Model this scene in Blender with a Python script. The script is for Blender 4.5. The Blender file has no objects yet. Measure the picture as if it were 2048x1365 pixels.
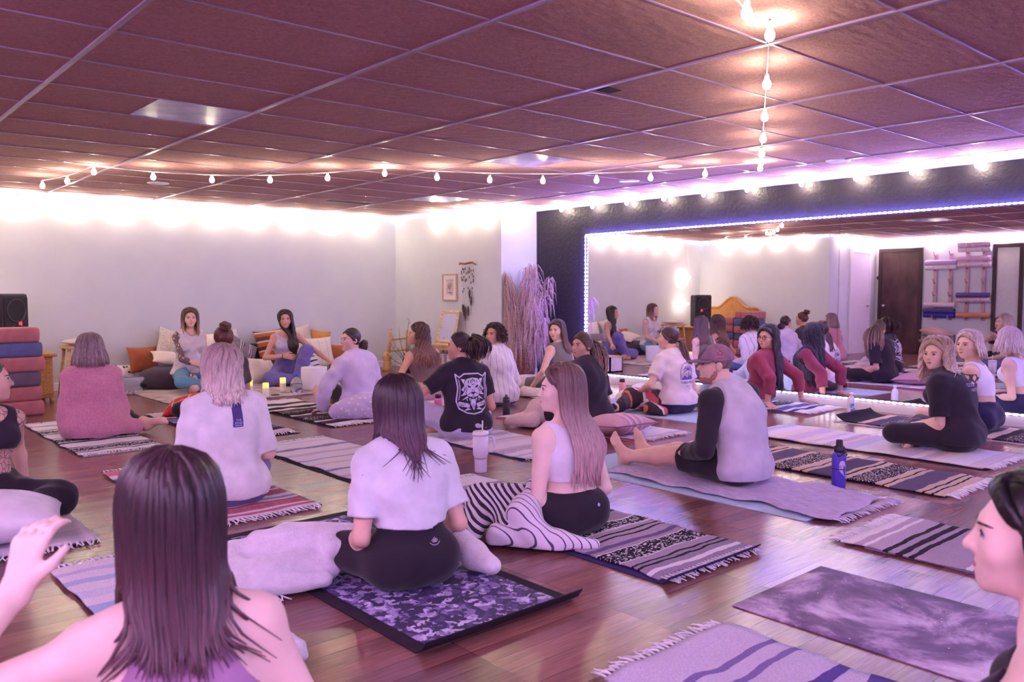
import bpy, bmesh, math, random
import numpy as np
from mathutils import Vector, Matrix
from mathutils.bvhtree import BVHTree

SC = bpy.context.scene
COL = SC.collection
RNG = random.Random(7)
PI = math.pi
H = 2.358          # ceiling height
CAM_H = 1.17

# ---------------------------------------------------------------- objects
def link(o, parent=None):
    COL.objects.link(o)
    if parent is not None:
        o.parent = parent
    return o

def mesh_obj(name, verts, faces, mats, parent=None, smooth=True, midx=None):
    me = bpy.data.meshes.new(name)
    me.from_pydata([tuple(v) for v in verts], [], [tuple(f) for f in faces])
    if not isinstance(mats, (list, tuple)):
        mats = [mats]
    for m in mats:
        me.materials.append(m)
    if midx is not None:
        me.polygons.foreach_set('material_index', list(midx))
    if smooth:
        me.polygons.foreach_set('use_smooth', [True] * len(me.polygons))
    me.update()
    return link(bpy.data.objects.new(name, me), parent)

def bm_obj(name, bm, mats, parent=None, smooth=False, bevel=0.0, seg=2, auto=None):
    me = bpy.data.meshes.new(name)
    bm.normal_update()
    bm.to_mesh(me)
    bm.free()
    if not isinstance(mats, (list, tuple)):
        mats = [mats]
    for m in mats:
        me.materials.append(m)
    if smooth:
        me.polygons.foreach_set('use_smooth', [True] * len(me.polygons))
    o = link(bpy.data.objects.new(name, me), parent)
    if bevel > 0:
        b = o.modifiers.new('bevel', 'BEVEL')
        b.width = bevel
        b.segments = seg
        b.limit_method = 'ANGLE'
    return o

def empty(name, loc=(0, 0, 0), rz=0.0):
    o = bpy.data.objects.new(name, None)
    o.empty_display_size = 0.1
    o.location = loc
    o.rotation_euler = (0, 0, rz)
    return link(o)

def tag(o, label=None, cat=None, group=None, kind=None):
    if label: o['label'] = label
    if cat: o['category'] = cat
    if group: o['group'] = group
    if kind: o['kind'] = kind
    return o

def copy_tree(o, parent=None):
    c = o.copy()
    COL.objects.link(c)
    c.parent = parent
    for ch in list(o.children):
        copy_tree(ch, c)
    return c

# ---------------------------------------------------------------- shapes into bmesh
def add_box(bm, lo, hi, mi=0, M=None):
    x0, y0, z0 = lo
    x1, y1, z1 = hi
    vs = [bm.verts.new(p) for p in ((x0,y0,z0),(x1,y0,z0),(x1,y1,z0),(x0,y1,z0),(x0,y0,z1),(x1,y0,z1),(x1,y1,z1),(x0,y1,z1))]
    if M is not None:
        for v in vs: v.co = M @ v.co
    for f in ((0,3,2,1),(4,5,6,7),(0,1,5,4),(1,2,6,5),(2,3,7,6),(3,0,4,7)):
        bm.faces.new([vs[i] for i in f]).material_index = mi
    return vs

def tube_data(path, radii, n=8, flat=None, cap=True):
    """verts and faces of a tube along path; flat = (direction, factor) squashes the section"""
    P = [Vector(p) for p in path]
    V, F = [], []
    up = None
    L = len(P)
    for i, p in enumerate(P):
        t = (P[min(i + 1, L - 1)] - P[max(i - 1, 0)])
        if t.length < 1e-9: t = Vector((0, 0, 1))
        t.normalize()
        if up is None:
            up = Vector((0, 0, 1)) if abs(t.z) < 0.9 else Vector((1, 0, 0))
            up = (up - t * up.dot(t)).normalized()
        else:
            up = up - t * up.dot(t)
            if up.length < 1e-6: up = t.orthogonal()
            up.normalize()
        s = t.cross(up)
        r = radii[i] if hasattr(radii, '__len__') else radii
        for k in range(n):
            a = 2 * PI * k / n
            d = up * (math.cos(a) * r) + s * (math.sin(a) * r)
            if flat is not None:
                q = Vector(flat[0])
                d = d - q * (d.dot(q) * (1 - flat[1]))
            V.append(p + d)
    for i in range(L - 1):
        for k in range(n):
            k2 = (k + 1) % n
            F.append((i * n + k, i * n + k2, (i + 1) * n + k2, (i + 1) * n + k))
    if cap:
        F.append(tuple(range(n))[::-1])
        F.append(tuple((L - 1) * n + k for k in range(n)))
    return V, F

class Geo:
    """collects pieces that become ONE mesh"""
    def __init__(s): s.V, s.F, s.M = [], [], []
    def add(s, VF, mi=0):
        V, F = VF
        o = len(s.V)
        s.V += list(V)
        s.F += [tuple(i + o for i in f) for f in F]
        s.M += [mi] * len(F)
        return s
    def tube(s, path, r, n=8, flat=None, mi=0, cap=True): return s.add(tube_data(path, r, n, flat, cap), mi)
    def box(s, lo, hi, mi=0):
        x0,y0,z0 = lo; x1,y1,z1 = hi
        return s.add(([(x0,y0,z0),(x1,y0,z0),(x1,y1,z0),(x0,y1,z0),(x0,y0,z1),(x1,y0,z1),(x1,y1,z1),(x0,y1,z1)],
                      [(0,3,2,1),(4,5,6,7),(0,1,5,4),(1,2,6,5),(2,3,7,6),(3,0,4,7)]), mi)
    def lathe(s, prof, n=24, mi=0, c=(0,0,0)):
        V, F = [], []
        m = len(prof)
        for r, z in prof:
            for k in range(n):
                a = 2 * PI * k / n
                V.append((c[0] + r * math.cos(a), c[1] + r * math.sin(a), c[2] + z))
        for i in range(m - 1):
            for k in range(n):
                k2 = (k + 1) % n
                F.append((i*n+k, i*n+k2, (i+1)*n+k2, (i+1)*n+k))
        F.append(tuple(range(n))[::-1])
        F.append(tuple((m-1)*n+k for k in range(n)))
        return s.add((V, F), mi)
    def obj(s, name, mats, parent=None, smooth=True):
        return mesh_obj(name, s.V, s.F, mats, parent, smooth, s.M)

def rbox(name, lo, hi, mat, parent=None, bevel=0.004, seg=2):
    bm = bmesh.new()
    add_box(bm, lo, hi)
    return bm_obj(name, bm, mat, parent, False, bevel, seg)

# ---------------------------------------------------------------- materials
def srgb(r, g=None, b=None):
    if g is None: r, g, b = r
    f = lambda c: (c/255/12.92 if c/255 <= 0.04045 else ((c/255+0.055)/1.055)**2.4)
    return (f(r), f(g), f(b), 1.0)

MATS = {}
def new_mat(name):
    m = bpy.data.materials.new(name)
    m.use_nodes = True
    nt = m.node_tree
    b = nt.nodes['Principled BSDF']
    return m, nt, b

def N(nt, typ, **kw):
    n = nt.nodes.new(typ)
    for k, v in kw.items():
        setattr(n, k, v)
    return n

def ramp(nt, stops, interp='LINEAR'):
    r = nt.nodes.new('ShaderNodeValToRGB')
    cr = r.color_ramp
    cr.interpolation = interp
    while len(cr.elements) < len(stops): cr.elements.new(0.5)
    for e, (p, c) in zip(cr.elements, stops):
        e.position = p
        e.color = c
    return r

def pmat(name, col, rough=0.7, var=0.12, scale=12.0, bump=0.0, bscale=60.0, metal=0.0, spec=0.5, stretch=(1,1,1), col2=None, sheen=0.0, trans=0.0, coat=0.0, emit=None, estr=0.0, alpha=1.0, ior=1.45):
    """principled material with a procedural colour variation and optional bump"""
    if name in MATS: return MATS[name]
    m, nt, b = new_mat(name)
    tc = N(nt, 'ShaderNodeTexCoord')
    mp = N(nt, 'ShaderNodeMapping')
    mp.inputs['Scale'].default_value = stretch
    nt.links.new(tc.outputs['Object'], mp.inputs['Vector'])
    no = N(nt, 'ShaderNodeTexNoise')
    no.inputs['Scale'].default_value = scale
    no.inputs['Detail'].default_value = 4
    nt.links.new(mp.outputs['Vector'], no.inputs['Vector'])
    c = srgb(col)
    c2 = srgb(col2) if col2 else tuple(max(0, x*(1-var*1.6)) for x in c[:3]) + (1,)
    c1 = c if col2 else tuple(min(1, x*(1+var)) for x in c[:3]) + (1,)
    r = ramp(nt, [(0.32, c2), (0.68, c1)])
    nt.links.new(no.outputs['Fac'], r.inputs['Fac'])
    nt.links.new(r.outputs['Color'], b.inputs['Base Color'])
    b.inputs['Roughness'].default_value = rough
    b.inputs['Metallic'].default_value = metal
    b.inputs['Specular IOR Level'].default_value = spec
    b.inputs['Sheen Weight'].default_value = sheen
    b.inputs['Transmission Weight'].default_value = trans
    b.inputs['Coat Weight'].default_value = coat
    b.inputs['IOR'].default_value = ior
    b.inputs['Alpha'].default_value = alpha
    if emit:
        b.inputs['Emission Color'].default_value = srgb(emit)
        b.inputs['Emission Strength'].default_value = estr
    if bump > 0:
        n2 = N(nt, 'ShaderNodeTexNoise')
        n2.inputs['Scale'].default_value = bscale
        n2.inputs['Detail'].default_value = 3
        nt.links.new(mp.outputs['Vector'], n2.inputs['Vector'])
        bu = N(nt, 'ShaderNodeBump')
        bu.inputs['Strength'].default_value = bump
        bu.inputs['Distance'].default_value = 0.01
        nt.links.new(n2.outputs['Fac'], bu.inputs['Height'])
        nt.links.new(bu.outputs['Normal'], b.inputs['Normal'])
    MATS[name] = m
    return m

def emat(name, rgb, strength):
    if name in MATS: return MATS[name]
    m, nt, b = new_mat(name)
    nt.nodes.remove(b)
    e = N(nt, 'ShaderNodeEmission')
    e.inputs['Color'].default_value = (*rgb, 1)
    e.inputs['Strength'].default_value = strength
    nt.links.new(e.outputs['Emission'], nt.nodes['Material Output'].inputs['Surface'])
    MATS[name] = m
    return m

def fabric(name, col, bump=0.25, col2=None, scale=10, var=0.08, rough=0.9):
    return pmat(name, col, rough=rough, var=var, scale=scale, bump=bump*.5, bscale=320, spec=0.2, sheen=0.15, col2=col2)

def stripe_mat(name, stops, axis='Y', zig=None, zigcol=(40,30,45), zigscale=60.0, rough=0.95, wob=0.004, coords='Generated'):
    """woven stripes along one axis of the object's own box; zig = [(from, to), ...] bands woven with a dark figure"""
    if name in MATS: return MATS[name]
    m, nt, b = new_mat(name)
    tc = N(nt, 'ShaderNodeTexCoord')
    no = N(nt, 'ShaderNodeTexNoise')
    no.inputs['Scale'].default_value = 9
    nt.links.new(tc.outputs['Object'], no.inputs['Vector'])
    sep = N(nt, 'ShaderNodeSeparateXYZ')
    nt.links.new(tc.outputs[coords], sep.inputs['Vector'])
    ma = N(nt, 'ShaderNodeMath', operation='MULTIPLY_ADD')
    nt.links.new(no.outputs['Fac'], ma.inputs[0])
    ma.inputs[1].default_value = wob * 4
    nt.links.new(sep.outputs[axis], ma.inputs[2])
    r = ramp(nt, [(p, srgb(c)) for p, c in stops], 'CONSTANT')
    nt.links.new(ma.outputs[0], r.inputs['Fac'])
    out = r.outputs['Color']
    if zig:
        zs = [(0.0, (0,0,0,1))]
        for a, z in zig: zs += [(a, (1,1,1,1)), (z, (0,0,0,1))]
        zr = ramp(nt, zs, 'CONSTANT')
        nt.links.new(ma.outputs[0], zr.inputs['Fac'])
        wv = N(nt, 'ShaderNodeTexVoronoi', feature='F1', distance='MANHATTAN')
        wv.inputs['Scale'].default_value = zigscale
        mp = N(nt, 'ShaderNodeMapping')
        mp.inputs['Scale'].default_value = (1.0, 1.6, 0.02)
        nt.links.new(tc.outputs['Object'], mp.inputs['Vector'])
        nt.links.new(mp.outputs['Vector'], wv.inputs['Vector'])
        th = N(nt, 'ShaderNodeMath', operation='GREATER_THAN')
        th.inputs[1].default_value = 0.56
        nt.links.new(wv.outputs['Distance'], th.inputs[0])
        mu = N(nt, 'ShaderNodeMath', operation='MULTIPLY')
        nt.links.new(th.outputs[0], mu.inputs[0])
        nt.links.new(zr.outputs['Color'], mu.inputs[1])
        mx = N(nt, 'ShaderNodeMix', data_type='RGBA')
        nt.links.new(mu.outputs[0], mx.inputs['Factor'])
        nt.links.new(out, mx.inputs[6])
        mx.inputs[7].default_value = srgb(zigcol)
        out = mx.outputs[2]
    # woven fleck
    n2 = N(nt, 'ShaderNodeTexNoise')
    n2.inputs['Scale'].default_value = 170
    nt.links.new(tc.outputs['Object'], n2.inputs['Vector'])
    r2 = ramp(nt, [(0.35, (0.78,0.78,0.78,1)), (0.65, (1,1,1,1))])
    nt.links.new(n2.outputs['Fac'], r2.inputs['Fac'])
    m2 = N(nt, 'ShaderNodeMix', data_type='RGBA', blend_type='MULTIPLY')
    m2.inputs['Factor'].default_value = 1
    nt.links.new(out, m2.inputs[6])
    nt.links.new(r2.outputs['Color'], m2.inputs[7])
    nt.links.new(m2.outputs[2], b.inputs['Base Color'])
    b.inputs['Roughness'].default_value = rough
    b.inputs['Specular IOR Level'].default_value = 0.15
    bu = N(nt, 'ShaderNodeBump')
    bu.inputs['Strength'].default_value = 0.3
    bu.inputs['Distance'].default_value = 0.006
    nt.links.new(n2.outputs['Fac'], bu.inputs['Height'])
    nt.links.new(bu.outputs['Normal'], b.inputs['Normal'])
    MATS[name] = m
    return m

def smoothnoise(x, y, seed=0):
    return (math.sin(x*1.7+seed*1.3+1.9*math.sin(y*0.9+seed)) + math.sin(y*2.3-seed*0.7+1.3*math.sin(x*1.1+2*seed)) + 0.5*math.sin((x+y)*3.7+seed*2.1)) / 2.5
 
EXPO = 2.98
LED_W, LED_B, LED_BL, LED_L, LED_M, LED_V, BULB = 2.5, 3.4, 44, 4, 48, 46, 36
LED_R = 30
# ================================================================ camera
def make_camera():
    f, yaw, pit, roll = 1655.2, .7217, .0596, -.0038
    s, c = math.sin(yaw), math.cos(yaw); sp, cp = math.sin(pit), math.cos(pit)
    F = np.array([s*cp, c*cp, -sp]); R = np.array([c, -s, 0.]); U = np.cross(R, F)
    R2 = R*math.cos(roll) + U*math.sin(roll); U2 = -R*math.sin(roll) + U*math.cos(roll)
    cam = bpy.data.cameras.new('camera')
    cam.sensor_width = 36.0
    cam.lens = f/2048*36.0
    cam.clip_start = 0.05
    o = link(bpy.data.objects.new('camera', cam))
    M = Matrix(((R2[0], U2[0], -F[0], 0), (R2[1], U2[1], -F[1], 0), (R2[2], U2[2], -F[2], CAM_H), (0, 0, 0, 1)))
    o.matrix_world = M
    cam.dof.use_dof = True
    cam.dof.focus_distance = 5.0
    cam.dof.aperture_fstop = 4.5
    SC.camera = o
make_camera()
SC.view_settings.view_transform = 'Standard'
SC.view_settings.look = 'None'
SC.view_settings.gamma = 1.0
SC.view_settings.exposure = EXPO
w = bpy.data.worlds.new('world'); SC.world = w; w.use_nodes = True
w.node_tree.nodes['Background'].inputs[0].default_value = (0.10, 0.06, 0.13, 1)
w.node_tree.nodes['Background'].inputs[1].default_value = 0.0

# ================================================================ setting
XL, XD, XN, XM_, YB, YJ, YS, YR = 0.55, -1.4, 7.25, 7.9, 11.0, 8.45, 8.0, -2.6
def structure(o):
    o['kind'] = 'structure'
    return o

def wall_mat(name, col, bump=.25, bs=14, rough=.8):
    return pmat(name, col, rough=rough, var=.02, scale=3, bump=bump, bscale=bs, spec=.25)
M_white = wall_mat('wall_paint', (206,208,214), .10, 30)
M_dark = wall_mat('dark_textured_paint', (56,50,62), 1.0, 26, .5)
M_trim = pmat('white_gloss_trim', (228,222,230), rough=.4, var=.01)

def plank_floor():
    m, nt, b = new_mat('wood_laminate')
    tc = N(nt, 'ShaderNodeTexCoord')
    br = N(nt, 'ShaderNodeTexBrick')
    br.offset = 0.37; br.offset_frequency = 1
    br.inputs['Scale'].default_value = 1.0
    br.inputs['Mortar Size'].default_value = 0.0012
    br.inputs['Brick Width'].default_value = 0.62
    br.inputs['Row Height'].default_value = 0.098
    br.inputs['Color1'].default_value = srgb(150,102,96)
    br.inputs['Color2'].default_value = srgb(112,70,74)
    br.inputs['Mortar'].default_value = srgb(66,40,48)
    mpb = N(nt, 'ShaderNodeMapping'); mpb.inputs['Rotation'].default_value = (0, 0, 0)
    nt.links.new(tc.outputs['Object'], mpb.inputs['Vector'])
    nt.links.new(mpb.outputs['Vector'], br.inputs['Vector'])
    mp = N(nt, 'ShaderNodeMapping'); mp.inputs['Scale'].default_value = (1.2, 16, 1)
    nt.links.new(tc.outputs['Object'], mp.inputs['Vector'])
    no = N(nt, 'ShaderNodeTexNoise'); no.inputs['Scale'].default_value = 5; no.inputs['Detail'].default_value = 6
    nt.links.new(mp.outputs['Vector'], no.inputs['Vector'])
    r = ramp(nt, [(.3, (.72,.68,.68,1)), (.7, (1.12,1.1,1.08,1))])
    nt.links.new(no.outputs['Fac'], r.inputs['Fac'])
    mx = N(nt, 'ShaderNodeMix', data_type='RGBA', blend_type='MULTIPLY'); mx.inputs['Factor'].default_value = 1
    nt.links.new(br.outputs['Color'], mx.inputs[6]); nt.links.new(r.outputs['Color'], mx.inputs[7])
    nt.links.new(mx.outputs[2], b.inputs['Base Color'])
    b.inputs['Roughness'].default_value = .22
    b.inputs['Specular IOR Level'].default_value = .6
    n2 = N(nt, 'ShaderNodeTexNoise'); n2.inputs['Scale'].default_value = 2.2
    nt.links.new(mp.outputs['Vector'], n2.inputs['Vector'])
    rr = N(nt, 'ShaderNodeMapRange'); rr.inputs['To Min'].default_value = .17; rr.inputs['To Max'].default_value = .30
    nt.links.new(n2.outputs['Fac'], rr.inputs['Value']); nt.links.new(rr.outputs['Result'], b.inputs['Roughness'])
    bu = N(nt, 'ShaderNodeBump'); bu.inputs['Strength'].default_value = .10; bu.inputs['Distance'].default_value = .003
    nt.links.new(br.outputs['Fac'], bu.inputs['Height']); bu.invert = True
    nt.links.new(bu.outputs['Normal'], b.inputs['Normal'])
    return m

def ceiling_mat():
    m, nt, b = new_mat('ceiling_fibre_tile')
    tc = N(nt, 'ShaderNodeTexCoord')
    mp = N(nt, 'ShaderNodeMapping'); mp.inputs['Scale'].default_value = (1, 2.2, 1)
    nt.links.new(tc.outputs['Object'], mp.inputs['Vector'])
    no = N(nt, 'ShaderNodeTexNoise'); no.inputs['Scale'].default_value = 55; no.inputs['Detail'].default_value = 8; no.inputs['Roughness'].default_value = .7
    nt.links.new(mp.outputs['Vector'], no.inputs['Vector'])
    r = ramp(nt, [(.3, srgb(150,110,120)), (.7, srgb(200,154,148))])
    nt.links.new(no.outputs['Fac'], r.inputs['Fac'])
    nt.links.new(r.outputs['Color'], b.inputs['Base Color'])
    b.inputs['Roughness'].default_value = .95
    b.inputs['Specular IOR Level'].default_value = .1
    n2 = N(nt, 'ShaderNodeTexNoise'); n2.inputs['Scale'].default_value = 9; n2.inputs['Detail'].default_value = 7
    nt.links.new(mp.outputs['Vector'], n2.inputs['Vector'])
    bu = N(nt, 'ShaderNodeBump'); bu.inputs['Strength'].default_value = .55; bu.inputs['Distance'].default_value = .02
    nt.links.new(n2.outputs['Fac'], bu.inputs['Height']); nt.links.new(bu.outputs['Normal'], b.inputs['Normal'])
    return m

structure(rbox('floor', (XD-.1, YR-.1, -.1), (XM_+.1, YB+.1, 0), plank_floor(), bevel=0))
T = .12
structure(rbox('wall_back', (XL-T, YB, 0), (XN+T, YB+T, H), M_white, bevel=0))
structure(rbox('wall_left', (XL-T, YS, 0), (XL, YB, H), M_white, bevel=0))
structure(rbox('wall_step', (XD, YS, 0), (XL-T, YS+T, H), M_white, bevel=0))
structure(rbox('wall_near_left', (XD-T, YR, 0), (XD, YS+T, H), M_white, bevel=0))
structure(rbox('wall_niche', (XN, YJ, 0), (XM_+T, YB+T, H), M_white, bevel=0))
structure(rbox('wall_right', (XM_, YR, 0), (XM_+T, YJ, H), M_dark, bevel=0))
structure(rbox('wall_front', (XD-T, YR-T, 0), (XM_+T, YR, H), M_white, bevel=0))
# ceiling and its grid
ceil = structure(rbox('ceiling', (XD-T, YR-T, H), (XM_+T, YB+T, H+.1), ceiling_mat(), bevel=0))
GX, GY = 2.3823, 2.8299
M_tbar = pmat('painted_grid_bar', (150,120,150), rough=.35, var=.05, spec=.5)
bm = bmesh.new()
k = -4
while GX + 1.2192*k < XM_:
    x = GX + 1.2192*k
    if x > XD: add_box(bm, (x-.012, YR, H-.010), (x+.012, YB, H+.002))
    k += 1
k = -9
while GY + .6096*k < YB:
    y = GY + .6096*k
    add_box(bm, (XD, y-.0055, H-.006), (XM_, y+.0055, H+.002))
    k += 1
g = bm_obj('grid_bars', bm, M_tbar, ceil)
# unlit lens panels in the grid, reflected violet light put into their colour
M_lens = pmat('acrylic_lens', (150,120,200), rough=.25, var=.25, scale=6, spec=.6)
for x0, y0 in ((GX-.61, GY+.6096*4), (GX+1.2192*2, GY+.6096*4), (GX+1.2192*3, GY+.6096*9)):
    p = rbox('trim_1', (x0+.008, y0+.008, H-.004), (x0+.602, y0+.602, H+.002), M_lens, bevel=0)
    structure(p)
# crown moulding, baseboards
def moulding(name, a, b, n, z0, z1, d):
    a, b, n = Vector(a), Vector(b), Vector(n)
    g = Geo()
    lo = Vector((min(a.x, b.x, a.x+n.x*d, b.x+n.x*d), min(a.y, b.y, a.y+n.y*d, b.y+n.y*d), z0))
    hi = Vector((max(a.x, b.x, a.x+n.x*d, b.x+n.x*d), max(a.y, b.y, a.y+n.y*d, b.y+n.y*d), z1))
    return structure(rbox(name, lo, hi, M_trim, None, .006))
moulding('trim_2', (XM_, YR, 0), (XM_, YJ, 0), (-1,0,0), H-.085, H-.001, .035)
moulding('baseboard_back', (XL, YB, 0), (XN, YB, 0), (0,-1,0), 0, .10, .014)
moulding('baseboard_niche', (XN, YJ-.014, 0), (XN, YB-.014, 0), (-1,0,0), 0, .10, .014)
moulding('baseboard_step', (XD, YS, 0), (XL, YS, 0), (0,-1,0), 0, .10, .014)
moulding('baseboard_left', (XL, YS, 0), (XL, YB-.014, 0), (1,0,0), 0, .10, .014)
moulding('trim_3', (XN+.014, YJ, 0), (XM_, YJ, 0), (0,-1,0), 0, .10, .014)
# low white ledge under the mirror
structure(rbox('trim_4', (XM_-.055, YR, 0), (XM_, 7.5, .112), M_trim, None, .004))

# ---------------------------------------------------------------- mirror (two panes)
m_mir, nt, b = new_mat('mirror_glass')
b.inputs['Metallic'].default_value = 1; b.inputs['Roughness'].default_value = .005
b.inputs['Base Color'].default_value = (.90, .86, .93, 1)
M_edge = pmat('mirror_edge', (120,110,130), rough=.3)
TILT = .0065
def pane(y0, y1, label):
    g = Geo()
    z0, z1 = .125, 1.885
    xs = lambda z: XM_ - .018 + (z - 1.0)*TILT
    V = [(xs(z0), y0, z0), (xs(z0), y1, z0), (xs(z1), y1, z1), (xs(z1), y0, z1), (xs(z0)+.006, y0, z0), (xs(z0)+.006, y1, z0), (xs(z1)+.006, y1, z1), (xs(z1)+.006, y0, z1)]
    o = mesh_obj('wall_mirror', V, [(0,3,2,1),(4,5,6,7),(0,1,5,4),(1,2,6,5),(2,3,7,6),(3,0,4,7)], [m_mir, M_edge], None, False, [0,1,1,1,1,1])
    tag(o, label, 'mirror')
pane(4.045, 7.47, 'large wall mirror pane beside the pampas grass, edged with blue lights')
pane(0.4, 4.041, 'large wall mirror pane on the right side behind the blonde woman in the dark tee')

# ---------------------------------------------------------------- light strips
E_white = emat('led_white_violet', (.70,.66,1.0), LED_W)
E_back = emat('led_back_wall', (.62,.84,1.0), LED_B)
E_blue = emat('led_blue', (.22,.20,1.0), LED_BL)
E_mag = emat('led_magenta', (.80,.50,.93), LED_M)
E_vio = emat('led_violet', (.55,.48,.97), LED_V)
M_tape = pmat('led_tape', (220,215,225), rough=.5)
def led_strip(name, pts, nrm_, mat, label, pitch=.075, size=.016, group=None):
    """a tape with diodes along a polyline; diodes are one stuff part of the strip"""
    root = empty(name, pts[0])
    tag(root, label, 'light strip', group)
    g = Geo(); t = Geo()
    o = Vector(pts[0])
    for a, b, n in zip(pts, pts[1:], nrm_):
        a, b, n = Vector(a)-o, Vector(b)-o, Vector(n)
        d = b - a; L = d.length; d.normalize(); s = d.cross(n)
        def bx(G, c, hd, hs, hn):
            V = [c + d*i*hd + s*j*hs + n*k*hn for k in (-1,1) for j in (-1,1) for i in (-1,1)]
            G.add((V, [(0,2,3,1),(4,5,7,6),(0,1,5,4),(2,6,7,3),(0,4,6,2),(1,3,7,5)]))
        bx(t, (a+b)/2, L/2, .006, .002)
        n_ = int(L/pitch)
        for i in range(n_):
            bx(g, a + d*((i+.5)*L/n_) + n*.005, pitch*.26, size*.5, .004)
    t.obj('tape', M_tape, root, False)
    d_ = g.obj('diodes', mat, root, False); d_['kind'] = 'stuff'
    return root
zt = H - .035
led_strip('light_strip', [(XL+.03, YB-.006, zt), (XN-.006, YB-.006, zt), (XN-.006, YJ-.006, zt), (XM_-.045, YJ-.006, zt)], [(0,-1,0), (-1,0,0), (0,-1,0)], E_back, 'dotted white light strip along the top of the pale back wall')
led_strip('light_strip', [(XM_-.040, YJ-.02, H-.03), (XM_-.040, YR+.05, H-.03)], [(-1,0,0)], E_white, 'dotted violet-white light strip on the white moulding above the dark wall')
led_strip('light_strip', [(XM_-.026, 7.487, .13), (XM_-.026, 7.487, 1.902), (XM_-.026, .4, 1.902)], [(-1,0,0), (-1,0,0)], E_blue, 'blue light strip up the edge and along the top of the wall mirror', .05, .014)
led_strip('light_strip', [(XM_-.058, 7.46, .104), (XM_-.058, .4, .104)], [(-.3,0,.95)], emat('led_ledge', (.88,.85,1.0), LED_L), 'bright white light strip along the low ledge under the mirror', .06, .018)
led_strip('light_strip', [(XL+.006, YB-.02, zt), (XL+.006, YS, zt)], [(1,0,0)], E_back, 'light strip along the top of the left wall over the wicker headboard')
led_strip('light_strip', [(XL, YS-.006, zt), (XD+.02, YS-.006, zt)], [(0,-1,0)], E_white, 'short light strip above the white door seen in the mirror')
led_strip('light_strip', [(XD+.006, YS-.02, zt), (XD+.006, 3.6, zt)], [(1,0,0)], emat('led_rack_violet', (.60,.46,1.0), LED_R), 'light strip above the mat racks seen in the mirror')
led_strip('light_strip', [(XD+.006, 3.5, zt), (XD+.006, YR+.05, zt)], [(1,0,0)], E_mag, 'magenta light strip along the top of the near left wall', .075, .03)
led_strip('light_strip', [(XD+.05, YR+.006, zt), (XM_-.05, YR+.006, zt)], [(0,1,0)], E_vio, 'violet light strip along the top of the wall behind the viewer', .075, .03)

# ---------------------------------------------------------------- bulb strings
E_bulb = emat('warm_filament', (1.0,.86,.60), BULB)
M_cord = pmat('string_cord', (228,222,226), rough=.6)
M_sock = pmat('bulb_socket', (215,205,200), rough=.5)
def bulb_proto():
    root = empty('string_bulb', (0,0,0))
    Geo().lathe([(.0,-.066), (.010,-.064), (.018,-.056), (.022,-.044), (.0215,-.034), (.016,-.022), (.011,-.012)], 14).obj('glass_bulb', E_bulb, root)
    Geo().lathe([(.0,.014), (.011,.013), (.0125,0), (.0125,-.014), (.0,-.0145)], 12).obj('socket', M_sock, root)
    return root
BP = bulb_proto(); _first = [True]
def bulb(p, label, group):
    o = BP if _first[0] else copy_tree(BP)
    _first[0] = False
    o.location = p
    tag(o, label, 'light bulb', group)
def cord(name, pts, label, sag=.03):
    P = []
    for a, b in zip(pts, pts[1:]):
        for i in range(8):
            t = i/8
            q = Vector(a).lerp(Vector(b), t); q.z -= sag*4*t*(1-t)
            P.append(q)
    P.append(Vector(pts[-1]))
    o = Geo().tube([p - Vector(pts[0]) for p in P], .0035, 6).obj(name, M_cord)
    o.location = pts[0]
    tag(o, label, 'cord')
zb = 2.29
W1 = [(x, 10.89) for x in (1.5,2.07,2.65,3.21,3.79,4.37,4.92,5.53,6.09,6.67)]
W2 = [(7.14,9.85),(7.14,9.22),(7.14,8.7),(7.36,8.34)]
W3 = [(7.81,y) for y in (7.87,7.31,6.74,6.17,5.61,5.05,4.42,3.85,3.32,2.77,2.2,1.6)]
W4 = [(.62,y) for y in (10.3,9.7,9.1,8.5)] + [(.1,7.92),(-.45,7.92),(-1.0,7.92)]
W5 = [(-1.33,y) for y in (7.4,6.8,6.2,5.6,5.0)]
for pts, lab, lab2, gr in ((W1, 'round warm bulb glowing along the top of the long pale back wall', 'white cord of the bulb string along the back wall', 'bulbs along the back wall'),
                     (W2, 'round warm bulb glowing at the top of the niche wall above the pampas grass', 'white cord of the bulb string along the niche wall', 'bulbs along the niche wall'),
                     (W3, 'round warm bulb glowing on the dark wall above the mirror', 'white cord of the bulb string above the mirror', 'bulbs above the mirror'),
                     (W4, 'round warm bulb over the left wall seen in the mirror', 'white cord of the bulb string over the left wall seen in the mirror', 'bulbs over the left wall'),
                     (W5, 'round warm bulb above the mat racks seen in the mirror', 'white cord of the bulb string above the mat racks seen in the mirror', 'bulbs above the mat racks')):
    for x, y in pts: bulb((x, y, zb), lab, gr)
    cord('bulb_string', [(x, y, zb+.016) for x, y in pts], lab2, .012)
# string that crosses the ceiling
hooks = [(2.0,9.37,2.30), (2.21,8.35,2.345), (4.32,6.72,2.345), (6.78,4.25,2.345), (3.30,2.03,2.345), (2.1,1.60,2.345)]
def on_span(a, b, n, sag, lab, gr, skip=False):
    a, b = Vector(a), Vector(b)
    for i in range(1 if skip else 0, n):
        t = i/n
        q = a.lerp(b, t); q.z -= sag*4*t*(1-t) + .016
        bulb(q, lab, gr)
L1 = 'small warm bulb on the string that crosses the ceiling in front of the back wall'
L2 = 'warm bulb on the string that runs overhead from the mirror wall towards the viewer'
on_span(hooks[0], hooks[1], 2, .02, L1, 'bulbs on the crossing string')
on_span(hooks[1], hooks[2], 5, .07, L1, 'bulbs on the crossing string')
on_span(hooks[2], hooks[3], 7, .09, L1, 'bulbs on the crossing string')
on_span(hooks[3], hooks[4], 6, .09, L2, 'bulbs on the overhead string')
on_span(hooks[4], hooks[5], 3, .03, L2, 'bulbs on the overhead string')
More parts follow.
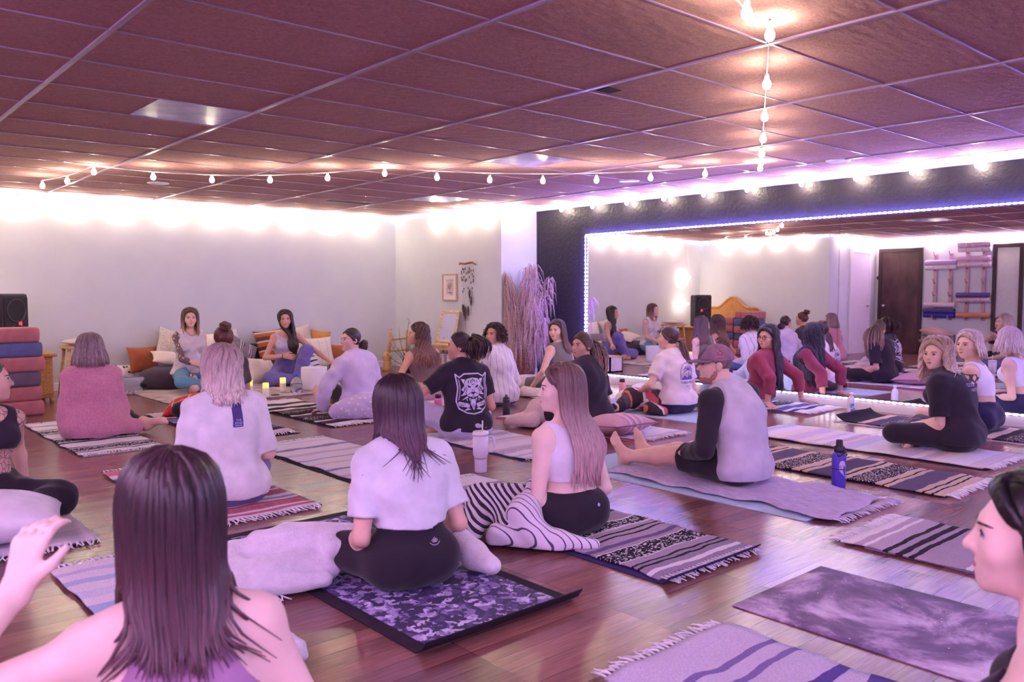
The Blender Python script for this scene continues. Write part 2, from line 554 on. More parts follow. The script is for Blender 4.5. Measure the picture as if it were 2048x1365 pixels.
cord('bulb_string', hooks[:2], 'white cord between the back wall corner and the ceiling hook', .02)
cord('bulb_string', hooks[1:4], 'white cord of bulbs crossing under the ceiling tiles', .08)
cord('bulb_string', hooks[3:], 'white cord of bulbs running overhead towards the viewer', .08)

# round recessed ceiling fittings and the dark vents
M_disc = pmat('white_ceiling_fitting', (225,215,225), rough=.4)
for i, (x, y, lab) in enumerate(((7.3,3.77,'round white ceiling fitting close to the dark wall'), (6.4,4.98,'round white ceiling fitting behind the overhead bulb string'), (3.1,9.3,'round white ceiling fitting near the left of the back wall'), (6.9,5.92,'round white ceiling fitting above the mirror'))):
    r_ = empty('ceiling_fitting', (x, y, H)); tag(r_, lab, 'ceiling light')
    Geo().lathe([(0,.0), (.11,.0), (.11,-.006), (.085,-.014), (.08,-.010)], 28).obj('rim', M_disc, r_)
    Geo().lathe([(0,-.004), (.082,-.004), (.082,-.008), (0,-.010)], 28).obj('lens', pmat('fitting_lens', (235,228,238), rough=.3), r_)
M_void = pmat('dark_opening', (40,34,36), rough=.9)
tag(rbox('ceiling_vent', (5.35,9.55,H-.004), (5.95,9.72,H+.01), M_void), 'dark slot vent in the ceiling near the back wall', 'vent')
tag(rbox('ceiling_vent', (3.66,3.30,H-.004), (3.78,3.40,H+.01), M_void), 'small dark hole in the ceiling beside a grid bar', 'vent')
def stroke(pts, w, closed=False):
    """quads that follow a 2-D polyline with width w"""
    out = []
    n = len(pts)
    for i in range(n if closed else n-1):
        a, b = Vector((*pts[i], 0)), Vector((*pts[(i+1) % n], 0))
        t = (b - a)
        if t.length < 1e-6: continue
        t.normalize(); s = Vector((-t.y, t.x, 0))*(w/2); t = t*(w*.35)
        out.append([(a-s-t)[:2], (b-s+t)[:2], (b+s+t)[:2], (a+s-t)[:2]])
    return out
def text_polys(body, size, cx=0, cy=0, ang=0, bold=0.0):
    c = bpy.data.curves.new('lettering', 'FONT')
    c.body = body; c.size = size; c.align_x = 'CENTER'; c.align_y = 'CENTER'; c.offset = bold; c.resolution_u = 2
    o = bpy.data.objects.new('lettering', c)
    COL.objects.link(o)
    dg = bpy.context.evaluated_depsgraph_get()
    me = o.evaluated_get(dg).to_mesh()
    ca, sa = math.cos(ang), math.sin(ang)
    out = []
    for p in me.polygons:
        out.append([(cx + me.vertices[i].co.x*ca - me.vertices[i].co.y*sa, cy + me.vertices[i].co.x*sa + me.vertices[i].co.y*ca) for i in p.vertices])
    o.evaluated_get(dg).to_mesh_clear()
    bpy.data.objects.remove(o); bpy.data.curves.remove(c)
    return out
# ================================================================ mats and blankets
def strip_sheet(name, x0, x1, y0, y1, z, th, mat, nx=14, ny=44, amp=.003, seed=0, edge=.0, curl=None, parent=None):
    """a sheet lying on the floor; curl = (end, length, height) rolls one end up"""
    cx, cy = (x0+x1)/2, (y0+y1)/2
    V, F = [], []
    L = y1 - y0
    for j in range(ny+1):
        for i in range(nx+1):
            u, v = i/nx, j/ny
            x = (x0-cx) + (x1-x0)*u; y = (y0-cy) + L*v
            e = edge*smoothnoise(y*7, 0, seed+(3 if u > .5 else 0))*abs(2*u-1)**3
            e2 = edge*.6*smoothnoise(x*9, 1, seed)*abs(2*v-1)**6
            zz = amp*(1+smoothnoise(x*11, y*7, seed))
            if curl:
                d = (y - (y0-cy)) if curl[0] == 'near' else ((y1-cy) - y)
                if d < curl[1]:
                    t = 1 - d/curl[1]
                    zz += curl[2]*t*t
                    y += (.25*curl[1]*t*t)*(1 if curl[0] == 'near' else -1)
            V.append((x+e, y+e2, zz + th)); 
    n = len(V)
    V += [(a, b, max(0.0, c - th)) for a, b, c in V]
    w = nx+1
    for j in range(ny):
        for i in range(nx):
            a = j*w+i
            F.append((a, a+1, a+1+w, a+w)); F.append((n+a, n+a+w, n+a+1+w, n+a+1))
    for j in range(ny):
        a, b = j*w, (j+1)*w; F.append((a, b, n+b, n+a))
        a, b = j*w+nx, (j+1)*w+nx; F.append((b, a, n+a, n+b))
    for i in range(nx):
        a, b = i, i+1; F.append((b, a, n+a, n+b))
        a, b = ny*w+i, ny*w+i+1; F.append((a, b, n+b, n+a))
    o = mesh_obj(name, V, F, mat, parent)
    o.location = (cx, cy, z)
    return o

def fringe(parent, x0, x1, y, sgn, z, mat, seed, n=26, L=.07):
    """knotted tassels along one end, in the blanket's own frame"""
    rng = random.Random(seed)
    g = Geo()
    for i in range(n):
        x = x0 + (x1-x0)*(i+.5)/n
        for s in range(2):
            l = L*(.75+.5*rng.random()); a = rng.uniform(-.5, .5)
            g.tube([(x, y - sgn*.006, z+.004), (x+rng.uniform(-.004,.004), y+sgn*l*.35, z+.006), (x+math.sin(a)*l*.4, y+sgn*l*.7, z*.4+.006), (x+math.sin(a)*l*.75+rng.uniform(-.01,.01), y+sgn*l*math.cos(a), .004)], [.0035,.0042,.0032,.0022], 5)
    o = g.obj('fringe', mat, parent)
    return o

def yoga_mat(x0, x1, y0, y1, mat, label, curl=None, z=.0, th=.005):
    o = strip_sheet('yoga_mat', x0, x1, y0, y1, z, th, mat, 10, 40, 0.0, 0, 0, curl)
    tag(o, label, 'yoga mat'); return o

def blanket(x0, x1, y0, y1, mat, fmat, label, z=.007, ends='nf', seed=0, amp=.004, edge=.012, L=.07, cat='blanket'):
    o = strip_sheet('woven_blanket', x0, x1, y0, y1, z, .007, mat, 18, 60, amp, seed, edge)
    hx, hy = (x1-x0)/2, (y1-y0)/2
    if 'n' in ends: fringe(o, -hx, hx, -hy, -1, .006, fmat, seed+1, L=L)
    if 'f' in ends: fringe(o, -hx, hx, hy, 1, .006, fmat, seed+2, L=L)
    tag(o, label, cat); return o

def bands(pal, n, seed, lo=.015, hi=.05):
    """irregular repeat of woven stripes"""
    rng = random.Random(seed); p = 0; out = []
    while p < 1 and len(out) < 31:
        out.append((p, rng.choice(pal))); p += rng.uniform(lo, hi)
    return out
WHT, LAV, BLK, GRY, TAN, NAV = (226,216,228), (196,180,216), (46,36,50), (128,112,128), (205,176,160), (74,66,120)
F_w = fabric('cotton_fringe', (224,214,226))
F_d = fabric('dark_fringe', (90,78,98))
M_nat = lambda nm, c: pmat(nm, c, rough=.85, var=.05, scale=25, bump=.15, bscale=150, spec=.2)

MX_pink = stripe_mat('stripes_white_black', [(0,WHT),(.05,BLK),(.065,WHT),(.16,GRY),(.18,WHT),(.30,BLK),(.325,WHT),(.45,GRY),(.47,WHT),(.60,BLK),(.62,WHT),(.74,GRY),(.76,WHT),(.88,BLK),(.90,WHT)], zig=[(.08,.15),(.34,.42),(.64,.72)], zigscale=70)
MX_p2 = stripe_mat('stripes_violet_cream', bands([WHT,(120,100,180),(220,190,200),BLK,LAV], 24, 5, .02, .05), zig=[(.10,.16),(.5,.58)], zigscale=70)
MX_front = stripe_mat('stripes_pale_lavender', [(0,WHT),(.08,(176,160,205)),(.10,WHT),(.17,(206,180,205)),(.21,WHT),(.30,(170,155,200)),(.33,WHT),(.42,(215,190,205)),(.45,WHT),(.53,(170,155,200)),(.55,WHT),(.64,(205,182,210)),(.68,WHT),(.78,(165,150,200)),(.82,WHT),(.93,(200,185,215)),(.95,WHT)], zig=[(.31,.33),(.78,.82)], zigcol=(140,125,175))
MX_red = stripe_mat('stripes_red_pink', [(0,WHT),(.03,(196,110,130)),(.055,WHT),(.075,(214,130,140)),(.13,(176,90,112)),(.15,WHT),(.17,(150,140,190)),(.19,WHT),(.22,(206,120,135)),(.29,WHT),(.31,(190,96,120)),(.35,WHT),(.40,(150,140,190)),(.43,(214,130,140)),(.5,WHT),(.55,(196,110,130)),(.6,WHT),(.68,(176,90,112)),(.72,WHT),(.8,(150,140,190)),(.84,WHT),(.9,(214,130,140))], zig=[(.075,.125),(.22,.29)], zigcol=(176,100,120))
MX_13 = stripe_mat('stripes_mauve_black', [(0,(150,132,158)),(.03,WHT),(.045,(150,132,158)),(.065,BLK),(.072,(150,132,158)),(.085,BLK),(.093,(168,148,172)),(.12,WHT),(.19,(168,148,172)),(.205,(110,92,140)),(.22,(176,156,180)),(.25,BLK),(.257,(176,156,180)),(.27,BLK),(.279,(176,156,180)),(.30,WHT),(.36,(168,148,172)),(.42,BLK),(.43,(168,148,172)),(.46,WHT),(.52,(150,132,158)),(.60,BLK),(.61,(168,148,172)),(.66,WHT),(.74,(150,132,158)),(.82,BLK),(.83,(168,148,172)),(.90,WHT)], zig=[(.125,.185),(.305,.355),(.465,.515),(.665,.73)], zigscale=60)
MX_10 = stripe_mat('stripes_pale_pink', bands([WHT,(222,196,206),LAV,WHT,(206,178,196)], 26, 9, .02, .05), zig=[(.12,.18),(.45,.52),(.75,.8)], zigcol=(180,160,185))
MX_17 = pmat('lavender_gauze', (190,172,208), rough=.95, var=.12, scale=26, bump=.7, bscale=45, spec=.1, stretch=(3,.8,1))
MX_11 = stripe_mat('stripes_tan_black', [(0,TAN),(.04,BLK),(.05,TAN),(.07,BLK),(.078,TAN),(.10,(96,84,110)),(.19,TAN),(.21,BLK),(.217,TAN),(.24,(225,205,205)),(.35,TAN),(.37,BLK),(.38,TAN),(.40,(84,72,98)),(.50,TAN),(.52,BLK),(.53,TAN),(.56,(225,205,205)),(.67,TAN),(.69,(96,84,110)),(.78,TAN),(.80,BLK),(.81,TAN),(.84,(225,205,205)),(.94,TAN)], zig=[(.245,.345),(.565,.665),(.845,.935)], zigscale=75)
MX_12 = stripe_mat('stripes_pastel', bands([(226,216,220),(214,196,206),(190,196,220),(226,206,200),(226,216,228),(206,186,214)], 28, 3, .02, .045), zig=[(.2,.24),(.6,.64)], zigcol=(190,170,190))
MX_13b = stripe_mat('stripes_dark_tan', [(0,BLK),(.05,(205,176,160)),(.09,BLK),(.12,(96,84,110)),(.18,(215,195,190)),(.26,BLK),(.30,(205,176,160)),(.34,(96,84,110)),(.42,BLK),(.45,(215,195,190)),(.55,(84,72,98)),(.6,(205,176,160)),(.64,BLK),(.7,(215,195,190)),(.8,(84,72,98)),(.86,(205,176,160)),(.9,BLK)], zig=[(.18,.26),(.45,.55),(.7,.8)], zigscale=75)
MX_14 = stripe_mat('stripes_blue_white', [(0,WHT),(.08,NAV),(.12,WHT),(.16,(96,110,180)),(.24,WHT),(.3,NAV),(.33,WHT),(.45,(96,110,180)),(.5,WHT),(.6,NAV),(.64,WHT),(.75,(150,150,200)),(.8,WHT)], zig=[(.33,.44)], zigscale=60)
MX_15 = stripe_mat('stripes_grey_black', [(0,(170,150,172)),(.3,BLK),(.31,(170,150,172)),(.33,BLK),(.345,(170,150,172)),(.36,BLK),(.375,(170,150,172)),(.50,(232,222,232)),(.51,(150,132,158)),(.53,(232,222,232)),(.545,(186,166,188)),(.63,(232,222,232)),(.645,(170,150,172)),(.66,(232,222,232)),(.675,(170,150,172)),(.80,BLK),(.815,(170,150,172)),(.83,BLK),(.85,(170,150,172)),(.87,BLK),(.885,(186,166,188)),(.93,(232,222,232)),(.945,(186,166,188)),(.965,(232,222,232))], zig=[(.545,.63)], zigscale=64)
MX_17b = stripe_mat('stripes_lavender_violet', [(0,(200,186,214)),(.5,(96,78,150)),(.54,(200,186,214)),(.57,(96,78,150)),(.64,(200,186,214)),(.68,(96,78,150)),(.71,(206,192,218)),(.80,(130,112,170)),(.82,(206,192,218)),(.86,(130,112,170)),(.88,(206,192,218))], zig=[(.3,.48)], zigscale=45, zigcol=(60,46,100))
MX_18 = stripe_mat('stripes_blue_white_pale', [(0,WHT),(.3,(170,186,220)),(.4,WHT),(.5,(206,206,228)),(.6,WHT),(.7,(176,190,222)),(.76,WHT),(.85,(196,190,222)),(.9,WHT)], zig=None)
MX_8 = stripe_mat('stripes_plum_black', [(0,WHT),(.06,(70,50,70)),(.14,WHT),(.17,(70,50,70)),(.22,WHT),(.30,(96,70,96)),(.38,WHT),(.42,BLK),(.5,WHT),(.55,(96,70,96)),(.62,WHT),(.66,BLK),(.72,WHT),(.8,(70,50,70)),(.88,WHT)], zig=[(.22,.3),(.5,.55)])
Y_navy = M_nat('mat_navy', (58,48,92)); Y_black = M_nat('mat_black', (46,36,48)); Y_blue = M_nat('mat_light_blue', (168,184,214)); Y_red = M_nat('mat_coral', (190,96,120)); Y_lav = M_nat('mat_lavender', (176,156,200))

yoga_mat(1.57,2.15,6.42,8.2, M_nat('mat_cream', (205,190,190)), 'cream mat under the blanket of the woman in the pink cardigan')
blanket(1.55,2.13,6.45,8.24, MX_pink, F_w, 'white blanket with black figured stripes under the woman in the pink cardigan', seed=1)
yoga_mat(2.53,3.19,6.30,8.17, Y_black, 'black mat under the violet striped blanket of the woman with the hair bun')
blanket(2.56,3.16,6.36,8.13, MX_p2, F_w, 'violet and cream striped blanket under the woman with the hair bun', seed=2, amp=.006)
yoga_mat(2.57,3.23,4.2,5.90, Y_black, 'black mat under the empty pale lavender blanket')
blanket(2.60,3.22,4.25,5.92, MX_front, F_w, 'empty pale lavender striped blanket in front of the woman in the white cropped tee', seed=3, ends='f')
yoga_mat(1.52,2.18,4.06,5.8, M_nat('mat_dusk', (92,72,110)), 'dusky mat under the red striped blanket')
blanket(1.50,2.15,4.05,5.7, MX_red, F_w, 'red and white striped blanket under the blonde woman in the white top', seed=4)

def camo_mat():
    m, nt, b = new_mat('camo_print')
    tc = N(nt, 'ShaderNodeTexCoord')
    no = N(nt, 'ShaderNodeTexNoise'); no.inputs['Scale'].default_value = 22; no.inputs['Detail'].default_value = 3
    nt.links.new(tc.outputs['Object'], no.inputs['Vector'])
    mx = N(nt, 'ShaderNodeMix', data_type='RGBA', blend_type='LINEAR_LIGHT'); mx.inputs['Factor'].default_value = .05
    nt.links.new(tc.outputs['Object'], mx.inputs[6]); nt.links.new(no.outputs['Color'], mx.inputs[7])
    v = N(nt, 'ShaderNodeTexVoronoi'); v.inputs['Scale'].default_value = 34
    nt.links.new(mx.outputs[2], v.inputs['Vector'])
    sp = N(nt, 'ShaderNodeSeparateColor'); nt.links.new(v.outputs['Color'], sp.inputs[0])
    r = ramp(nt, [(0, srgb(58,46,84)), (.42, srgb(84,68,120)), (.58, srgb(132,114,168)), (.74, srgb(168,150,200)), (.88, srgb(200,186,224))], 'CONSTANT')
    nt.links.new(sp.outputs[0], r.inputs['Fac'])
    nt.links.new(r.outputs['Color'], b.inputs['Base Color']); b.inputs['Roughness'].default_value = .75
    return m
def galaxy_mat():
    m, nt, b = new_mat('tie_dye_cloud_print')
    tc = N(nt, 'ShaderNodeTexCoord')
    no = N(nt, 'ShaderNodeTexNoise'); no.inputs['Scale'].default_value = 3.1; no.inputs['Detail'].default_value = 9; no.inputs['Roughness'].default_value = .62; no.inputs['Distortion'].default_value = .5
    nt.links.new(tc.outputs['Object'], no.inputs['Vector'])
    r = ramp(nt, [(.34, srgb(78,58,92)), (.47, srgb(118,94,132)), (.54, srgb(176,152,186)), (.66, srgb(226,212,230))])
    nt.links.new(no.outputs['Fac'], r.inputs['Fac'])
    n2 = N(nt, 'ShaderNodeTexVoronoi'); n2.inputs['Scale'].default_value = 24
    nt.links.new(tc.outputs['Object'], n2.inputs['Vector'])
    lt = N(nt, 'ShaderNodeMath', operation='LESS_THAN'); lt.inputs[1].default_value = .07
    nt.links.new(n2.outputs['Distance'], lt.inputs[0])
    mx = N(nt, 'ShaderNodeMix', data_type='RGBA'); nt.links.new(lt.outputs[0], mx.inputs['Factor'])
    nt.links.new(r.outputs['Color'], mx.inputs[6]); mx.inputs[7].default_value = srgb(236,228,240)
    nt.links.new(mx.outputs[2], b.inputs['Base Color']); b.inputs['Roughness'].default_value = .7
    return m
base = strip_sheet('yoga_mat', 1.49,2.21,2.09,3.85, 0, .005, Y_black, 10, 44, 0, 0, 0, ('near', .10, .05))
tag(base, 'dark camouflage mat with a curled near end under the cropped tee woman', 'yoga mat')
top = strip_sheet('printed_face', 1.545,2.155,2.16,3.78, .0055, .002, camo_mat(), 10, 44, 0, 0, 0, ('near', .04, .006))
top.parent = base; top.location = (0, 0, .0055)
yoga_mat(2.58,3.24,1.98,3.98, Y_navy, 'navy mat with a curled near corner under the mauve striped blanket', ('near', .08, .035))
blanket(2.60,3.24,2.06,4.02, MX_13, F_w, 'mauve and black figured blanket under the woman in the white bra top with striped throw', seed=5, amp=.006)
yoga_mat(3.78,4.46,4.2,5.95, Y_navy, 'navy mat under the pale blanket of the woman in the tiger tee')
blanket(3.80,4.44,4.22,6.0, MX_10, F_w, 'pale pink striped blanket under the woman in the tiger tee', seed=6)
yoga_mat(4.90,5.55,4.12,5.8, Y_red, 'coral mat under the pale blanket with the pink pillow')
blanket(4.93,5.53,4.14,5.74, stripe_mat('stripes_pale_blue', bands([WHT,LAV,(190,196,220),WHT], 22, 4, .03, .06)), F_w, 'pale fringed blanket under the pink pillow and the woman with curly half-up hair', seed=7)
yoga_mat(6.0,6.66,4.28,6.05, Y_blue, 'light blue mat under the woman in the pale tee with a ponytail')
yoga_mat(3.84,4.48,2.12,3.95, Y_blue, 'light blue mat under the man in the cap', None)
o = blanket(3.92,4.58,2.02,3.55, MX_17, fabric('gauze_fringe', (200,184,214)), 'crinkled lavender gauze throw under the man in the cap', seed=8, amp=.010, edge=.05, ends='n')
yoga_mat(4.86,5.48,1.86,3.5, Y_black, 'black mat under the empty tan and black blanket')
blanket(4.85,5.50,1.84,3.52, MX_11, F_w, 'empty tan blanket with black figured bands behind the blue water bottle', seed=9, amp=.005)
yoga_mat(5.79,6.45,1.95,3.7, Y_black, 'black mat under the pastel blanket of the blonde woman in the dark tee')
blanket(5.80,6.48,1.97,3.72, MX_12, F_w, 'pastel striped blanket under the blonde woman in the dark tee', seed=10, amp=.005)
yoga_mat(6.98,7.66,1.75,3.6, M_nat('mat_pale', (205,196,214)), 'pale mat under the dark striped blanket along the mirror')
b13 = strip_sheet('woven_blanket', 7.0,7.64,1.8,3.62, .007, .007, MX_13b, 18, 60, .004, 11, .012, ('far', .16, .05))
tag(b13, 'dark tan striped blanket with a rolled far end along the mirror', 'blanket')
yoga_mat(7.19,7.80,4.02,5.4, M_nat('mat_peach', (214,176,170)), 'peach mat under the blue striped blanket by the mirror')
blanket(7.17,7.80,4.0,5.45, MX_14, F_w, 'blue and white striped blanket under the hands of the woman in the maroon sweater', seed=12, amp=.008, edge=.03)
yoga_mat(3.64,4.26,.2,1.72, Y_lav, 'lavender mat under the empty grey blanket on the right')
blanket(3.62,4.25,.2,1.82, MX_15, F_w, 'empty grey blanket with black bands beside the dark haired woman at right', seed=13)
g_ = yoga_mat(2.6,3.25,-.1,1.72, galaxy_mat(), 'empty purple tie-dye cloud printed mat in the right foreground', None, 0, .006)
yoga_mat(1.80,2.42,.2,1.5, M_nat('mat_plum', (96,72,120)), 'plum mat under the lavender blanket at the bottom edge')
blanket(1.79,2.40,.2,1.62, MX_17b, F_w, 'lavender and violet striped blanket cut off by the bottom edge of the view', seed=14, amp=.012)
yoga_mat(.80,1.40,2.95,3.76, Y_black, 'black mat under the pale blue blanket beside the long haired woman in front')
blanket(.79,1.39,2.92,3.82, MX_18, F_w, 'pale blue and white blanket left of the long haired woman in front', seed=15, amp=.005)
yoga_mat(.46,1.08,4.2,5.9, M_nat('mat_ochre', (196,160,130)), 'ochre mat under the white pillow at the left edge')
blanket(.45,1.08,4.18,5.9, stripe_mat('stripes_cream', bands([WHT,(214,200,214),WHT], 20, 6, .04, .08)), F_w, 'cream fringed blanket under the white pillow at the left edge', seed=16)
yoga_mat(3.50,4.14,6.35,8.27, Y_black, 'black mat under the plum striped blanket of the woman in the lavender robe')
blanket(3.52,4.12,6.38,8.25, MX_8, F_w, 'plum and white striped blanket under the woman in the lavender robe', seed=17, amp=.006)
blanket(5.0,5.62,6.75,8.3, stripe_mat('stripes_cream_b', bands([(226,214,214),(206,186,190),(226,214,214)], 20, 8, .04, .08)), F_w, 'cream blanket under the woman in the striped shirt', seed=18, z=.0, amp=.006)
blanket(6.15,6.78,5.95,7.5, stripe_mat('stripes_cream_c', bands([(232,222,222),(220,205,210)], 20, 8, .04, .08)), F_w, 'pale blanket under the woman in the olive tank', seed=19, z=.0, amp=.006)
RUG = pmat('tufted_cream_rug', (214,200,198), rough=.95, var=.25, scale=5, bump=.8, bscale=22, spec=.1, col2=(160,140,148))
r_ = strip_sheet('floor_rug', 3.0,5.35,8.62,10.35, 0, .012, RUG, 30, 26, .003, 20, .01); tag(r_, 'large cream tufted rug under the two instructors by the back wall', 'rug')

# ================================================================ pillows
def pillow(loc, rot, a, b, t, mat, label, piping=None, pw=2.6, cat='pillow', name='pillow', pinch=.10):
    n = 22; V, F = [], []
    for s in (1, -1):
        for j in range(n+1):
            for i in range(n+1):
                u, v = 2*i/n-1, 2*j/n-1
                u_, v_ = math.sin(u*PI/2)*.35+u*.65, math.sin(v*PI/2)*.35+v*.65
                h_ = t*max(0, 1-abs(u_)**pw)**.6*max(0, 1-abs(v_)**pw)**.6
                h_ += .006*smoothnoise(u*4, v*4, a*31+b)*max(0, 1-u*u)*max(0, 1-v*v)
                V.append((a*u_*(1-pinch*(1-v_*v_)), b*v_*(1-pinch*(1-u_*u_)), s*h_))
    w = n+1; m = w*w
    for j in range(n):
        for i in range(n):
            q = j*w+i
            F.append((q, q+1, q+1+w, q+w)); F.append((m+q, m+q+w, m+q+1+w, m+q+1))
    o = mesh_obj(name, V, F, mat)
    bm = bmesh.new(); bm.from_mesh(o.data); bmesh.ops.remove_doubles(bm, verts=bm.verts, dist=.0006); bm.to_mesh(o.data); bm.free()
    o.data.polygons.foreach_set('use_smooth', [True]*len(o.data.polygons))
    o.location = loc; o.rotation_euler = [math.radians(x) for x in rot]
    tag(o, label, cat)
    if piping:
        P = []
        for q in range(48):
            k = q/48*4; e = int(k); f_ = (k-e)*2-1
            u, v = ((f_,-1),(1,f_),(-f_,1),(-1,-f_))[e]
            P.append((a*u*(1-pinch*(1-v*v)), b*v*(1-pinch*(1-u*u)), 0))
        P.append(P[0])
        Geo().tube(P, .005, 6).obj('piping', piping, o)
    return o
C_cream = fabric('cream_linen', (222,208,200), col2=(206,190,186)); C_white = fabric('white_pillowcase', (226,216,228))
C_pink = stripe_mat('pink_pillow_stripes', [(0,(206,160,178)),(.30,(176,120,146)),(.31,(206,160,178)),(.36,(232,214,222)),(.38,(206,160,178)),(.44,(120,80,104)),(.455,(206,160,178)),(.50,(232,214,222)),(.52,(206,160,178)),(.58,(176,120,146)),(.59,(206,160,178)),(.64,(232,214,222)),(.66,(206,160,178))], axis='X', wob=.0)
C_char = fabric('charcoal_cotton', (74,62,76), bump=.3); C_black = fabric('black_cotton', (46,38,48)); C_rust = fabric('rust_cotton', (166,92,62)); C_grey = fabric('grey_cotton', (120,104,118))
C_geo = stripe_mat('charcoal_white_weave', [(0,(70,60,72)),(.28,WHT),(.32,(70,60,72)),(.36,WHT),(.39,(70,60,72)),(.62,WHT),(.66,(70,60,72)),(.70,WHT),(.73,(70,60,72))], axis='X', zig=[(0,.26),(.42,.6),(.76,1)], zigcol=(150,136,150), zigscale=60, wob=0)
C_brown = stripe_mat('rust_brown_stripes', [(0,(150,84,58)),(.12,(220,196,180)),(.16,(90,56,56)),(.26,(178,104,66)),(.38,(220,196,180)),(.42,(90,56,56)),(.52,(178,104,66)),(.64,(226,206,190)),(.68,(110,66,60)),(.80,(178,104,66)),(.9,(226,206,190)),(.94,(110,66,60))], wob=0)
C_spot = None
def spot_mat(name, base, dot, sc, th):
    m, nt, b = new_mat(name)
    tc = N(nt, 'ShaderNodeTexCoord')
    v = N(nt, 'ShaderNodeTexVoronoi'); v.inputs['Scale'].default_value = sc; v.inputs['Randomness'].default_value = .7
    nt.links.new(tc.outputs['Object'], v.inputs['Vector'])
    r = ramp(nt, [(0, srgb(dot)), (th, srgb(dot)), (th+.04, srgb(base))]); nt.links.new(v.outputs['Distance'], r.inputs['Fac'])
    nt.links.new(r.outputs['Color'], b.inputs['Base Color']); b.inputs['Roughness'].default_value = .9
    MATS[name] = m
    return m
C_spot = spot_mat('spotted_cotton', (226,214,210), (84,58,62), 18, .30)
def plaid_mat():
    m, nt, b = new_mat('red_plaid')
    tc = N(nt, 'ShaderNodeTexCoord'); sep = N(nt, 'ShaderNodeSeparateXYZ'); nt.links.new(tc.outputs['Generated'], sep.inputs[0])
    outs = []
    for ax in 'XY':
        mm = N(nt, 'ShaderNodeMath', operation='MULTIPLY'); nt.links.new(sep.outputs[ax], mm.inputs[0]); mm.inputs[1].default_value = 2.6
        fr = N(nt, 'ShaderNodeMath', operation='FRACT'); nt.links.new(mm.outputs[0], fr.inputs[0])
        r = ramp(nt, [(0, srgb(200,44,44)), (.42, srgb(60,28,36)), (.47, srgb(200,44,44)), (.52, srgb(60,28,36)), (.57, srgb(200,44,44)), (.68, srgb(240,228,232)), (.76, srgb(200,44,44))], 'CONSTANT')
        nt.links.new(fr.outputs[0], r.inputs['Fac']); outs.append(r.outputs['Color'])
    mx = N(nt, 'ShaderNodeMix', data_type='RGBA'); mx.inputs['Factor'].default_value = .5
    nt.links.new(outs[0], mx.inputs[6]); nt.links.new(outs[1], mx.inputs[7])
    nt.links.new(mx.outputs[2], b.inputs['Base Color']); b.inputs['Roughness'].default_value = .9
    return m
pillow((5.02,4.42,.10), (-4,3,8), .30, .20, .085, C_pink, 'pink pillow with thin stripes on the fringed blanket in the middle of the room', fabric('pink_piping', (150,96,122)), pinch=.06)
pillow((.62,4.48,.135), (0,4,-12), .37, .27, .115, C_white, 'plump white pillow at the left edge in front of the tattooed woman', pinch=.05)
pillow((2.83,7.90,.11), (8,-18,-32), .20, .17, .08, plaid_mat(), 'red plaid pillow on the mat in front of the woman with the hair bun', pinch=.05)
# against the back wall
pouf = Geo()
prof = [(0,.0),(.24,.0),(.315,.03),(.335,.085),(.335,.15),(.29,.215),(.18,.255),(.05,.265),(0,.262)]
pouf.lathe(prof, 48)
for i, v in enumerate(pouf.V):
    a = math.atan2(v[1], v[0]); r = math.hypot(v[0], v[1]); k = 1 + .018*math.cos(a*24)*(r/.3)
    pouf.V[i] = (v[0]*k, v[1]*k, v[2])
o = pouf.obj('floor_pouf', C_char); o.location = (3.52,10.38,.013); o.rotation_euler = (0,0,0); tag(o, 'round charcoal pleated floor pouf under the cream pillow by the back wall', 'pouf')
pillow((3.0,10.45,.07), (0,0,8), .27, .22, .07, C_black, 'flat black floor cushion beside the bag of beads', pinch=.03)
pillow((3.36,10.80,.34), (72,0,6), .19, .17, .055, C_rust, 'rust brown pillow leaning behind the charcoal pouf')
pillow((3.60,10.46,.355), (14,10,-12), .25, .21, .065, C_cream, 'cream pillow lying on top of the charcoal pouf')
pillow((3.72,10.80,.50), (74,18,4), .21, .21, .065, pmat('bouclé_cream', (216,202,190), rough=.95, var=.2, scale=60, bump=.9, bscale=70), 'nubby cream pillow leaning on the wall behind the tattooed instructor')
pillow((3.14,10.78,.18), (70,0,12), .12, .12, .045, C_spot, 'small white pillow with dark spots at the left end of the cushions')
pillow((4.18,10.82,.45), (74,0,-4), .20, .20, .06, fabric('ivory_pillow', (232,220,206)), 'ivory pillow on the wall just right of the tattooed instructor')
pillow((4.40,10.45,.24), (58,0,8), .26, .24, .08, C_grey, 'big grey cushion left of the charcoal patterned pillow')
pillow((4.62,10.74,.35), (66,28,4), .21, .21, .06, C_geo, 'charcoal pillow woven with white bands by the back wall')
pillow((4.47,10.86,.46), (78,-14,0), .19, .19, .05, C_cream, 'cream pillow standing behind the charcoal patterned pillow')
pillow((4.86,10.86,.32), (80,0,0), .15, .17, .05, C_black, 'black square pillow on the wall left of the rust striped pillow')
pillow((5.06,10.78,.42), (74,-6,-6), .22, .25, .06, C_brown, 'rust and cream striped pillow behind the instructor in the lavender top')
pillow((4.60,10.12,.17), (48,6,14), .24, .20, .08, C_cream, 'cream seat cushion left of the instructor in the lavender top')
pillow((4.66,9.74,.10), (34,-26,22), .16, .13, .05, C_brown, 'small rust striped pillow at the hip of the instructor in the lavender top')
pillow((4.62,9.58,.06), (4,-8,24), .15, .11, .035, fabric('brick_red_cotton', (160,62,48)), 'flat brick red pillow under the knee of the instructor in the lavender top')
pillow((5.62,10.62,.30), (66,0,-6), .30, .26, .075, stripe_mat('cream_ribbed', [(0,(228,216,208)),(.2,(206,190,186)),(.22,(228,216,208)),(.4,(206,190,186)),(.42,(228,216,208)),(.6,(206,190,186)),(.62,(228,216,208)),(.8,(206,190,186)),(.82,(228,216,208))], axis='X', wob=0), 'large cream ribbed pillow right of the instructor in the lavender top')
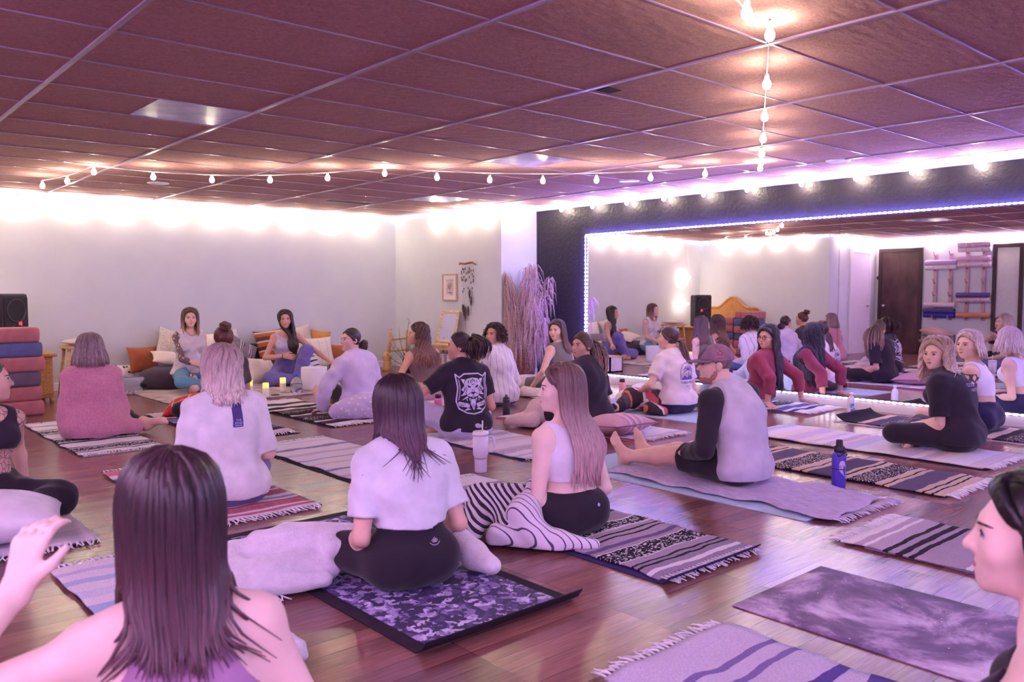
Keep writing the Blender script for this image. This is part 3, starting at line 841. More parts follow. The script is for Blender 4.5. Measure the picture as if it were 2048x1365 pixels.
pillow((5.38,10.30,.20), (60,-8,20), .17, .17, .05, stripe_mat('white_black_tassel', [(0,WHT),(.3,BLK),(.34,WHT),(.5,BLK),(.56,WHT),(.7,BLK),(.74,WHT)], wob=0), 'white pillow with black bands beside the raised knee of the instructor')
pillow((5.86,10.88,.46), (80,8,0), .16, .16, .05, fabric('ochre_cotton', (196,132,70)), 'ochre pillow peeking over the large cream ribbed pillow')
pillow((5.55,10.90,.50), (82,-10,0), .19, .19, .05, fabric('oatmeal_cotton', (206,190,180)), 'oatmeal pillow behind the large cream ribbed pillow')
pillow((6.06,10.70,.27), (70,4,-4), .17, .15, .05, C_rust, 'rust pillow with a pale patch right of the large cream ribbed pillow')
g = Geo(); g.lathe([(0,-.33),(.07,-.33),(.095,-.30),(.10,0),(.095,.30),(.07,.33),(0,.33)], 22)
o = g.obj('bolster', pmat('boucle_tan', (196,172,160), rough=.95, var=.2, scale=40, bump=.8, bscale=60)); o.rotation_euler = (0, PI/2, .05); o.location = (6.0,10.34,.105); tag(o, 'long tan bolster on the floor by the back wall', 'bolster')

# ================================================================ bottles, cups, candles, bowl
GLS = pmat('clear_plastic', (235,235,245), rough=.08, var=.0, trans=.95, ior=1.3, spec=.5)
WATER = pmat('water', (225,228,245), rough=.02, var=0, trans=1.0, ior=1.33)
def tumbler(loc, rz, col, label, name='tumbler', s=1.0, lid=(226,216,230)):
    r_ = empty(name, loc, math.radians(rz)); tag(r_, label, 'tumbler')
    c = pmat('cup_%d_%d' % (col[0], col[1]), col, rough=.4, var=.02)
    l = pmat('lid_%d' % lid[0], lid, rough=.3, var=.02)
    Geo().lathe([(0,0),(.036*s,0),(.0385*s,.008*s),(.0395*s,.085*s),(.040*s,.098*s),(.049*s,.115*s),(.0505*s,.235*s),(0,.236*s)], 28).obj('cup', c, r_)
    Geo().lathe([(0,.236*s),(.051*s,.236*s),(.052*s,.252*s),(.047*s,.262*s),(0,.263*s)], 28).obj('lid', l, r_)
    Geo().tube([(.012*s,0,.255*s),(.014*s,0,.33*s)], .0045*s, 10).obj('straw', l, r_)
    Geo().tube([(.047*s,0,.222*s),(.075*s,0,.224*s),(.092*s,0,.205*s),(.093*s,0,.150*s),(.078*s,0,.128*s),(.048*s,0,.128*s)], .0085*s, 10).obj('handle', c, r_)
    Geo().lathe([(.0405*s,.098*s),(.0415*s,.096*s),(.0415*s,.088*s),(.0400*s,.086*s)], 24).obj('band', pmat('band_%d' % col[0], tuple(int(x*.82) for x in col), rough=.4), r_)
    return r_
tumbler((3.36,4.13,.0), -20, (218,204,226), 'white handled tumbler with straw on the floor by the striped throw', s=1.02)
tumbler((5.36,9.52,.013), 150, (52,42,54), 'black handled tumbler held by the instructor in the lavender top', s=1.05, lid=(50,42,52))

def bottle(loc, prof, body, cap, capm, label, n=26, extra=None, cat='water bottle', name='water_bottle'):
    r_ = empty(name, loc); tag(r_, label, cat)
    Geo().lathe(prof, n).obj('body', body, r_)
    Geo().lathe(cap, n).obj('cap', capm, r_)
    if extra: extra(r_)
    return r_
M_bcap = pmat('black_plastic', (44,36,46), rough=.45)
def navy_extra(r_):
    Geo().tube([(.045*math.cos(a), .045*math.sin(a)*.4-.02, .215 - .05*max(0, math.sin(a*1.0+1.2)) + .02*math.cos(a)) for a in np.linspace(-.4, 5.2, 22)], .005, 8).obj('carry_loop', M_bcap, r_)
    Geo().lathe([(.0405,.118),(.0415,.117),(.0415,.113),(.0405,.112)], 26).obj('ring', M_bcap, r_)
    # pale printed patch on the side facing the view
    V, F = [], []
    pts = []
    out = [(-.2,.155),(-.1,.163),(.1,.168),(.35,.16),(.5,.13),(.55,.09),(.55,.058),(.30,.075),(.0,.092),(-.2,.105),(-.24,.12),(-.18,.13),(-.25,.14)]
    c0 = (.1,.115)
    def P(a, z): 
        an = -2.3 + a*1.4
        return (.0413*math.cos(an), .0413*math.sin(an), z)
    V = [P(*c0)] + [P(*q) for q in out]
    F = [(0, 1+i, 1+(i+1) % len(out)) for i in range(len(out))]
    mesh_obj('print', V, F, pmat('bottle_print', (206,186,218), rough=.4), r_)
bottle((4.67,2.37,.0), [(0,0),(.039,0),(.0405,.004),(.0405,.185),(.037,.20),(.030,.212),(0,.213)], pmat('cobalt_steel', (84,62,186), rough=.35, var=.03), [(0,.205),(.030,.205),(.031,.245),(.021,.25),(.019,.285),(.0,.287)], M_bcap, 'cobalt blue steel bottle with black cap by the lavender gauze throw', extra=navy_extra)
def label_extra(r_):
    g = Geo()
    for a0, z0, r in ((-2.6,.10,.018),(-2.1,.11,.014),(-2.5,.06,.012),(-1.9,.07,.016)):
        V = [(.0345*math.cos(a0), .0345*math.sin(a0), z0)] + [(.0345*math.cos(a0+r/.034*math.cos(t)), .0345*math.sin(a0+r/.034*math.cos(t)), z0+r*math.sin(t)) for t in np.linspace(0, 2*PI, 13)[:-1]]
        g.add((V, [(0, 1+i, 1+(i+1) % 12) for i in range(12)]))
    g.obj('label_print', pmat('label_blue', (96,150,214), rough=.4), r_)
bottle((7.42,3.66,0), [(0,0),(.031,0),(.034,.01),(.034,.145),(.028,.175),(.014,.19),(.014,.2),(0,.2)], pmat('milky_plastic', (226,220,236), rough=.25, var=.02), [(0,.198),(.016,.198),(.016,.222),(0,.223)], pmat('white_cap', (230,224,236), rough=.4), 'small white plastic bottle with blue print by the mirror ledge', extra=label_extra)
def marks(r_):
    g = Geo()
    for i in range(11):
        z = .03 + i*.011
        for a0, w in ((-2.25,.10),(-1.75,.08)):
            V = [(.0467*math.cos(a0+s*w), .0467*math.sin(a0+s*w), z+t*.0016) for s, t in ((-1,-1),(1,-1),(1,1),(-1,1))]
            g.add((V, [(0,1,2,3)]))
    V = [(.0467*math.cos(-2.0+s*.02), .0467*math.sin(-2.0+s*.02), z) for s, z in ((-1,.025),(1,.025),(1,.15),(-1,.15))]
    g.add((V, [(0,1,2,3)]))
    g.obj('measure_marks', pmat('white_print', (214,206,232), rough=.5), r_)
    Geo().tube([(-.034,-.012,.166),(-.044,-.014,.172),(-.050,-.016,.15),(-.049,-.016,.10)], .003, 8).obj('strap', pmat('white_cap', (230,224,236), rough=.4), r_)
bottle((5.43,6.50,0), [(0,0),(.044,0),(.046,.004),(.046,.150),(.040,.160),(.034,.162),(0,.162)], pmat('blue_tritan', (58,72,160), rough=.2, var=.06, trans=.25), [(0,.162),(.036,.162),(.036,.184),(0,.186)], pmat('grey_cap', (190,178,196), rough=.4), 'blue wide-mouth bottle with measure marks beside the woman in the striped shirt', extra=marks)
bottle((5.10,5.88,0), [(0,0),(.033,0),(.035,.006),(.035,.11),(.031,.120),(.031,.13),(.035,.138),(.034,.162),(0,.163)], pmat('dark_squeeze', (62,46,66), rough=.4, var=.05), [(0,.162),(.030,.162),(.028,.172),(.013,.178),(.012,.196),(0,.197)], M_bcap, 'dark squeeze bottle on the floor in front of the cream waffle blanket')
bottle((6.80,5.92,0), [(0,0),(.034,0),(.036,.005),(.036,.170),(.032,.185),(0,.186)], pmat('coral_steel', (222,150,156), rough=.4, var=.03), [(0,.182),(.030,.182),(.030,.215),(.024,.222),(0,.222)], M_bcap, 'coral pink bottle with black cap in front of the mirror')
bottle((4.70,6.42,0), [(0,0),(.036,0),(.038,.005),(.038,.13),(.034,.15),(0,.151)], pmat('hot_pink_bottle', (222,120,176), rough=.4, var=.03), [(0,.15),(.03,.15),(.03,.185),(0,.186)], M_bcap, 'hot pink bottle with black cap beside the knee of the woman in the tiger tee')
def jug_extra(r_):
    Geo().lathe([(0,.004),(.062,.004),(.066,.05),(.064,.10),(0,.1)], 24).obj('water', WATER, r_)
    Geo().tube([(.0,.0,.205),(-.045,.01,.206)], .008, 10).obj('spout', pmat('blue_cap', (58,84,214), rough=.4), r_)
    V = [(.0685*math.cos(a)*1.0, .0685*math.sin(a), z) for z in (.035,.06) for a in np.linspace(-1.55, -.75, 7)]
    mesh_obj('label', V, [(i, i+1, i+8, i+7) for i in range(6)], pmat('jug_label', (92,82,150), rough=.5), r_)
bottle((4.42,8.80,.013), [(0,0),(.064,0),(.068,.006),(.068,.10),(.060,.14),(.030,.182),(.024,.19),(0,.19)], GLS, [(0,.188),(.026,.188),(.026,.214),(0,.215)], pmat('blue_cap', (58,84,214), rough=.4), 'clear water jug with bright blue cap in front of the white singing bowl', extra=jug_extra, cat='jug', name='water_jug')
# singing bowl
o = Geo().lathe([(0,0),(.12,0),(.148,.012),(.152,.03),(.152,.265),(.148,.272),(.144,.265),(.142,.035),(.13,.022),(0,.018)], 40).obj('singing_bowl', pmat('frosted_quartz', (226,218,228), rough=.5, var=.02))
o.location = (4.70,8.90,.013); tag(o, 'frosted white singing bowl on the rug in front of the instructors', 'singing bowl')
M_wax = pmat('ivory_wax', (232,224,206), rough=.5, var=.02)
for x, y, h_, lab in ((3.90,8.90,.175,'tall ivory flameless candle at the left of the three'), (3.99,8.68,.155,'short ivory flameless candle on the front edge of the rug'), (4.34,8.98,.165,'ivory flameless candle beside the water jug')):
    r_ = empty('pillar_candle', (x, y, .013)); tag(r_, lab, 'candle', 'flameless candles on the rug')
    Geo().lathe([(0,0),(.034,0),(.035,.004),(.035,h_*.62),(0,h_*.62)], 22).obj('wax_body', M_wax, r_)
    Geo().lathe([(0,h_*.62),(.035,h_*.62),(.035,h_-.006),(.032,h_),(.025,h_-.012),(0,h_-.016)], 22).obj('lit_top', pmat('lit_wax', (236,226,150), rough=.5, var=.02, emit=(240,230,110), estr=.10), r_)
o = Geo().tube([(.045*math.cos(a), .045*math.sin(a), .004) for a in np.linspace(0, 2*PI, 25)], .004, 6).obj('bracelet', M_bcap); o.location = (4.12,8.72,.016); tag(o, 'black ring bracelet lying on the rug by the candles', 'bracelet')
o = rbox('white_card', (-.04,-.01,0), (.04,.01,.20), M_trim, None, .002); o.location = (3.84,8.98,.013); tag(o, 'narrow white card standing beside the tallest candle', 'card')
# zip bag of beads
r_ = empty('zip_bag', (2.93,10.02,0)); tag(r_, 'clear zip bag of mixed beads on the floor by the black cushion', 'bag')
V, F = [], []
n = 14
for s in (1, -1):
    for j in range(n+1):
        for i in range(n+1):
            u, v = 2*i/n-1, j/n
            V.append(((.15+.02*math.sin(v*9))*u*(1+.12*v), s*(.055*(1-abs(u)**3)*(1-v)**.7 + .004*smoothnoise(u*5, v*6, 3)), .01+.19*v))
for s in range(2):
    for j in range(n):
        for i in range(n):
            q = s*(n+1)**2 + j*(n+1)+i; F.append((q, q+1, q+n+2, q+n+1) if s == 0 else (q, q+n+1, q+n+2, q+1))
mesh_obj('pouch', V, F, pmat('clear_bag', (225,220,240), rough=.12, var=0, alpha=.28, spec=.8), r_)
g = Geo(); rb = random.Random(4)
for i in range(70):
    x, y = rb.uniform(-.11,.11), rb.uniform(-.03,.03); z = .012+rb.random()*.035
    g.lathe([(0,-.009),(.007,-.006),(.009,0),(.007,.006),(0,.009)], 8, rb.randrange(3), (x, y, z))
b_ = g.obj('beads', [pmat('bead_cream', (226,206,190)), pmat('bead_rust', (190,96,70)), pmat('bead_blue', (90,84,150))], r_); b_['kind'] = 'stuff'
Geo().tube([(-.168,0,.2),(0,.002,.203),(.168,0,.2)], .004, 6).obj('zip_seal', pmat('zip_blue', (110,100,190), rough=.3), r_)

# ================================================================ furniture
M_pine = pmat('pale_pine', (206,164,122), rough=.5, var=.12, scale=5, stretch=(1,1,14), bump=.05)
M_pineh = pmat('pale_pine_h', (206,164,122), rough=.5, var=.12, scale=5, stretch=(14,1,1), bump=.05)
# tall stool behind the woman in pink
r_ = empty('step_stool', (2.52,10.2,0)); tag(r_, 'pale wooden stool with a cushion behind the woman in the pink cardigan', 'stool')
for sx in (-1, 1):
    for sy in (-1, 1):
        Geo().tube([(.21*sx,.17*sy,0),(.165*sx,.12*sy,.56)], .022, 8, ((0,1,0),.7)).obj('leg', M_pine, r_)
for z, w in ((.14,.20),(.30,.185)):
    for sy in (-1, 1): rbox('rung', (-w,sy*.15-.012,z-.014), (w,sy*.15+.012,z+.014), M_pineh, r_, .003)
rbox('seat', (-.20,-.16,.555), (.20,.16,.585), M_pineh, r_, .006)
pillow((2.52,10.2,.625), (0,0,4), .19,.15,.04, C_cream, 'thin cream cushion on top of the pale wooden stool', pinch=.03)
# console table with framed mirror
r_ = empty('console_table', (7.03,9.30,0)); tag(r_, 'low pale wood console table against the niche wall', 'table')
rbox('table_top', (-.19,-.44,.41), (.19,.44,.44), M_pineh, r_, .004)
for sx in (-1, 1):
    for sy in (-1, 1): rbox('leg', (.16*sx-.02,.40*sy-.02,0), (.16*sx+.02,.40*sy+.02,.41), M_pine, r_, .003)
rbox('shelf', (-.17,-.42,.14), (.17,.42,.16), M_pineh, r_, .003)
rbox('apron', (-.165,-.41,.36), (-.145,.41,.41), M_pineh, r_, .002)
for y, lab in ((9.45,'left pale fabric bin on the shelf of the console table'), (9.08,'right pale fabric bin on the shelf of the console table')):
    tag(rbox('fabric_bin', (6.90,y-.15,.161), (7.18,y+.15,.30), fabric('bin_fabric', (206,192,212)), None, .012), lab, 'storage bin')
r_ = empty('framed_mirror', (7.06,9.47,.443)); r_.rotation_euler = (0, math.radians(14), 0)
tag(r_, 'small mirror in a rough driftwood frame leaning on the console table', 'mirror')
M_drift = pmat('driftwood', (200,158,106), rough=.7, var=.4, scale=9, stretch=(1,1,5), bump=.5, col2=(232,214,190))
g = Geo()
for p, q in (((0,-.20,.02),(0,.20,.02)),((0,-.20,.45),(0,.20,.45)),((0,-.19,.0),(0,-.185,.47)),((0,.19,.0),(0,.185,.47))):
    pa, pb = Vector(p), Vector(q)
    P = [pa.lerp(pb, t) + Vector((0, .006*math.sin(t*9+pa.z*7), .006*math.sin(t*7+pa.y*9))) for t in np.linspace(0,1,9)]
    g.tube(P, [.026+.005*math.sin(i*2.1) for i in range(9)], 8, ((1,0,0),.6))
g.obj('frame', M_drift, r_)
rbox('glass', (-.004,-.18,.03), (.006,.18,.44), m_mir, r_, 0)
r_ = empty('tissue_box', (6.98,9.02,.441)); tag(r_, 'patterned tissue box on the right end of the console table', 'tissue box')
rbox('carton', (-.06,-.12,0), (.06,.12,.09), spot_mat('tissue_carton', (222,196,170), (240,226,206), 30, .22), r_, .003)
pt = pillow((0,0,.115), (70,10,30), .05,.04,.02, C_white, 'x'); pt.name = 'tissue'; pt.parent = r_; del pt['label']; del pt['category']
# white lettered crate in front of the console
r_ = empty('lettered_crate', (6.62,8.42,0)); tag(r_, 'white crate with dark letters in front of the console table', 'crate')
bm = bmesh.new(); add_box(bm, (-.14,-.36,0), (.14,.36,.02)); add_box(bm, (-.14,-.36,0), (-.12,.36,.22)); add_box(bm, (.12,-.36,0), (.14,.36,.22)); add_box(bm, (-.14,-.36,0), (.14,-.34,.22)); add_box(bm, (-.14,.34,0), (.14,.36,.22))
bm_obj('boards', bm, pmat('whitewashed_wood', (222,212,216), rough=.6, var=.06), r_)
rbox('rim', (-.15,-.37,.22), (.15,.37,.235), M_pineh, r_, .003)
V, F = [], []
for poly in text_polys('ETE', .15, .12, 0):
    o_ = len(V); V += [(-.1415, -x, .11+y) for x, y in poly]; F.append(tuple(range(o_, o_+len(poly))))
mesh_obj('lettering', V, F, pmat('letter_ink', (84,66,88)), r_, False)
# bamboo rack and vase with yellow branches
r_ = empty('bamboo_stand', (6.72,10.45,0)); tag(r_, 'bamboo stand with a turned wooden base by the niche corner', 'stand')
M_bam = pmat('bamboo', (200,150,100), rough=.45, var=.2, scale=7, stretch=(1,1,6))
Geo().lathe([(0,0),(.075,0),(.078,.02),(.062,.05),(.056,.15),(.070,.19),(.078,.215),(.060,.235),(.03,.28),(0,.285)], 26).obj('base', M_bam, r_)
Geo().tube([(.02,0,.26),(.05,0,.42),(.075,0,.62)], [.026,.025,.02], 12).obj('post', M_bam, r_)
Geo().tube([(.36,0,.01),(.36,0,.60)], .022, 12).obj('post', M_bam, r_)
for z in (.29,.46): Geo().tube([(.03+z*.07,0,z),(.36,0,z+.01)], .015, 10).obj('rung', M_bam, r_)
r_ = empty('glass_vase', (6.80,10.05,0)); tag(r_, 'dark glass vase holding yellow flowering branches', 'vase')
Geo().lathe([(0,0),(.055,0),(.075,.03),(.08,.10),(.060,.19),(.040,.24),(.052,.27),(.047,.268),(.036,.24),(.054,.19),(.07,.1),(.0,.02)], 24).obj('vase_body', pmat('smoked_glass', (52,46,56), rough=.1, var=.05, spec=.7), r_)
fl = empty('flowering_branches', (6.80,10.05,.05)); tag(fl, 'bare branches with yellow blossoms standing in the dark glass vase', 'flowers')
rb = random.Random(11); M_twig = pmat('twig', (84,58,56), rough=.8); M_blo = pmat('yellow_blossom', (222,166,66), rough=.7, var=.2, scale=30)
for k, (dx, dz, dy) in enumerate(((-.26,.50,-.05),(-.13,.66,.02),(.02,.78,.0),(.10,.60,.05),(.22,.62,-.05),(.34,.66,0),(-.22,.40,.04),(.05,.5,-.1),(-.36,.28,.02),(.16,.44,.05))):
    P = [Vector((0,0,0)) + Vector((dx*t + .02*math.sin(t*6+k), dy*t - .0*t, dz*t - .05*t*t)) for t in np.linspace(0,1,9)]
    br_ = Geo().tube(P, [.006-.0005*i for i in range(9)], 6)
    for t in range(4, 9):
        if rb.random() < .6:
            e = P[t] + Vector((rb.uniform(-.07,.07), rb.uniform(-.05,.05), rb.uniform(-.01,.06))); br_.tube([P[t], P[t].lerp(e,.5)+Vector((0,0,.006)), e], [.003,.0025,.0015], 5)
            P.append(e)
    b_ = br_.obj('branch', M_twig, fl)
    if k == 8: continue
    g = Geo()
    for q in P[4:]:
        for m_ in range(rb.randrange(1, 4)):
            c = q + Vector((rb.uniform(-.018,.018), rb.uniform(-.018,.018), rb.uniform(-.012,.018)))
            for p_ in range(5):
                a = p_*1.257 + rb.random(); d = Vector((math.cos(a), math.sin(a), .35)).normalized(); s = d.cross(Vector((0,0,1))).normalized()*.006
                g.add(([c, c+d*.008+s, c+d*.019, c+d*.008-s], [(0,1,2,3)]))
    f_ = g.obj('blossoms', M_blo, b_); f_['kind'] = 'stuff'
# picture and wall hanging on the niche wall
r_ = empty('framed_picture', (XN-.002,9.58,1.235)); tag(r_, 'small framed cactus drawing on the niche wall', 'picture')
bm = bmesh.new()
for lo, hi in (((-.022,-.17,-.195),(0,.17,-.175)),((-.022,-.17,.175),(0,.17,.195)),((-.022,-.17,-.175),(0,-.15,.175)),((-.022,.15,-.175),(0,.17,.175))): add_box(bm, lo, hi)
bm_obj('frame', bm, M_pineh, r_, False, .002)
rbox('mount', (-.010,-.15,-.175), (-.004,.15,.175), pmat('mount_board', (228,220,224), rough=.8, var=.01), r_, 0)
rbox('paper', (-.0115,-.085,-.115), (-.0102,.085,.115), pmat('tea_paper', (214,194,196), rough=.9), r_, 0)
polys = []
for pts in ([(0,-.07),(0,.02),(.002,.065)],[(0,-.03),(-.03,-.005),(-.045,.035)],[(0,-.04),(.035,-.01),(.045,.04)],[(0,-.02),(-.018,.02),(-.022,.05)],[(0,-.02),(.02,.02),(.02,.055)]): polys += stroke(pts, .011)
polys += stroke([(-.045,-.078),(.045,-.078)], .016)
V, F = [], []
for poly in polys:
    o_ = len(V); V += [(-.0122, -x, y) for x, y in poly]; F.append(tuple(range(o_, o_+len(poly))))
mesh_obj('drawing', V, F, pmat('cactus_ink', (140,110,122)), r_, False)
r_ = empty('feather_hanging', (XN-.03,9.15,1.56)); tag(r_, 'driftwood and feather wall hanging beside the framed drawing', 'wall hanging')
M_bark = pmat('bark', (150,100,84), rough=.85, var=.3, scale=20, bump=.5)
g = Geo(); g.tube([(0,.19,.0),(0,.14,.012),(0,.05,.004),(0,-.04,.016),(0,-.12,.02),(0,-.19,-.012)], [.008,.012,.012,.014,.013,.009], 8); g.tube([(0,.14,.012),(0,.18,.03)], [.008,.004], 6); g.obj('driftwood_branch', M_bark, r_)
M_fea = pmat('dark_feather', (84,58,66), rough=.8, var=.3, scale=40, stretch=(1,1,.3)); M_str = pmat('hanging_thread', (206,192,196), rough=.8); M_bead = pmat('brown_wood_bead', (96,66,66), rough=.6)
rb = random.Random(5)
for i, (y, L, fe) in enumerate(((.13,.30,0),(.10,.62,.16),(.075,.66,.22),(.045,.70,.28),(.015,.5,0),(-.02,.66,.2),(-.05,.42,.18),(-.085,.52,.2),(-.11,.40,.0),(-.135,.30,0))):
    s_ = Geo().tube([(0,y,0),(.004,y+.004,-L*.5),(0,y,-L)], .0014, 5).obj('thread', M_str, r_)
    g = Geo()
    for k in range(rb.randrange(2,5)):
        z = -rb.uniform(.06, L-.05-fe) if L-.05-fe > .07 else -.07
        g.lathe([(0,-.018),(.006,-.014),(.007,0),(.006,.014),(0,.018)], 8, 0, (0,y,z))
    g.obj('beads', M_bead, s_)['kind'] = 'stuff'
    if fe:
        V, F = [], []
        for k in range(9):
            t = k/8; w = .020*math.sin(min(1,t*1.25+.08)*PI)**.7 + .002
            for s in (-1, 0, 1): V.append((-.003-.004*(s == 0), y+s*w, -L+fe*.35-fe*t))
        for k in range(8):
            for s in range(2):
                a = k*3+s; F.append((a, a+1, a+4, a+3))
        o_ = mesh_obj('feather', V, F, M_fea, s_); sm_ = o_.modifiers.new('thick', 'SOLIDIFY'); sm_.thickness = .002
# pampas grass in a basket
bk = empty('woven_basket', (7.46,8.22,0)); tag(bk, 'tall brown coiled basket in the corner by the dark wall', 'basket')
g = Geo()
for k in range(19):
    z = .012+.021*k; r = .118+.018*math.sin(k/18*PI*.9)
    g.tube([(r*math.cos(a), r*math.sin(a), z) for a in np.linspace(0, 2*PI, 29)], .0125, 6)
g.obj('coils', pmat('brown_rattan', (150,96,84), rough=.7, var=.3, scale=30, bump=.4, col2=(96,60,60)), bk)
Geo().lathe([(0,.002),(.11,.002),(.125,.2),(.112,.39),(.10,.39),(.115,.2),(.10,.012),(0,.012)], 28).obj('lining', pmat('rattan_dark', (84,54,56)), bk)
pg = empty('pampas_grass', (7.46,8.22,.05)); tag(pg, 'big dried pampas grass bunch standing in the brown coiled basket', 'dried grass')
M_pam = pmat('pampas_plume', (226,194,198), rough=.95, var=.25, scale=50, col2=(186,148,160)); M_stem = pmat('dry_stem', (176,146,120), rough=.8)
rb = random.Random(21)
for k in range(26):
    left = k < 7
    a = rb.uniform(-2.6, 1.2)
    topz = rb.uniform(.72, 1.12) if k % 3 else rb.uniform(1.15, 1.50)
    if left: tx, ty = rb.uniform(-.23,-.12), rb.uniform(.14,.21); topz = rb.uniform(.95,1.38)
    else: tx, ty = rb.uniform(-.20,.24), rb.uniform(-.34,.14)
    st = Vector((tx*.25, ty*.25, .30)); tp = Vector((tx, ty, topz))
    P = [Vector((tx*.1, ty*.1, .02)), st, st.lerp(tp, .5)+Vector((0,0,.06)), tp]
    P = [Vector((np.interp(t, (0,.33,.66,1), [q[i] for q in P])) for i in range(3)) if False else P[0].lerp(P[1], min(1,t*3)) if t < .333 else (P[1].lerp(P[2], (t-.333)*3) if t < .666 else P[2].lerp(P[3], (t-.666)*3)) for t in np.linspace(0,1,10)]
    stem = Geo().tube(P, [.005]*6+[.004,.0035,.003,.002], 5).obj('stem', M_stem, pg)
    g = Geo()
    for s in range(120):
        t = rb.random()**.8
        q = P[4].lerp(P[9], t) if t < 1 else P[9]
        L = rb.uniform(.22,.42)*(1.05-.5*t)
        an = rb.uniform(0, 2*PI); d = Vector((math.cos(an), math.sin(an), 0))
        w = rb.uniform(.05,.17)*(1.1-.5*t)
        pts = [q, q + d*w*.45 + Vector((0,0,L*.16)), q + d*w + Vector((0,0,-L*.20)), q + d*w*1.2 + Vector((rb.uniform(-.01,.01),0,-L*.95))]
        pts = [Vector((min(max(p.x, -.225+max(0,(p.y-.16))), .40), min(p.y, .215), p.z)) for p in pts]
        g.tube(pts, [.0022,.0042,.0036,.0008], 3, None, 0, False)
    g.obj('plume', M_pam, stem)['kind'] = 'stuff'
tag(rbox('storage_box', (7.42,7.52,0), (7.70,7.80,.17), fabric('pale_box', (196,180,206)), None, .008), 'pale lavender box on the floor right of the coiled basket', 'box')

# ================================================================ left corner: speaker, bolsters, headboard
r_ = empty('loudspeaker', (1.75,10.10,.53), math.radians(34)); tag(r_, 'black loudspeaker standing on the wicker cabinet in the corner', 'speaker')
M_spk = pmat('speaker_black', (44,36,42), rough=.5, var=.05)
rbox('cabinet', (-.17,-.15,0), (.17,.17,.64), M_spk, r_, .03, 3)
rbox('grille', (-.15,-.162,.05), (.15,-.145,.60), pmat('speaker_mesh', (38,32,36), rough=.7, bump=.4, bscale=400), r_, .012)
for z in (.19,.46):
    o = Geo().lathe([(.10,0),(.115,.004),(.12,.010),(.125,.004),(.125,0)], 30).obj('woofer_ring', pmat('ring_dark', (58,50,58), rough=.35), r_); o.rotation_euler = (PI/2,0,0); o.location = (0,-.160,z)
rbox('badge', (.02,-.166,.30), (.065,-.160,.345), pmat('badge_red', (224,70,80), rough=.4, emit=(230,70,80), estr=.08), r_, .003)
r_ = empty('wicker_cabinet', (1.75,10.12,0)); tag(r_, 'tan wicker cabinet under the black loudspeaker', 'cabinet')
M_wick = pmat('tan_wicker', (206,146,84), rough=.6, var=.3, scale=60, stretch=(1,1,4), bump=.8, bscale=90)
rbox('body', (-.40,-.22,.05), (.40,.22,.49), M_wick, r_, .01)
rbox('top', (-.44,-.25,.49), (.44,.25,.528), M_wick, r_, .015)
for sx in (-1,1):
    for sy in (-1,1): Geo().tube([(.38*sx,.20*sy,0),(.38*sx,.20*sy,.06)], .022, 8).obj('leg', M_wick, r_)
for sx in (-.2,.2):
    rbox('door', (sx-.185,-.228,.09), (sx+.185,-.219,.46), M_wick, r_, .006)
r_ = empty('wicker_headboard', (.67,10.1,0)); r_.rotation_euler = (0, math.radians(-3), 0); tag(r_, 'arched tan wicker headboard leaning on the left wall, seen in the mirror', 'headboard')
V, F = [], []
prof = []
for i in range(41):
    u = i/40*2-1
    z = .90 + .22*(math.cos(min(1,abs(u)/.62)*PI)*.5+.5) if abs(u) < .62 else .90
    if abs(u) > .93: z -= .10*((abs(u)-.93)/.07)**2
    prof.append((u*.62, z))
for s in (0, .035):
    for y, z in prof: V += [(s, y, 0), (s, y, z)]
n = len(prof)*2
for i in range(len(prof)-1):
    a = i*2; F += [(a, a+1, a+3, a+2), (n+a, n+a+2, n+a+3, n+a+1), (a+1, n+a+1, n+a+3, a+3)]
F += [(0,n,n+1,1), (n-2,n-1,2*n-1,2*n-2)]
mesh_obj('panel', V, F, pmat('headboard_weave', (206,142,78), rough=.6, var=.2, scale=120, stretch=(1,1,.06), bump=.8, bscale=110), r_, False)
Geo().tube([(.02,y,z) for y, z in prof], .032, 10).obj('rolled_rim', M_wick, r_)
g = Geo()
for a, b in (((.0,.20),(.18,0)),((.18,0),(0,-.20)),((0,-.2),(-.18,0)),((-.18,0),(0,.2))): g.tube([(.038,a[1],.74+a[0]*.5),(.038,b[1],.74+b[0]*.5)], .006, 6)
g.obj('diamond_trim', pmat('wicker_pale', (226,176,110), rough=.6), r_)
tag(rbox('storage_cube', (.72,9.70,0), (1.12,10.05,.62), C_black, None, .01), 'black storage cube between the headboard and the bolster stack', 'storage cube')
# stack of bolsters, two columns
BC = {'r': fabric('bolster_rose', (176,108,112), bump=.3), 'b': fabric('bolster_blue', (92,96,140), bump=.3), 'g': fabric('bolster_grey', (104,88,106), bump=.3)}
nm = {'r': 'dusty rose', 'b': 'slate blue', 'g': 'grey plum'}
pos = ['bottom', 'second from the floor', 'third from the floor', 'fourth from the floor', 'fifth from the floor', 'topmost']
def bolster(x0, y0, z0, L, W, Hh, key, label):
    r_ = empty('rectangular_bolster', (x0, y0, z0)); tag(r_, label, 'bolster')
    bm = bmesh.new(); add_box(bm, (0,0,0), (L,W,Hh))
    bmesh.ops.subdivide_edges(bm, edges=bm.edges[:], cuts=5, use_grid_fill=True)
    for v in bm.verts:
        u, w_, h_ = v.co.x/L*2-1, v.co.y/W*2-1, v.co.z/Hh*2-1
        v.co.y += .010*w_*(1-h_*h_)*(1-u*u); v.co.x += .012*u*(1-h_*h_)*(1-w_*w_)
    o = bm_obj('cushion', bm, BC[key], r_, True, .022, 3)
    for f in (0, 1):
        Geo().tube([(L*f + (.012 if f else -.012), W*.5, Hh*.2), (L*f + (.022 if f else -.022), W*.5, Hh*.5), (L*f + (.012 if f else -.012), W*.5, Hh*.8)], .008, 6, ((0,1,0),1)).obj('handle', BC[key], r_)
rb = random.Random(9)
z = .0
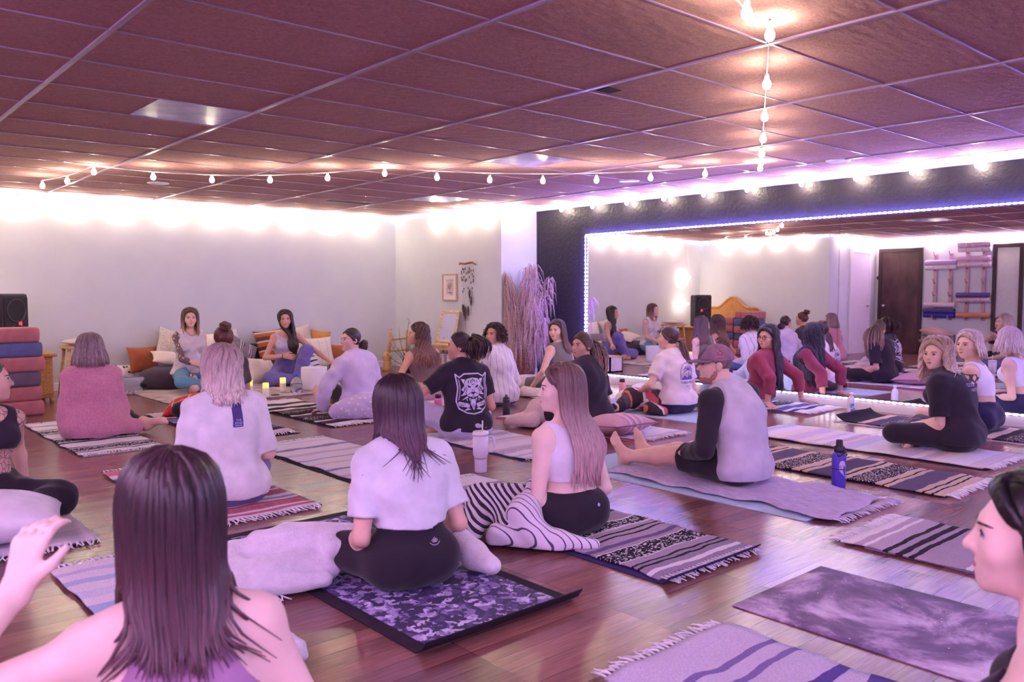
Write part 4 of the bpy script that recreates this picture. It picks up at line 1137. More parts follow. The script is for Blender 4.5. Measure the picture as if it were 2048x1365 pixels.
for i, key in enumerate('rrgrbr'):
    hh = .140
    bolster(1.20+rb.uniform(-.02,.02), 8.96+rb.uniform(-.012,.008), z, .66, .29, hh, key, '%s bolster, %s in the front column of the bolster stack' % (nm[key], pos[i])); z += hh+.001
z = .0
for i, key in enumerate('grbrr'):
    hh = .145
    bolster(1.22+rb.uniform(-.02,.02), 9.275+rb.uniform(-.0,.015), z, .62, .29, hh, key, '%s bolster, %s in the rear column of the bolster stack' % (nm[key], ['bottom','second from the floor','third from the floor','fourth from the floor','topmost'][i])); z += hh+.001
bulb((1.2,10.80,1.58), 'warm bulb hanging in the corner above the loudspeaker, upper of two', 'bulbs hanging in the corner')
bulb((1.28,10.78,1.02), 'warm bulb hanging in the corner beside the loudspeaker, lower of two', 'bulbs hanging in the corner')
o = Geo().tube([(0,0,0),(.0,-.10,-.69),(.08,-.12,-1.25)], .003, 6).obj('bulb_string', M_cord); o.location = (1.2,10.9,2.29); tag(o, 'thin cord with two bulbs hanging in the corner by the loudspeaker', 'cord')

# ================================================================ what the mirror shows: doors, racks, framed glass
M_ddoor = pmat('dark_stained_wood', (84,52,56), rough=.45, var=.35, scale=4, stretch=(1,1,.5), bump=.1)
r_ = empty('door_1', (XD,7.48,0)); structure(r_)
rbox('slab', (0,-.37,0), (.035,.37,2.06), M_ddoor, r_, .003)
bm = bmesh.new()
for lo, hi in (((0,-.44,0),(.05,-.37,2.14)),((0,.37,0),(.05,.44,2.14)),((0,-.37,2.06),(.05,.37,2.14))): add_box(bm, lo, hi)
bm_obj('door_frame', bm, pmat('dark_frame', (62,40,46), rough=.5), r_, False, .004)
o = Geo().lathe([(0,0),(.022,0),(.022,.01),(.012,.02),(.012,.04),(.03,.055),(.03,.075),(0,.085)], 18).obj('door_knob', pmat('satin_nickel', (206,200,206), rough=.3, metal=.8), r_); o.rotation_euler = (0,PI/2,0); o.location = (.035,.30,.97)
r_ = empty('door_2', (-.70,YS,0)); structure(r_)
rbox('slab', (-.36,-.03,0), (.36,0,2.03), M_trim, r_, .003)
bm = bmesh.new()
for lo, hi in (((-.44,-.04,0),(-.36,0,2.11)),((.36,-.04,0),(.44,0,2.11)),((-.36,-.04,2.03),(.36,0,2.11))): add_box(bm, lo, hi)
bm_obj('door_frame', bm, M_trim, r_, False, .004)
Geo().tube([(-.28,-.03,.96),(-.28,-.075,.96),(-.18,-.078,.96)], .010, 8).obj('door_handle', pmat('bronze', (96,70,60), rough=.35, metal=.6), r_)
r_ = empty('thermostat', (XD,7.965,1.60)); tag(r_, 'small thermostat on the wall beside the dark door, seen in the mirror', 'thermostat')
r_.location = (XD, 7.93, 1.55)
for nm_, rr, dd, mm in (('back_plate', .05, .008, M_trim), ('dial', .038, .022, M_bcap)):
    o = Geo().lathe([(0,0),(rr,0),(rr,dd),(0,dd)], 24).obj(nm_, mm, r_); o.rotation_euler = (0,PI/2,0)
M_rack = pmat('rack_wood', (186,150,160), rough=.6, var=.15, scale=8)
def rack(y0, y1, z0, z1, pegs, lab):
    r_ = empty('mat_rack', (XD+.002,(y0+y1)/2,0)); tag(r_, lab, 'rack')
    for y in (y0, y1):
        yy = y-(y0+y1)/2
        rbox('upright', (0,yy-.032,z0), (.035,yy+.032,z1), M_rack, r_, .003)
        for z in pegs: Geo().tube([(.03,yy,z-.02),(.10,yy,z-.015),(.15,yy,z+.05)], [.018,.016,.012], 8, ((0,1,0),.7)).obj('peg', M_rack, r_)
    return r_
rack(6.50,6.79, .70, 2.0, (1.99,1.70,1.45,1.20,.94,.74), 'wooden mat rack nearer the dark door, seen in the mirror')
rack(5.91,6.20, .70, 2.12, (2.02,1.72,1.45,1.20,1.06,.76), 'wooden mat rack beside the framed glass, seen in the mirror')
M_floral = spot_mat('floral_roll', (214,190,206), (130,70,110), 40, .3)
for y, z, x, mt, lab in ((6.66,1.83,.115,M_nat('roll_lilac',(196,176,212)),'lilac rolled mat, upper of the top pair on the rack by the dark door'),(6.66,1.735,.10,M_nat('roll_white',(220,208,222)),'white rolled mat, lower of the top pair on the rack by the dark door'),
    (6.67,1.00,.10,M_nat('roll_cream',(214,198,208)),'cream rolled mat on the lower pegs of the rack by the dark door'),(6.67,.885,.12,M_nat('roll_indigo',(84,72,128)),'indigo rolled mat above the bright blue one on the rack by the dark door'),(6.67,.795,.10,M_nat('roll_blue',(64,60,160)),'bright blue rolled mat at the bottom of the rack by the dark door'),
    (6.06,2.155,.115,M_floral,'patterned rolled mat at the very top of the rack by the framed glass'),(6.06,2.06,.10,M_nat('roll_white',(220,208,222)),'white rolled mat under the patterned one at the rack top'),(6.06,1.885,.12,M_nat('roll_pink',(214,180,206)),'pink rolled mat, upper of the middle pair on the rack by the framed glass'),(6.06,1.775,.10,M_nat('roll_blush',(220,196,212)),'blush rolled mat, lower of the middle pair on the rack by the framed glass'),
    (6.06,1.19,.12,M_nat('roll_slate',(96,84,140)),'slate blue rolled mat above the floral one on the rack by the framed glass'),(6.06,1.10,.10,M_floral,'floral rolled mat under the slate blue one on the rack by the framed glass'),(6.06,.81,.10,M_nat('roll_orange',(206,140,110)),'orange rolled mat at the bottom of the rack by the framed glass')):
    g = Geo(); g.lathe([(.018,-.29),(.047,-.29),(.048,-.285),(.048,.285),(.047,.29),(.018,.29),(.016,.28),(.016,-.28)], 20)
    o = g.obj('rolled_mat', mt); o.rotation_euler = (PI/2,0,0); o.location = (XD+x, y, z); tag(o, lab, 'rolled mat')
r_ = empty('framed_glass', (XD,5.50,1.33)); tag(r_, 'tall pale glass panel in a dark frame on the wall, seen in the mirror', 'framed panel')
bm = bmesh.new()
for lo, hi in (((0,-.26,-.82),(.045,-.19,.82)),((0,.19,-.82),(.045,.26,.82)),((0,-.19,.75),(.045,.19,.82)),((0,-.19,-.82),(.045,.19,-.75))): add_box(bm, lo, hi)
bm_obj('frame', bm, pmat('dark_frame', (62,40,46), rough=.5), r_, False, .004)
rbox('pane', (.004,-.19,-.75), (.016,.19,.75), pmat('pale_glass', (206,206,204), rough=.15, var=.03), r_, 0)
r_ = empty('blanket_basket', (-1.08,6.62,0)); tag(r_, 'wire basket piled with folded tan blankets, seen in the mirror', 'basket')
g = Geo()
for sx in (-1,1):
    for sy in (-1,1): g.tube([(.2*sx,.26*sy,0),(.2*sx,.26*sy,.42)], .01, 6)
for z in (.03,.2,.4):
    g.tube([(-.2,-.26,z),(.2,-.26,z),(.2,.26,z),(-.2,.26,z),(-.2,-.26,z)], .007, 6)
for k in range(7):
    y = -.22+.0733*k; g.tube([(.2,y,.03),(.2,y,.4)], .004, 5)
g.obj('wire_frame', pmat('bronze', (96,70,60), rough=.35, metal=.6), r_)
C_tan = fabric('tan_blanket', (190,156,150), bump=.4)
for i, (z, dy, rr, lab) in enumerate(((.12,0,.08,'lowest folded tan blanket in the wire basket'),(.28,.02,.08,'middle folded tan blanket in the wire basket'),(.46,.0,.085,'top folded tan blanket heaped over the wire basket'))):
    pillow((-1.08,6.62+dy,z), (6*i,4,10*i), .19,.25,rr, C_tan, lab, cat='blanket', name='folded_blanket', pw=4, pinch=.02)
# ================================================================ people
A = lambda *v: np.array(v if len(v) > 1 else v[0], dtype=np.float64)
def nrm(v):
    v = np.asarray(v, float)
    return v / (np.linalg.norm(v) + 1e-12)
def rot(axis, ang):
    return np.array(Matrix.Rotation(ang, 3, Vector(axis)))

class Prim:
    """rounded cone (a,ra)-(b,rb), or ellipsoid, optionally squashed along a direction and cut by a plane"""
    __slots__ = ('kind','a','b','ra','rb','k','sq','cut','R','rad','op','tag')
    def __init__(s, kind, a, b=None, ra=0, rb=0, k=0.03, sq=None, cut=None, R=None, rad=None, op=1, tag=''):
        s.kind=kind; s.a=np.asarray(a,float); s.b=None if b is None else np.asarray(b,float)
        s.ra=ra; s.rb=rb; s.k=k; s.sq=sq; s.cut=cut; s.R=R; s.rad=None if rad is None else np.asarray(rad,float); s.op=op; s.tag=tag
    def box(s):
        if s.kind == 'c':
            r = max(s.ra, s.rb)
            return np.minimum(s.a, s.b) - r, np.maximum(s.a, s.b) + r
        r = s.rad.max()
        return s.a - r, s.a + r
    def grown(s, g, k=None):
        n = Prim(s.kind, s.a, s.b, s.ra+g if s.ra else 0, s.rb+g if s.rb else 0, s.k if k is None else k, s.sq, s.cut, s.R, None if s.rad is None else s.rad+g, s.op, s.tag)
        return n
    def dist(s, x, y, z):
        f = np.float32
        if s.kind == 'c':
            a = s.a
            ba = s.b - a
            px, py, pz = x - f(a[0]), y - f(a[1]), z - f(a[2])
            if s.sq is not None:
                q, fac = s.sq
                dq = (px*f(q[0]) + py*f(q[1]) + pz*f(q[2])) * f(1/fac - 1)
                px = px + dq*f(q[0]); py = py + dq*f(q[1]); pz = pz + dq*f(q[2])
                ba = ba + q * (ba @ q) * (1/fac - 1)
            l2 = max(ba @ ba, 1e-9)
            t = np.clip((px*f(ba[0]) + py*f(ba[1]) + pz*f(ba[2])) * f(1/l2), 0, 1)
            d = np.sqrt((px - t*f(ba[0]))**2 + (py - t*f(ba[1]))**2 + (pz - t*f(ba[2]))**2) - (f(s.ra) + t*f(s.rb - s.ra))
            if s.sq is not None: d = d * f(0.5*(1+s.sq[1]))
        else:
            px, py, pz = x - f(s.a[0]), y - f(s.a[1]), z - f(s.a[2])
            if s.R is not None:
                M = s.R.T
                px, py, pz = (px*f(M[0,0])+py*f(M[0,1])+pz*f(M[0,2]), px*f(M[1,0])+py*f(M[1,1])+pz*f(M[1,2]), px*f(M[2,0])+py*f(M[2,1])+pz*f(M[2,2]))
            r = s.rad
            k0 = np.sqrt((px/f(r[0]))**2 + (py/f(r[1]))**2 + (pz/f(r[2]))**2)
            k1 = np.sqrt((px/f(r[0]**2))**2 + (py/f(r[1]**2))**2 + (pz/f(r[2]**2))**2) + f(1e-6)
            d = k0 * (k0 - 1) / k1
        if s.cut is not None:
            for (c, n) in s.cut:
                d = np.maximum(d, (x-f(c[0]))*f(n[0]) + (y-f(c[1]))*f(n[1]) + (z-f(c[2]))*f(n[2]))
        return d

def cone(a, b, ra, rb, k=0.03, sq=None, tag='', cut=None): return Prim('c', a, b, ra, rb, k, sq, cut, tag=tag)
def ball(a, r, k=0.03, tag='', op=1): return Prim('c', a, np.asarray(a, float)+1e-4, r, r, k, tag=tag, op=op)
def elli(a, rad, R=None, k=0.03, tag='', op=1): return Prim('e', a, k=k, R=R, rad=rad, tag=tag, op=op)

def combine(D, d, p):
    k = np.float32(max(p.k, 1e-4))
    if p.op > 0:
        h = np.maximum(k - np.abs(D - d), 0) / k
        return np.minimum(D, d) - h*h*k*np.float32(0.25)
    d = -d
    h = np.maximum(k - np.abs(D - d), 0) / k
    return np.maximum(D, d) + h*h*k*np.float32(0.25)

def sdf_points(P, prims):
    x, y, z = (P[:, i].astype(np.float32) for i in range(3))
    D = np.full(len(P), 1.0, np.float32)
    for p in prims: D = combine(D, p.dist(x, y, z), p)
    return D

def sdf_mesh(prims, h, post=None, pad=0.02):
    """surface nets on the union of the primitives"""
    los, his = zip(*[p.box() for p in prims if p.op > 0])
    lo = np.min(los, 0) - pad - 2*h
    hi = np.max(his, 0) + pad + 2*h
    n = np.ceil((hi - lo) / h).astype(int) + 1
    ax = [(lo[i] + h*np.arange(n[i])).astype(np.float32) for i in range(3)]
    D = np.full(n, 0.2, np.float32)
    for p in prims:
        a, b = p.box()
        m = p.k + 3*h + 0.01
        s = [slice(max(0, int((a[i]-m-lo[i])/h)), min(n[i], int((b[i]+m-lo[i])/h)+2)) for i in range(3)]
        if any(q.stop <= q.start for q in s): continue
        x = ax[0][s[0]][:, None, None]; y = ax[1][s[1]][None, :, None]; z = ax[2][s[2]][None, None, :]
        sub = D[s[0], s[1], s[2]]
        D[s[0], s[1], s[2]] = combine(sub, p.dist(x, y, z), p)
    if post is not None:
        D = post(D, ax[0][:, None, None], ax[1][None, :, None], ax[2][None, None, :])
    D[0] = D[-1] = 0.2; D[:, 0] = D[:, -1] = 0.2; D[:, :, 0] = D[:, :, -1] = 0.2
    S = D < 0
    c = np.zeros(tuple(n-1), np.uint8)
    for dx in (0, 1):
        for dy in (0, 1):
            for dz in (0, 1):
                c += S[dx:n[0]-1+dx, dy:n[1]-1+dy, dz:n[2]-1+dz]
    act = (c > 0) & (c < 8)
    I = np.argwhere(act)
    if len(I) == 0: return np.zeros((0,3)), np.zeros((0,4), int)
    idx = np.full(act.shape, -1, np.int32)
    idx[act] = np.arange(len(I))
    acc = np.zeros((len(I), 3)); cnt = np.zeros(len(I))
    corners = [(0,0,0),(1,0,0),(0,1,0),(1,1,0),(0,0,1),(1,0,1),(0,1,1),(1,1,1)]
    vals = [D[I[:,0]+q[0], I[:,1]+q[1], I[:,2]+q[2]] for q in corners]
    for i, q in enumerate(corners):
        for ax_i in range(3):
            if q[ax_i] == 0:
                j = i | (1 << ax_i)
                va, vb = vals[i], vals[j]
                m = (va < 0) != (vb < 0)
                t = va[m] / (va[m] - vb[m])
                pt = np.tile(np.array(q, float), (m.sum(), 1))
                pt[:, ax_i] += t
                acc[m] += pt; cnt[m] += 1
    V = lo + (I + acc / cnt[:, None]) * h
    F = []
    for a in range(3):
        b, d = (a+1) % 3, (a+2) % 3
        sl0 = [slice(None)]*3; sl1 = [slice(None)]*3
        sl0[a] = slice(0, -1); sl1[a] = slice(1, None)
        s0, s1 = S[tuple(sl0)], S[tuple(sl1)]
        E = np.argwhere(s0 != s1)
        E = E[(E[:, b] > 0) & (E[:, d] > 0) & (E[:, b] < n[b]-1) & (E[:, d] < n[d]-1)]
        inside = s0[E[:,0], E[:,1], E[:,2]]
        def cell(ob, od):
            q = E.copy(); q[:, b] += ob; q[:, d] += od
            return idx[q[:,0], q[:,1], q[:,2]]
        quad = np.stack([cell(-1,-1), cell(0,-1), cell(0,0), cell(-1,0)], 1)
        quad[~inside] = quad[~inside][:, ::-1]
        F.append(quad)
    return V, np.concatenate(F)

def smooth_net(V, F, it=2, lam=.5):
    E_ = np.concatenate([F[:, [0,1]], F[:, [1,2]], F[:, [2,3]], F[:, [3,0]]])
    E_ = np.concatenate([E_, E_[:, ::-1]])
    cnt = np.bincount(E_[:,0], minlength=len(V)).astype(float)[:, None] + 1e-9
    for _ in range(it):
        S_ = np.stack([np.bincount(E_[:,0], weights=V[E_[:,1], j], minlength=len(V)) for j in range(3)], 1)
        V = V + lam*(S_/cnt - V)
    return V

def fast_mesh(name, V, F, mats, parent, midx=None):
    me = bpy.data.meshes.new(name)
    me.vertices.add(len(V)); me.loops.add(F.size); me.polygons.add(len(F))
    me.vertices.foreach_set('co', np.asarray(V, np.float32).ravel())
    me.loops.foreach_set('vertex_index', np.asarray(F, np.int32).ravel())
    me.polygons.foreach_set('loop_start', np.arange(0, F.size, 4, dtype=np.int32))
    me.polygons.foreach_set('use_smooth', np.ones(len(F), bool))
    if midx is not None: me.polygons.foreach_set('material_index', np.asarray(midx, np.int32))
    for m in (mats if isinstance(mats, (list, tuple)) else [mats]): me.materials.append(m)
    me.update(); me.validate()
    return link(bpy.data.objects.new(name, me), parent)

def folds(amp, seed, fr=26.0):
    f = np.float32
    def post(D, x, y, z):
        s = seed
        u = x*f(fr) + f(1.6)*np.sin(z*f(fr*0.55) + f(s)) + y*f(fr*0.5)
        v = z*f(fr*1.15) + f(1.9)*np.sin(x*f(fr*0.45) + y*f(fr*0.6) + f(2*s))
        w = (x*f(0.6) - y*f(0.5) + z*f(0.7))*f(fr*1.9) + f(s)
        n = np.sin(u)*np.sin(v + f(s)) + f(0.45)*np.sin(w + f(1.3)*np.sin(v*f(0.7)))
        return D + f(amp)*n
    return post

def ik(a, t, l1, l2, pole):
    a = A(a); t = A(t)
    d = t - a
    L = np.linalg.norm(d)
    mx = (l1 + l2) * 0.995
    if L > mx:
        t = a + d / L * mx; d = t - a; L = mx
    u = d / L
    p = A(pole) - u * (A(pole) @ u)
    p = nrm(p)
    c = (l1*l1 + L*L - l2*l2) / (2*L)
    hh = math.sqrt(max(l1*l1 - c*c, 1e-6))
    return a + u*c + p*hh, t

def hand_prims(w, d, n, side, curl=0.5, spread=0.12, s=1.0, tag='hand'):
    """w wrist, d finger direction, n back-of-hand normal, side +1 when the thumb leaves towards cross(d,n)"""
    d = nrm(d); n = nrm(A(n) - d*(A(n)@d)); x = np.cross(d, n) * side
    P = []
    kn = w + d*0.085*s
    for o, r in ((-0.026, .013), (0, .0145), (0.024, .0135)):
        P.append(cone(w + x*o*0.6*s, kn + x*o*s, r*s, (r-.001)*s, .02, (n, .8), tag))
    for i, (o, L, r) in enumerate(((0.031,.070,.0083), (0.0105,.080,.0086), (-0.0105,.074,.0083), (-0.030,.058,.0074))):
        b = kn + x*o*s
        sp = x * (o*spread*14)
        q = b
        ang = 0.0
        for j, f in enumerate((.45, .32, .23)):
            ang += curl*(0.55 if j == 0 else 0.85) * (1 + 0.12*(i-1))
            dr = nrm((d + sp*0.25)*math.cos(ang) - n*math.sin(ang))
            q2 = q + dr*L*f*s
            P.append(cone(q, q2, r*s*(1-.08*j), r*s*(.93-.08*j), .006, None, tag))
            q = q2
    tb = w + d*0.025*s + x*0.026*s
    t1 = tb + nrm(d*0.75 + x*0.6 - n*0.25)*0.042*s
    t2 = t1 + nrm(d*0.95 + x*0.15 - n*(0.2+curl*0.5))*0.034*s
    P.append(cone(tb, t1, .0125*s, .0098*s, .012, None, tag)); P.append(cone(t1, t2, .0095*s, .0078*s, .006, None, tag))
    return P

def foot_prims(ank, d, n, side, s=1.0, tag='foot'):
    """ank ankle, d heel-to-toe direction, n top-of-foot normal, side +1 when the big toe lies towards cross(d,n)"""
    d = nrm(d); n = nrm(A(n) - d*(A(n)@d)); x = np.cross(d, n)*side
    heel = ank - n*0.045*s - d*0.03*s
    bal = ank - n*0.058*s + d*0.115*s
    P = [ball(heel, .032*s, .03, tag), cone(heel, bal + x*.012*s, .030*s, .022*s, .03, None, tag), cone(ank, bal - x*.015*s, .034*s, .02*s, .04, None, tag), cone(ank, heel, .036*s, .03*s, .03, None, tag)]
    for i, (o, L, r) in enumerate(((.028,.052,.0125), (.009,.050,.0088), (-.008,.043,.0082), (-.023,.035,.0077), (-.036,.026,.0072))):
        b = bal + x*o*s - d*.004
        P.append(cone(b, b + d*L*s - n*.004*s, r*1.25*s, r*s, .010, None, tag))
    return P

def skin_mat(name, col):
    if name in MATS: return MATS[name]
    m = pmat(name, col, rough=0.55, var=0.06, scale=9, bump=0.05, bscale=180, spec=0.35)
    b = m.node_tree.nodes['Principled BSDF']
    b.inputs['Subsurface Weight'].default_value = 0.08
    b.inputs['Subsurface Radius'].default_value = (0.02, 0.008, 0.005)
    return m

def hair_mat(name, root, tip, z0=-0.2, z1=0.6, streak=0.5):
    """strand-streaked hair; root and tip colours mixed by height in the person's own space"""
    if name in MATS: return MATS[name]
    m, nt, b = new_mat(name)
    tc = N(nt, 'ShaderNodeTexCoord')
    mp = N(nt, 'ShaderNodeMapping'); mp.inputs['Scale'].default_value = (1, 1, 0.12)
    nt.links.new(tc.outputs['Object'], mp.inputs['Vector'])
    no = N(nt, 'ShaderNodeTexNoise'); no.inputs['Scale'].default_value = 95; no.inputs['Detail'].default_value = 5
    nt.links.new(mp.outputs['Vector'], no.inputs['Vector'])
    sep = N(nt, 'ShaderNodeSeparateXYZ'); nt.links.new(tc.outputs['Object'], sep.inputs['Vector'])
    mr = N(nt, 'ShaderNodeMapRange'); mr.inputs['From Min'].default_value = z0; mr.inputs['From Max'].default_value = z1
    nt.links.new(sep.outputs['Z'], mr.inputs['Value'])
    ad = N(nt, 'ShaderNodeMath', operation='MULTIPLY_ADD'); nt.links.new(no.outputs['Fac'], ad.inputs[0]); ad.inputs[1].default_value = streak*1.6
    sb = N(nt, 'ShaderNodeMath', operation='SUBTRACT'); nt.links.new(mr.outputs['Result'], sb.inputs[0]); sb.inputs[1].default_value = streak*0.8
    nt.links.new(sb.outputs[0], ad.inputs[2])
    r = ramp(nt, [(0.1, srgb(tip)), (0.9, srgb(root))])
    nt.links.new(ad.outputs[0], r.inputs['Fac'])
    r2 = ramp(nt, [(0.32, (0.40,0.40,0.40,1)), (0.68, (1.2,1.2,1.2,1))]); nt.links.new(no.outputs['Fac'], r2.inputs['Fac'])
    mx = N(nt, 'ShaderNodeMix', data_type='RGBA', blend_type='MULTIPLY'); mx.inputs['Factor'].default_value = 1
    nt.links.new(r.outputs['Color'], mx.inputs[6]); nt.links.new(r2.outputs['Color'], mx.inputs[7])
    nt.links.new(mx.outputs[2], b.inputs['Base Color'])
    b.inputs['Roughness'].default_value = 0.42
    b.inputs['Specular IOR Level'].default_value = 0.45
    bu = N(nt, 'ShaderNodeBump'); bu.inputs['Strength'].default_value = 0.5; bu.inputs['Distance'].default_value = 0.004
    nt.links.new(no.outputs['Fac'], bu.inputs['Height']); nt.links.new(bu.outputs['Normal'], b.inputs['Normal'])
    MATS[name] = m
    return m

class Body:
    """skeleton and primitives of one seated person, in the person's own frame (faces +Y, right hand towards +X)"""
    def __init__(s, P):
        g = P.get
        sc = s.sc = g('scale', 1.0)
        male = g('male', False)
        bw = g('bw', 1.0)                     # body width
        hz = g('hip_z', 0.105)
        s.pel = A(0, 0, hz)
        lf, ls = math.radians(g('lean', 4)), math.radians(g('side', 0))
        cv = math.radians(g('curve', 8))
        def updir(f): return nrm(A(math.sin(ls), math.sin(f)*math.cos(ls), math.cos(f)*math.cos(ls)))
        tall = g('tall', 1.0)
        u0, u1, u2 = updir(lf - cv*0.3), updir(lf + cv*0.3), updir(lf + cv)
        s.wai = s.pel + u0*0.150*tall
        s.che = s.wai + u1*0.160*tall
        s.nb = s.che + u2*0.165*tall
        tw = math.radians(g('twist', 0))
        s.R2 = rot(u2, tw)
        s.xt = s.R2 @ nrm(A(math.cos(ls), 0, -math.sin(ls)))   # shoulder axis, to the right
        s.yt = nrm(np.cross(u2, s.xt)); s.u2 = u2
        sw = (0.172 if male else 0.150) * bw**0.5
        sh = 0.075 if not male else 0.07
        s.shR = s.nb - u2*sh + s.xt*sw; s.shL = s.nb - u2*sh - s.xt*sw
        s.hipR = s.pel + A(.085, 0, 0); s.hipL = s.pel - A(.085, 0, 0)
        # head
        hy, hp, hr = (math.radians(g(k, 0)) for k in ('head_yaw', 'head_pitch', 'head_roll'))
        s.hs = (0.97 if male else 0.93) * g('head', 1.0)
        s.HR = rot((0,0,1), hy) @ rot((1,0,0), hp) @ rot((0,1,0), hr)
        s.hc = s.nb + nrm(u2*0.75 + A(0,0,.5))*0.150*g('neck', 1.0) + s.HR @ A(0, .018, 0)
        # arms
        la, lb = 0.275*g('arm', 1), 0.245*g('arm', 1)
        hw = {}
        for sd, shp, sg in (('R', s.shR, 1), ('L', s.shL, -1)):
            t = A(g('wrist'+sd, (0.15*sg, 0.25, 0.16)))
            e, t = ik(shp, t, la, lb, g('elbow'+sd, (0.35*sg, -0.6, -1.0)))
            hw[sd] = (e, t)
        s.elR, s.wrR = hw['R']; s.elL, s.wrL = hw['L']
        # legs
        l1, l2 = 0.40*g('leg', 1), 0.39*g('leg', 1)
        cross = {'R': (-.12, .30, .065), 'L': (.10, .38, .06)}
        for sd, hp_, sg in (('R', s.hipR, 1), ('L', s.hipL, -1)):
            t = A(g('ankle'+sd, cross[sd]))
            kn, t = ik(hp_, t, l1, l2, g('knee'+sd, (1.0*sg, 0.25, 0.12)))
            setattr(s, 'kn'+sd, kn); setattr(s, 'an'+sd, t)
        # primitives
        pr = s.pr = []
        HRm = s.HR; yt = s.yt
        fw = A(0, 1, 0)
        T = 'torso'
        wv = 1.0 if not male else 1.12
        pr.append(cone(s.hipL*A(1,1,1)-A(0,.015,0), s.hipR-A(0,.015,0), .108*bw, .108*bw, .05, None, 'pelvis'))
        pr.append(cone(s.pel+u0*.03-s.xt*.0, s.wai, .135*bw, .108*bw*wv, .06, (nrm(fw - u0*(fw@u0)), .80), T))
        pr.append(cone(s.wai - s.xt*.022, s.che - s.xt*.035, .098*bw*wv, .108*bw*wv, .05, (nrm(s.yt*.5+fw*.5), .82), T))
        pr.append(cone(s.wai + s.xt*.022, s.che + s.xt*.035, .098*bw*wv, .108*bw*wv, .05, (nrm(s.yt*.5+fw*.5), .82), T))
        pr.append(cone(s.che - s.xt*.045, s.nb - u2*.085 - s.xt*.075, .108*bw*wv, .072, .05, (yt, .85), T))
        pr.append(cone(s.che + s.xt*.045, s.nb - u2*.085 + s.xt*.075, .108*bw*wv, .072, .05, (yt, .85), T))
        if not male and g('bust', 1):
            for q in (-1, 1): pr.append(ball(s.che + u2*.03 + s.xt*.07*q + yt*.075, .062, .04, T))
        for shp in (s.shL, s.shR):
            pr.append(cone(s.nb - u2*.015 - yt*.01, shp + u2*.012, .046, .048*(1.12 if male else 1), .045, None, T))
        # neck
        ntop = s.hc + HRm @ (A(0, -.030, -.055)*s.hs)
        pr.append(cone(s.nb - u2*.03, ntop, .055*(1.15 if male else .95), .050*(1.15 if male else .93), .03, None, 'neck'))
        ar = g('armr', 1.0) * (1.18 if male else 1.0)
        for sd in 'RL':
            shp, e, w = getattr(s,'sh'+sd), getattr(s,'el'+sd), getattr(s,'wr'+sd)
            pr.append(cone(shp, e, .047*ar, .033*ar, .03, None, 'uarm'+sd))
            pr.append(cone(e, e + (w-e)*.3, .033*ar, .036*ar, .012, None, 'farm'+sd))
            pr.append(cone(e + (w-e)*.3, w, .036*ar, .024*ar, .015, None, 'farm'+sd))
        lr = g('legr', 1.0)
        for sd in 'RL':
            hp_, kn, an = getattr(s,'hip'+sd), getattr(s,'kn'+sd), getattr(s,'an'+sd)
            pr.append(cone(hp_, kn, .092*lr, .060*lr, .04, None, 'thigh'+sd))
            pr.append(cone(kn, kn + (an-kn)*.35, .056*lr, .056*lr, .03, None, 'shank'+sd))
            pr.append(cone(kn + (an-kn)*.35, an, .056*lr, .036, .03, None, 'shank'+sd))
        s.nbody = len(pr)
        # feet
        for sd, sg in (('R', 1), ('L', -1)):
            an, kn = getattr(s,'an'+sd), getattr(s,'kn'+sd)
            sh = nrm(an - kn)
            fd = A(g('foot'+sd, nrm(sh*.35 + A(0,1,0)*.25 + A(-.8*sg, 0, -.15))))
            fn = A(g('footn'+sd, nrm(-sh + A(0,0,.3))))
            xx = np.cross(nrm(fd), nrm(fn - nrm(fd)*(fn@nrm(fd))))
            side = g('toe'+sd, 1 if xx @ A(-sg,0,0) >= 0 else -1)
            pr += foot_prims(an, fd, fn, side, 1.0, 'foot'+sd)
        # hands
        for sd, sg in (('R', 1), ('L', -1)):
            e, w = getattr(s,'el'+sd), getattr(s,'wr'+sd)
            fd = A(g('hand'+sd, nrm(w - e)))
            hn = A(g('handn'+sd, (0, 0.1, 1)))
            dd = nrm(fd); nn = nrm(hn - dd*(hn@dd))
            th = A(g('thumb'+sd, (-sg, .3, 0)))
            side = 1 if np.cross(dd, nn) @ th > 0 else -1
            pr += hand_prims(w - dd*0.006, dd, nn, side, g('curl'+sd, .45), .1, 1.0 if not male else 1.1, 'hand'+sd)
        # head
        hs = s.hs
        def h(*v): return s.hc + HRm @ (A(*v)*hs)
        s.h = h
        E = lambda c, r, k: pr.append(elli(h(*c), A(*r)*hs, HRm, k*hs, 'head'))
        E((0,-.014,.034), (.073,.091,.085), .02)
        E((0,.026,-.015), (.057,.064,.084), .03)
        E((0,.034,-.064), (.044 if not male else .05,.049,.044), .03)
        pr.append(ball(h(0,.073,-.091), (.017 if not male else .021)*hs, .025, 'head'))
        for q in (-1, 1):
            pr.append(ball(h(.040*q,.054,-.020), .026*hs, .03, 'head'))
            E((.0725*q,-.012,-.004), (.009,.020,.031), .006)
        pr.append(cone(h(-.030,.074,.029), h(.030,.074,.029), .0125*hs, .0125*hs, .02, None, 'head'))
        pr.append(elli(h(0,.074,-.057), A(.026,.018,.020)*hs, HRm, .02, 'head'))
        for q in (-1, 1): pr.append(Prim('e', h(.032*q,.094,.008), rad=A(.019,.013,.0105)*hs, R=HRm, k=.008, op=-1, tag='head'))
        pr.append(cone(h(0,.083,.022), h(0,.108,-.022), .0068*hs, .0108*hs, .010, None, 'head'))
        for q in (-1, 1): pr.append(ball(h(.0105*q,.094,-.027), .0088*hs, .008, 'head'))
    def sel(s, *tags): return [p for p in s.pr if p.tag in tags]

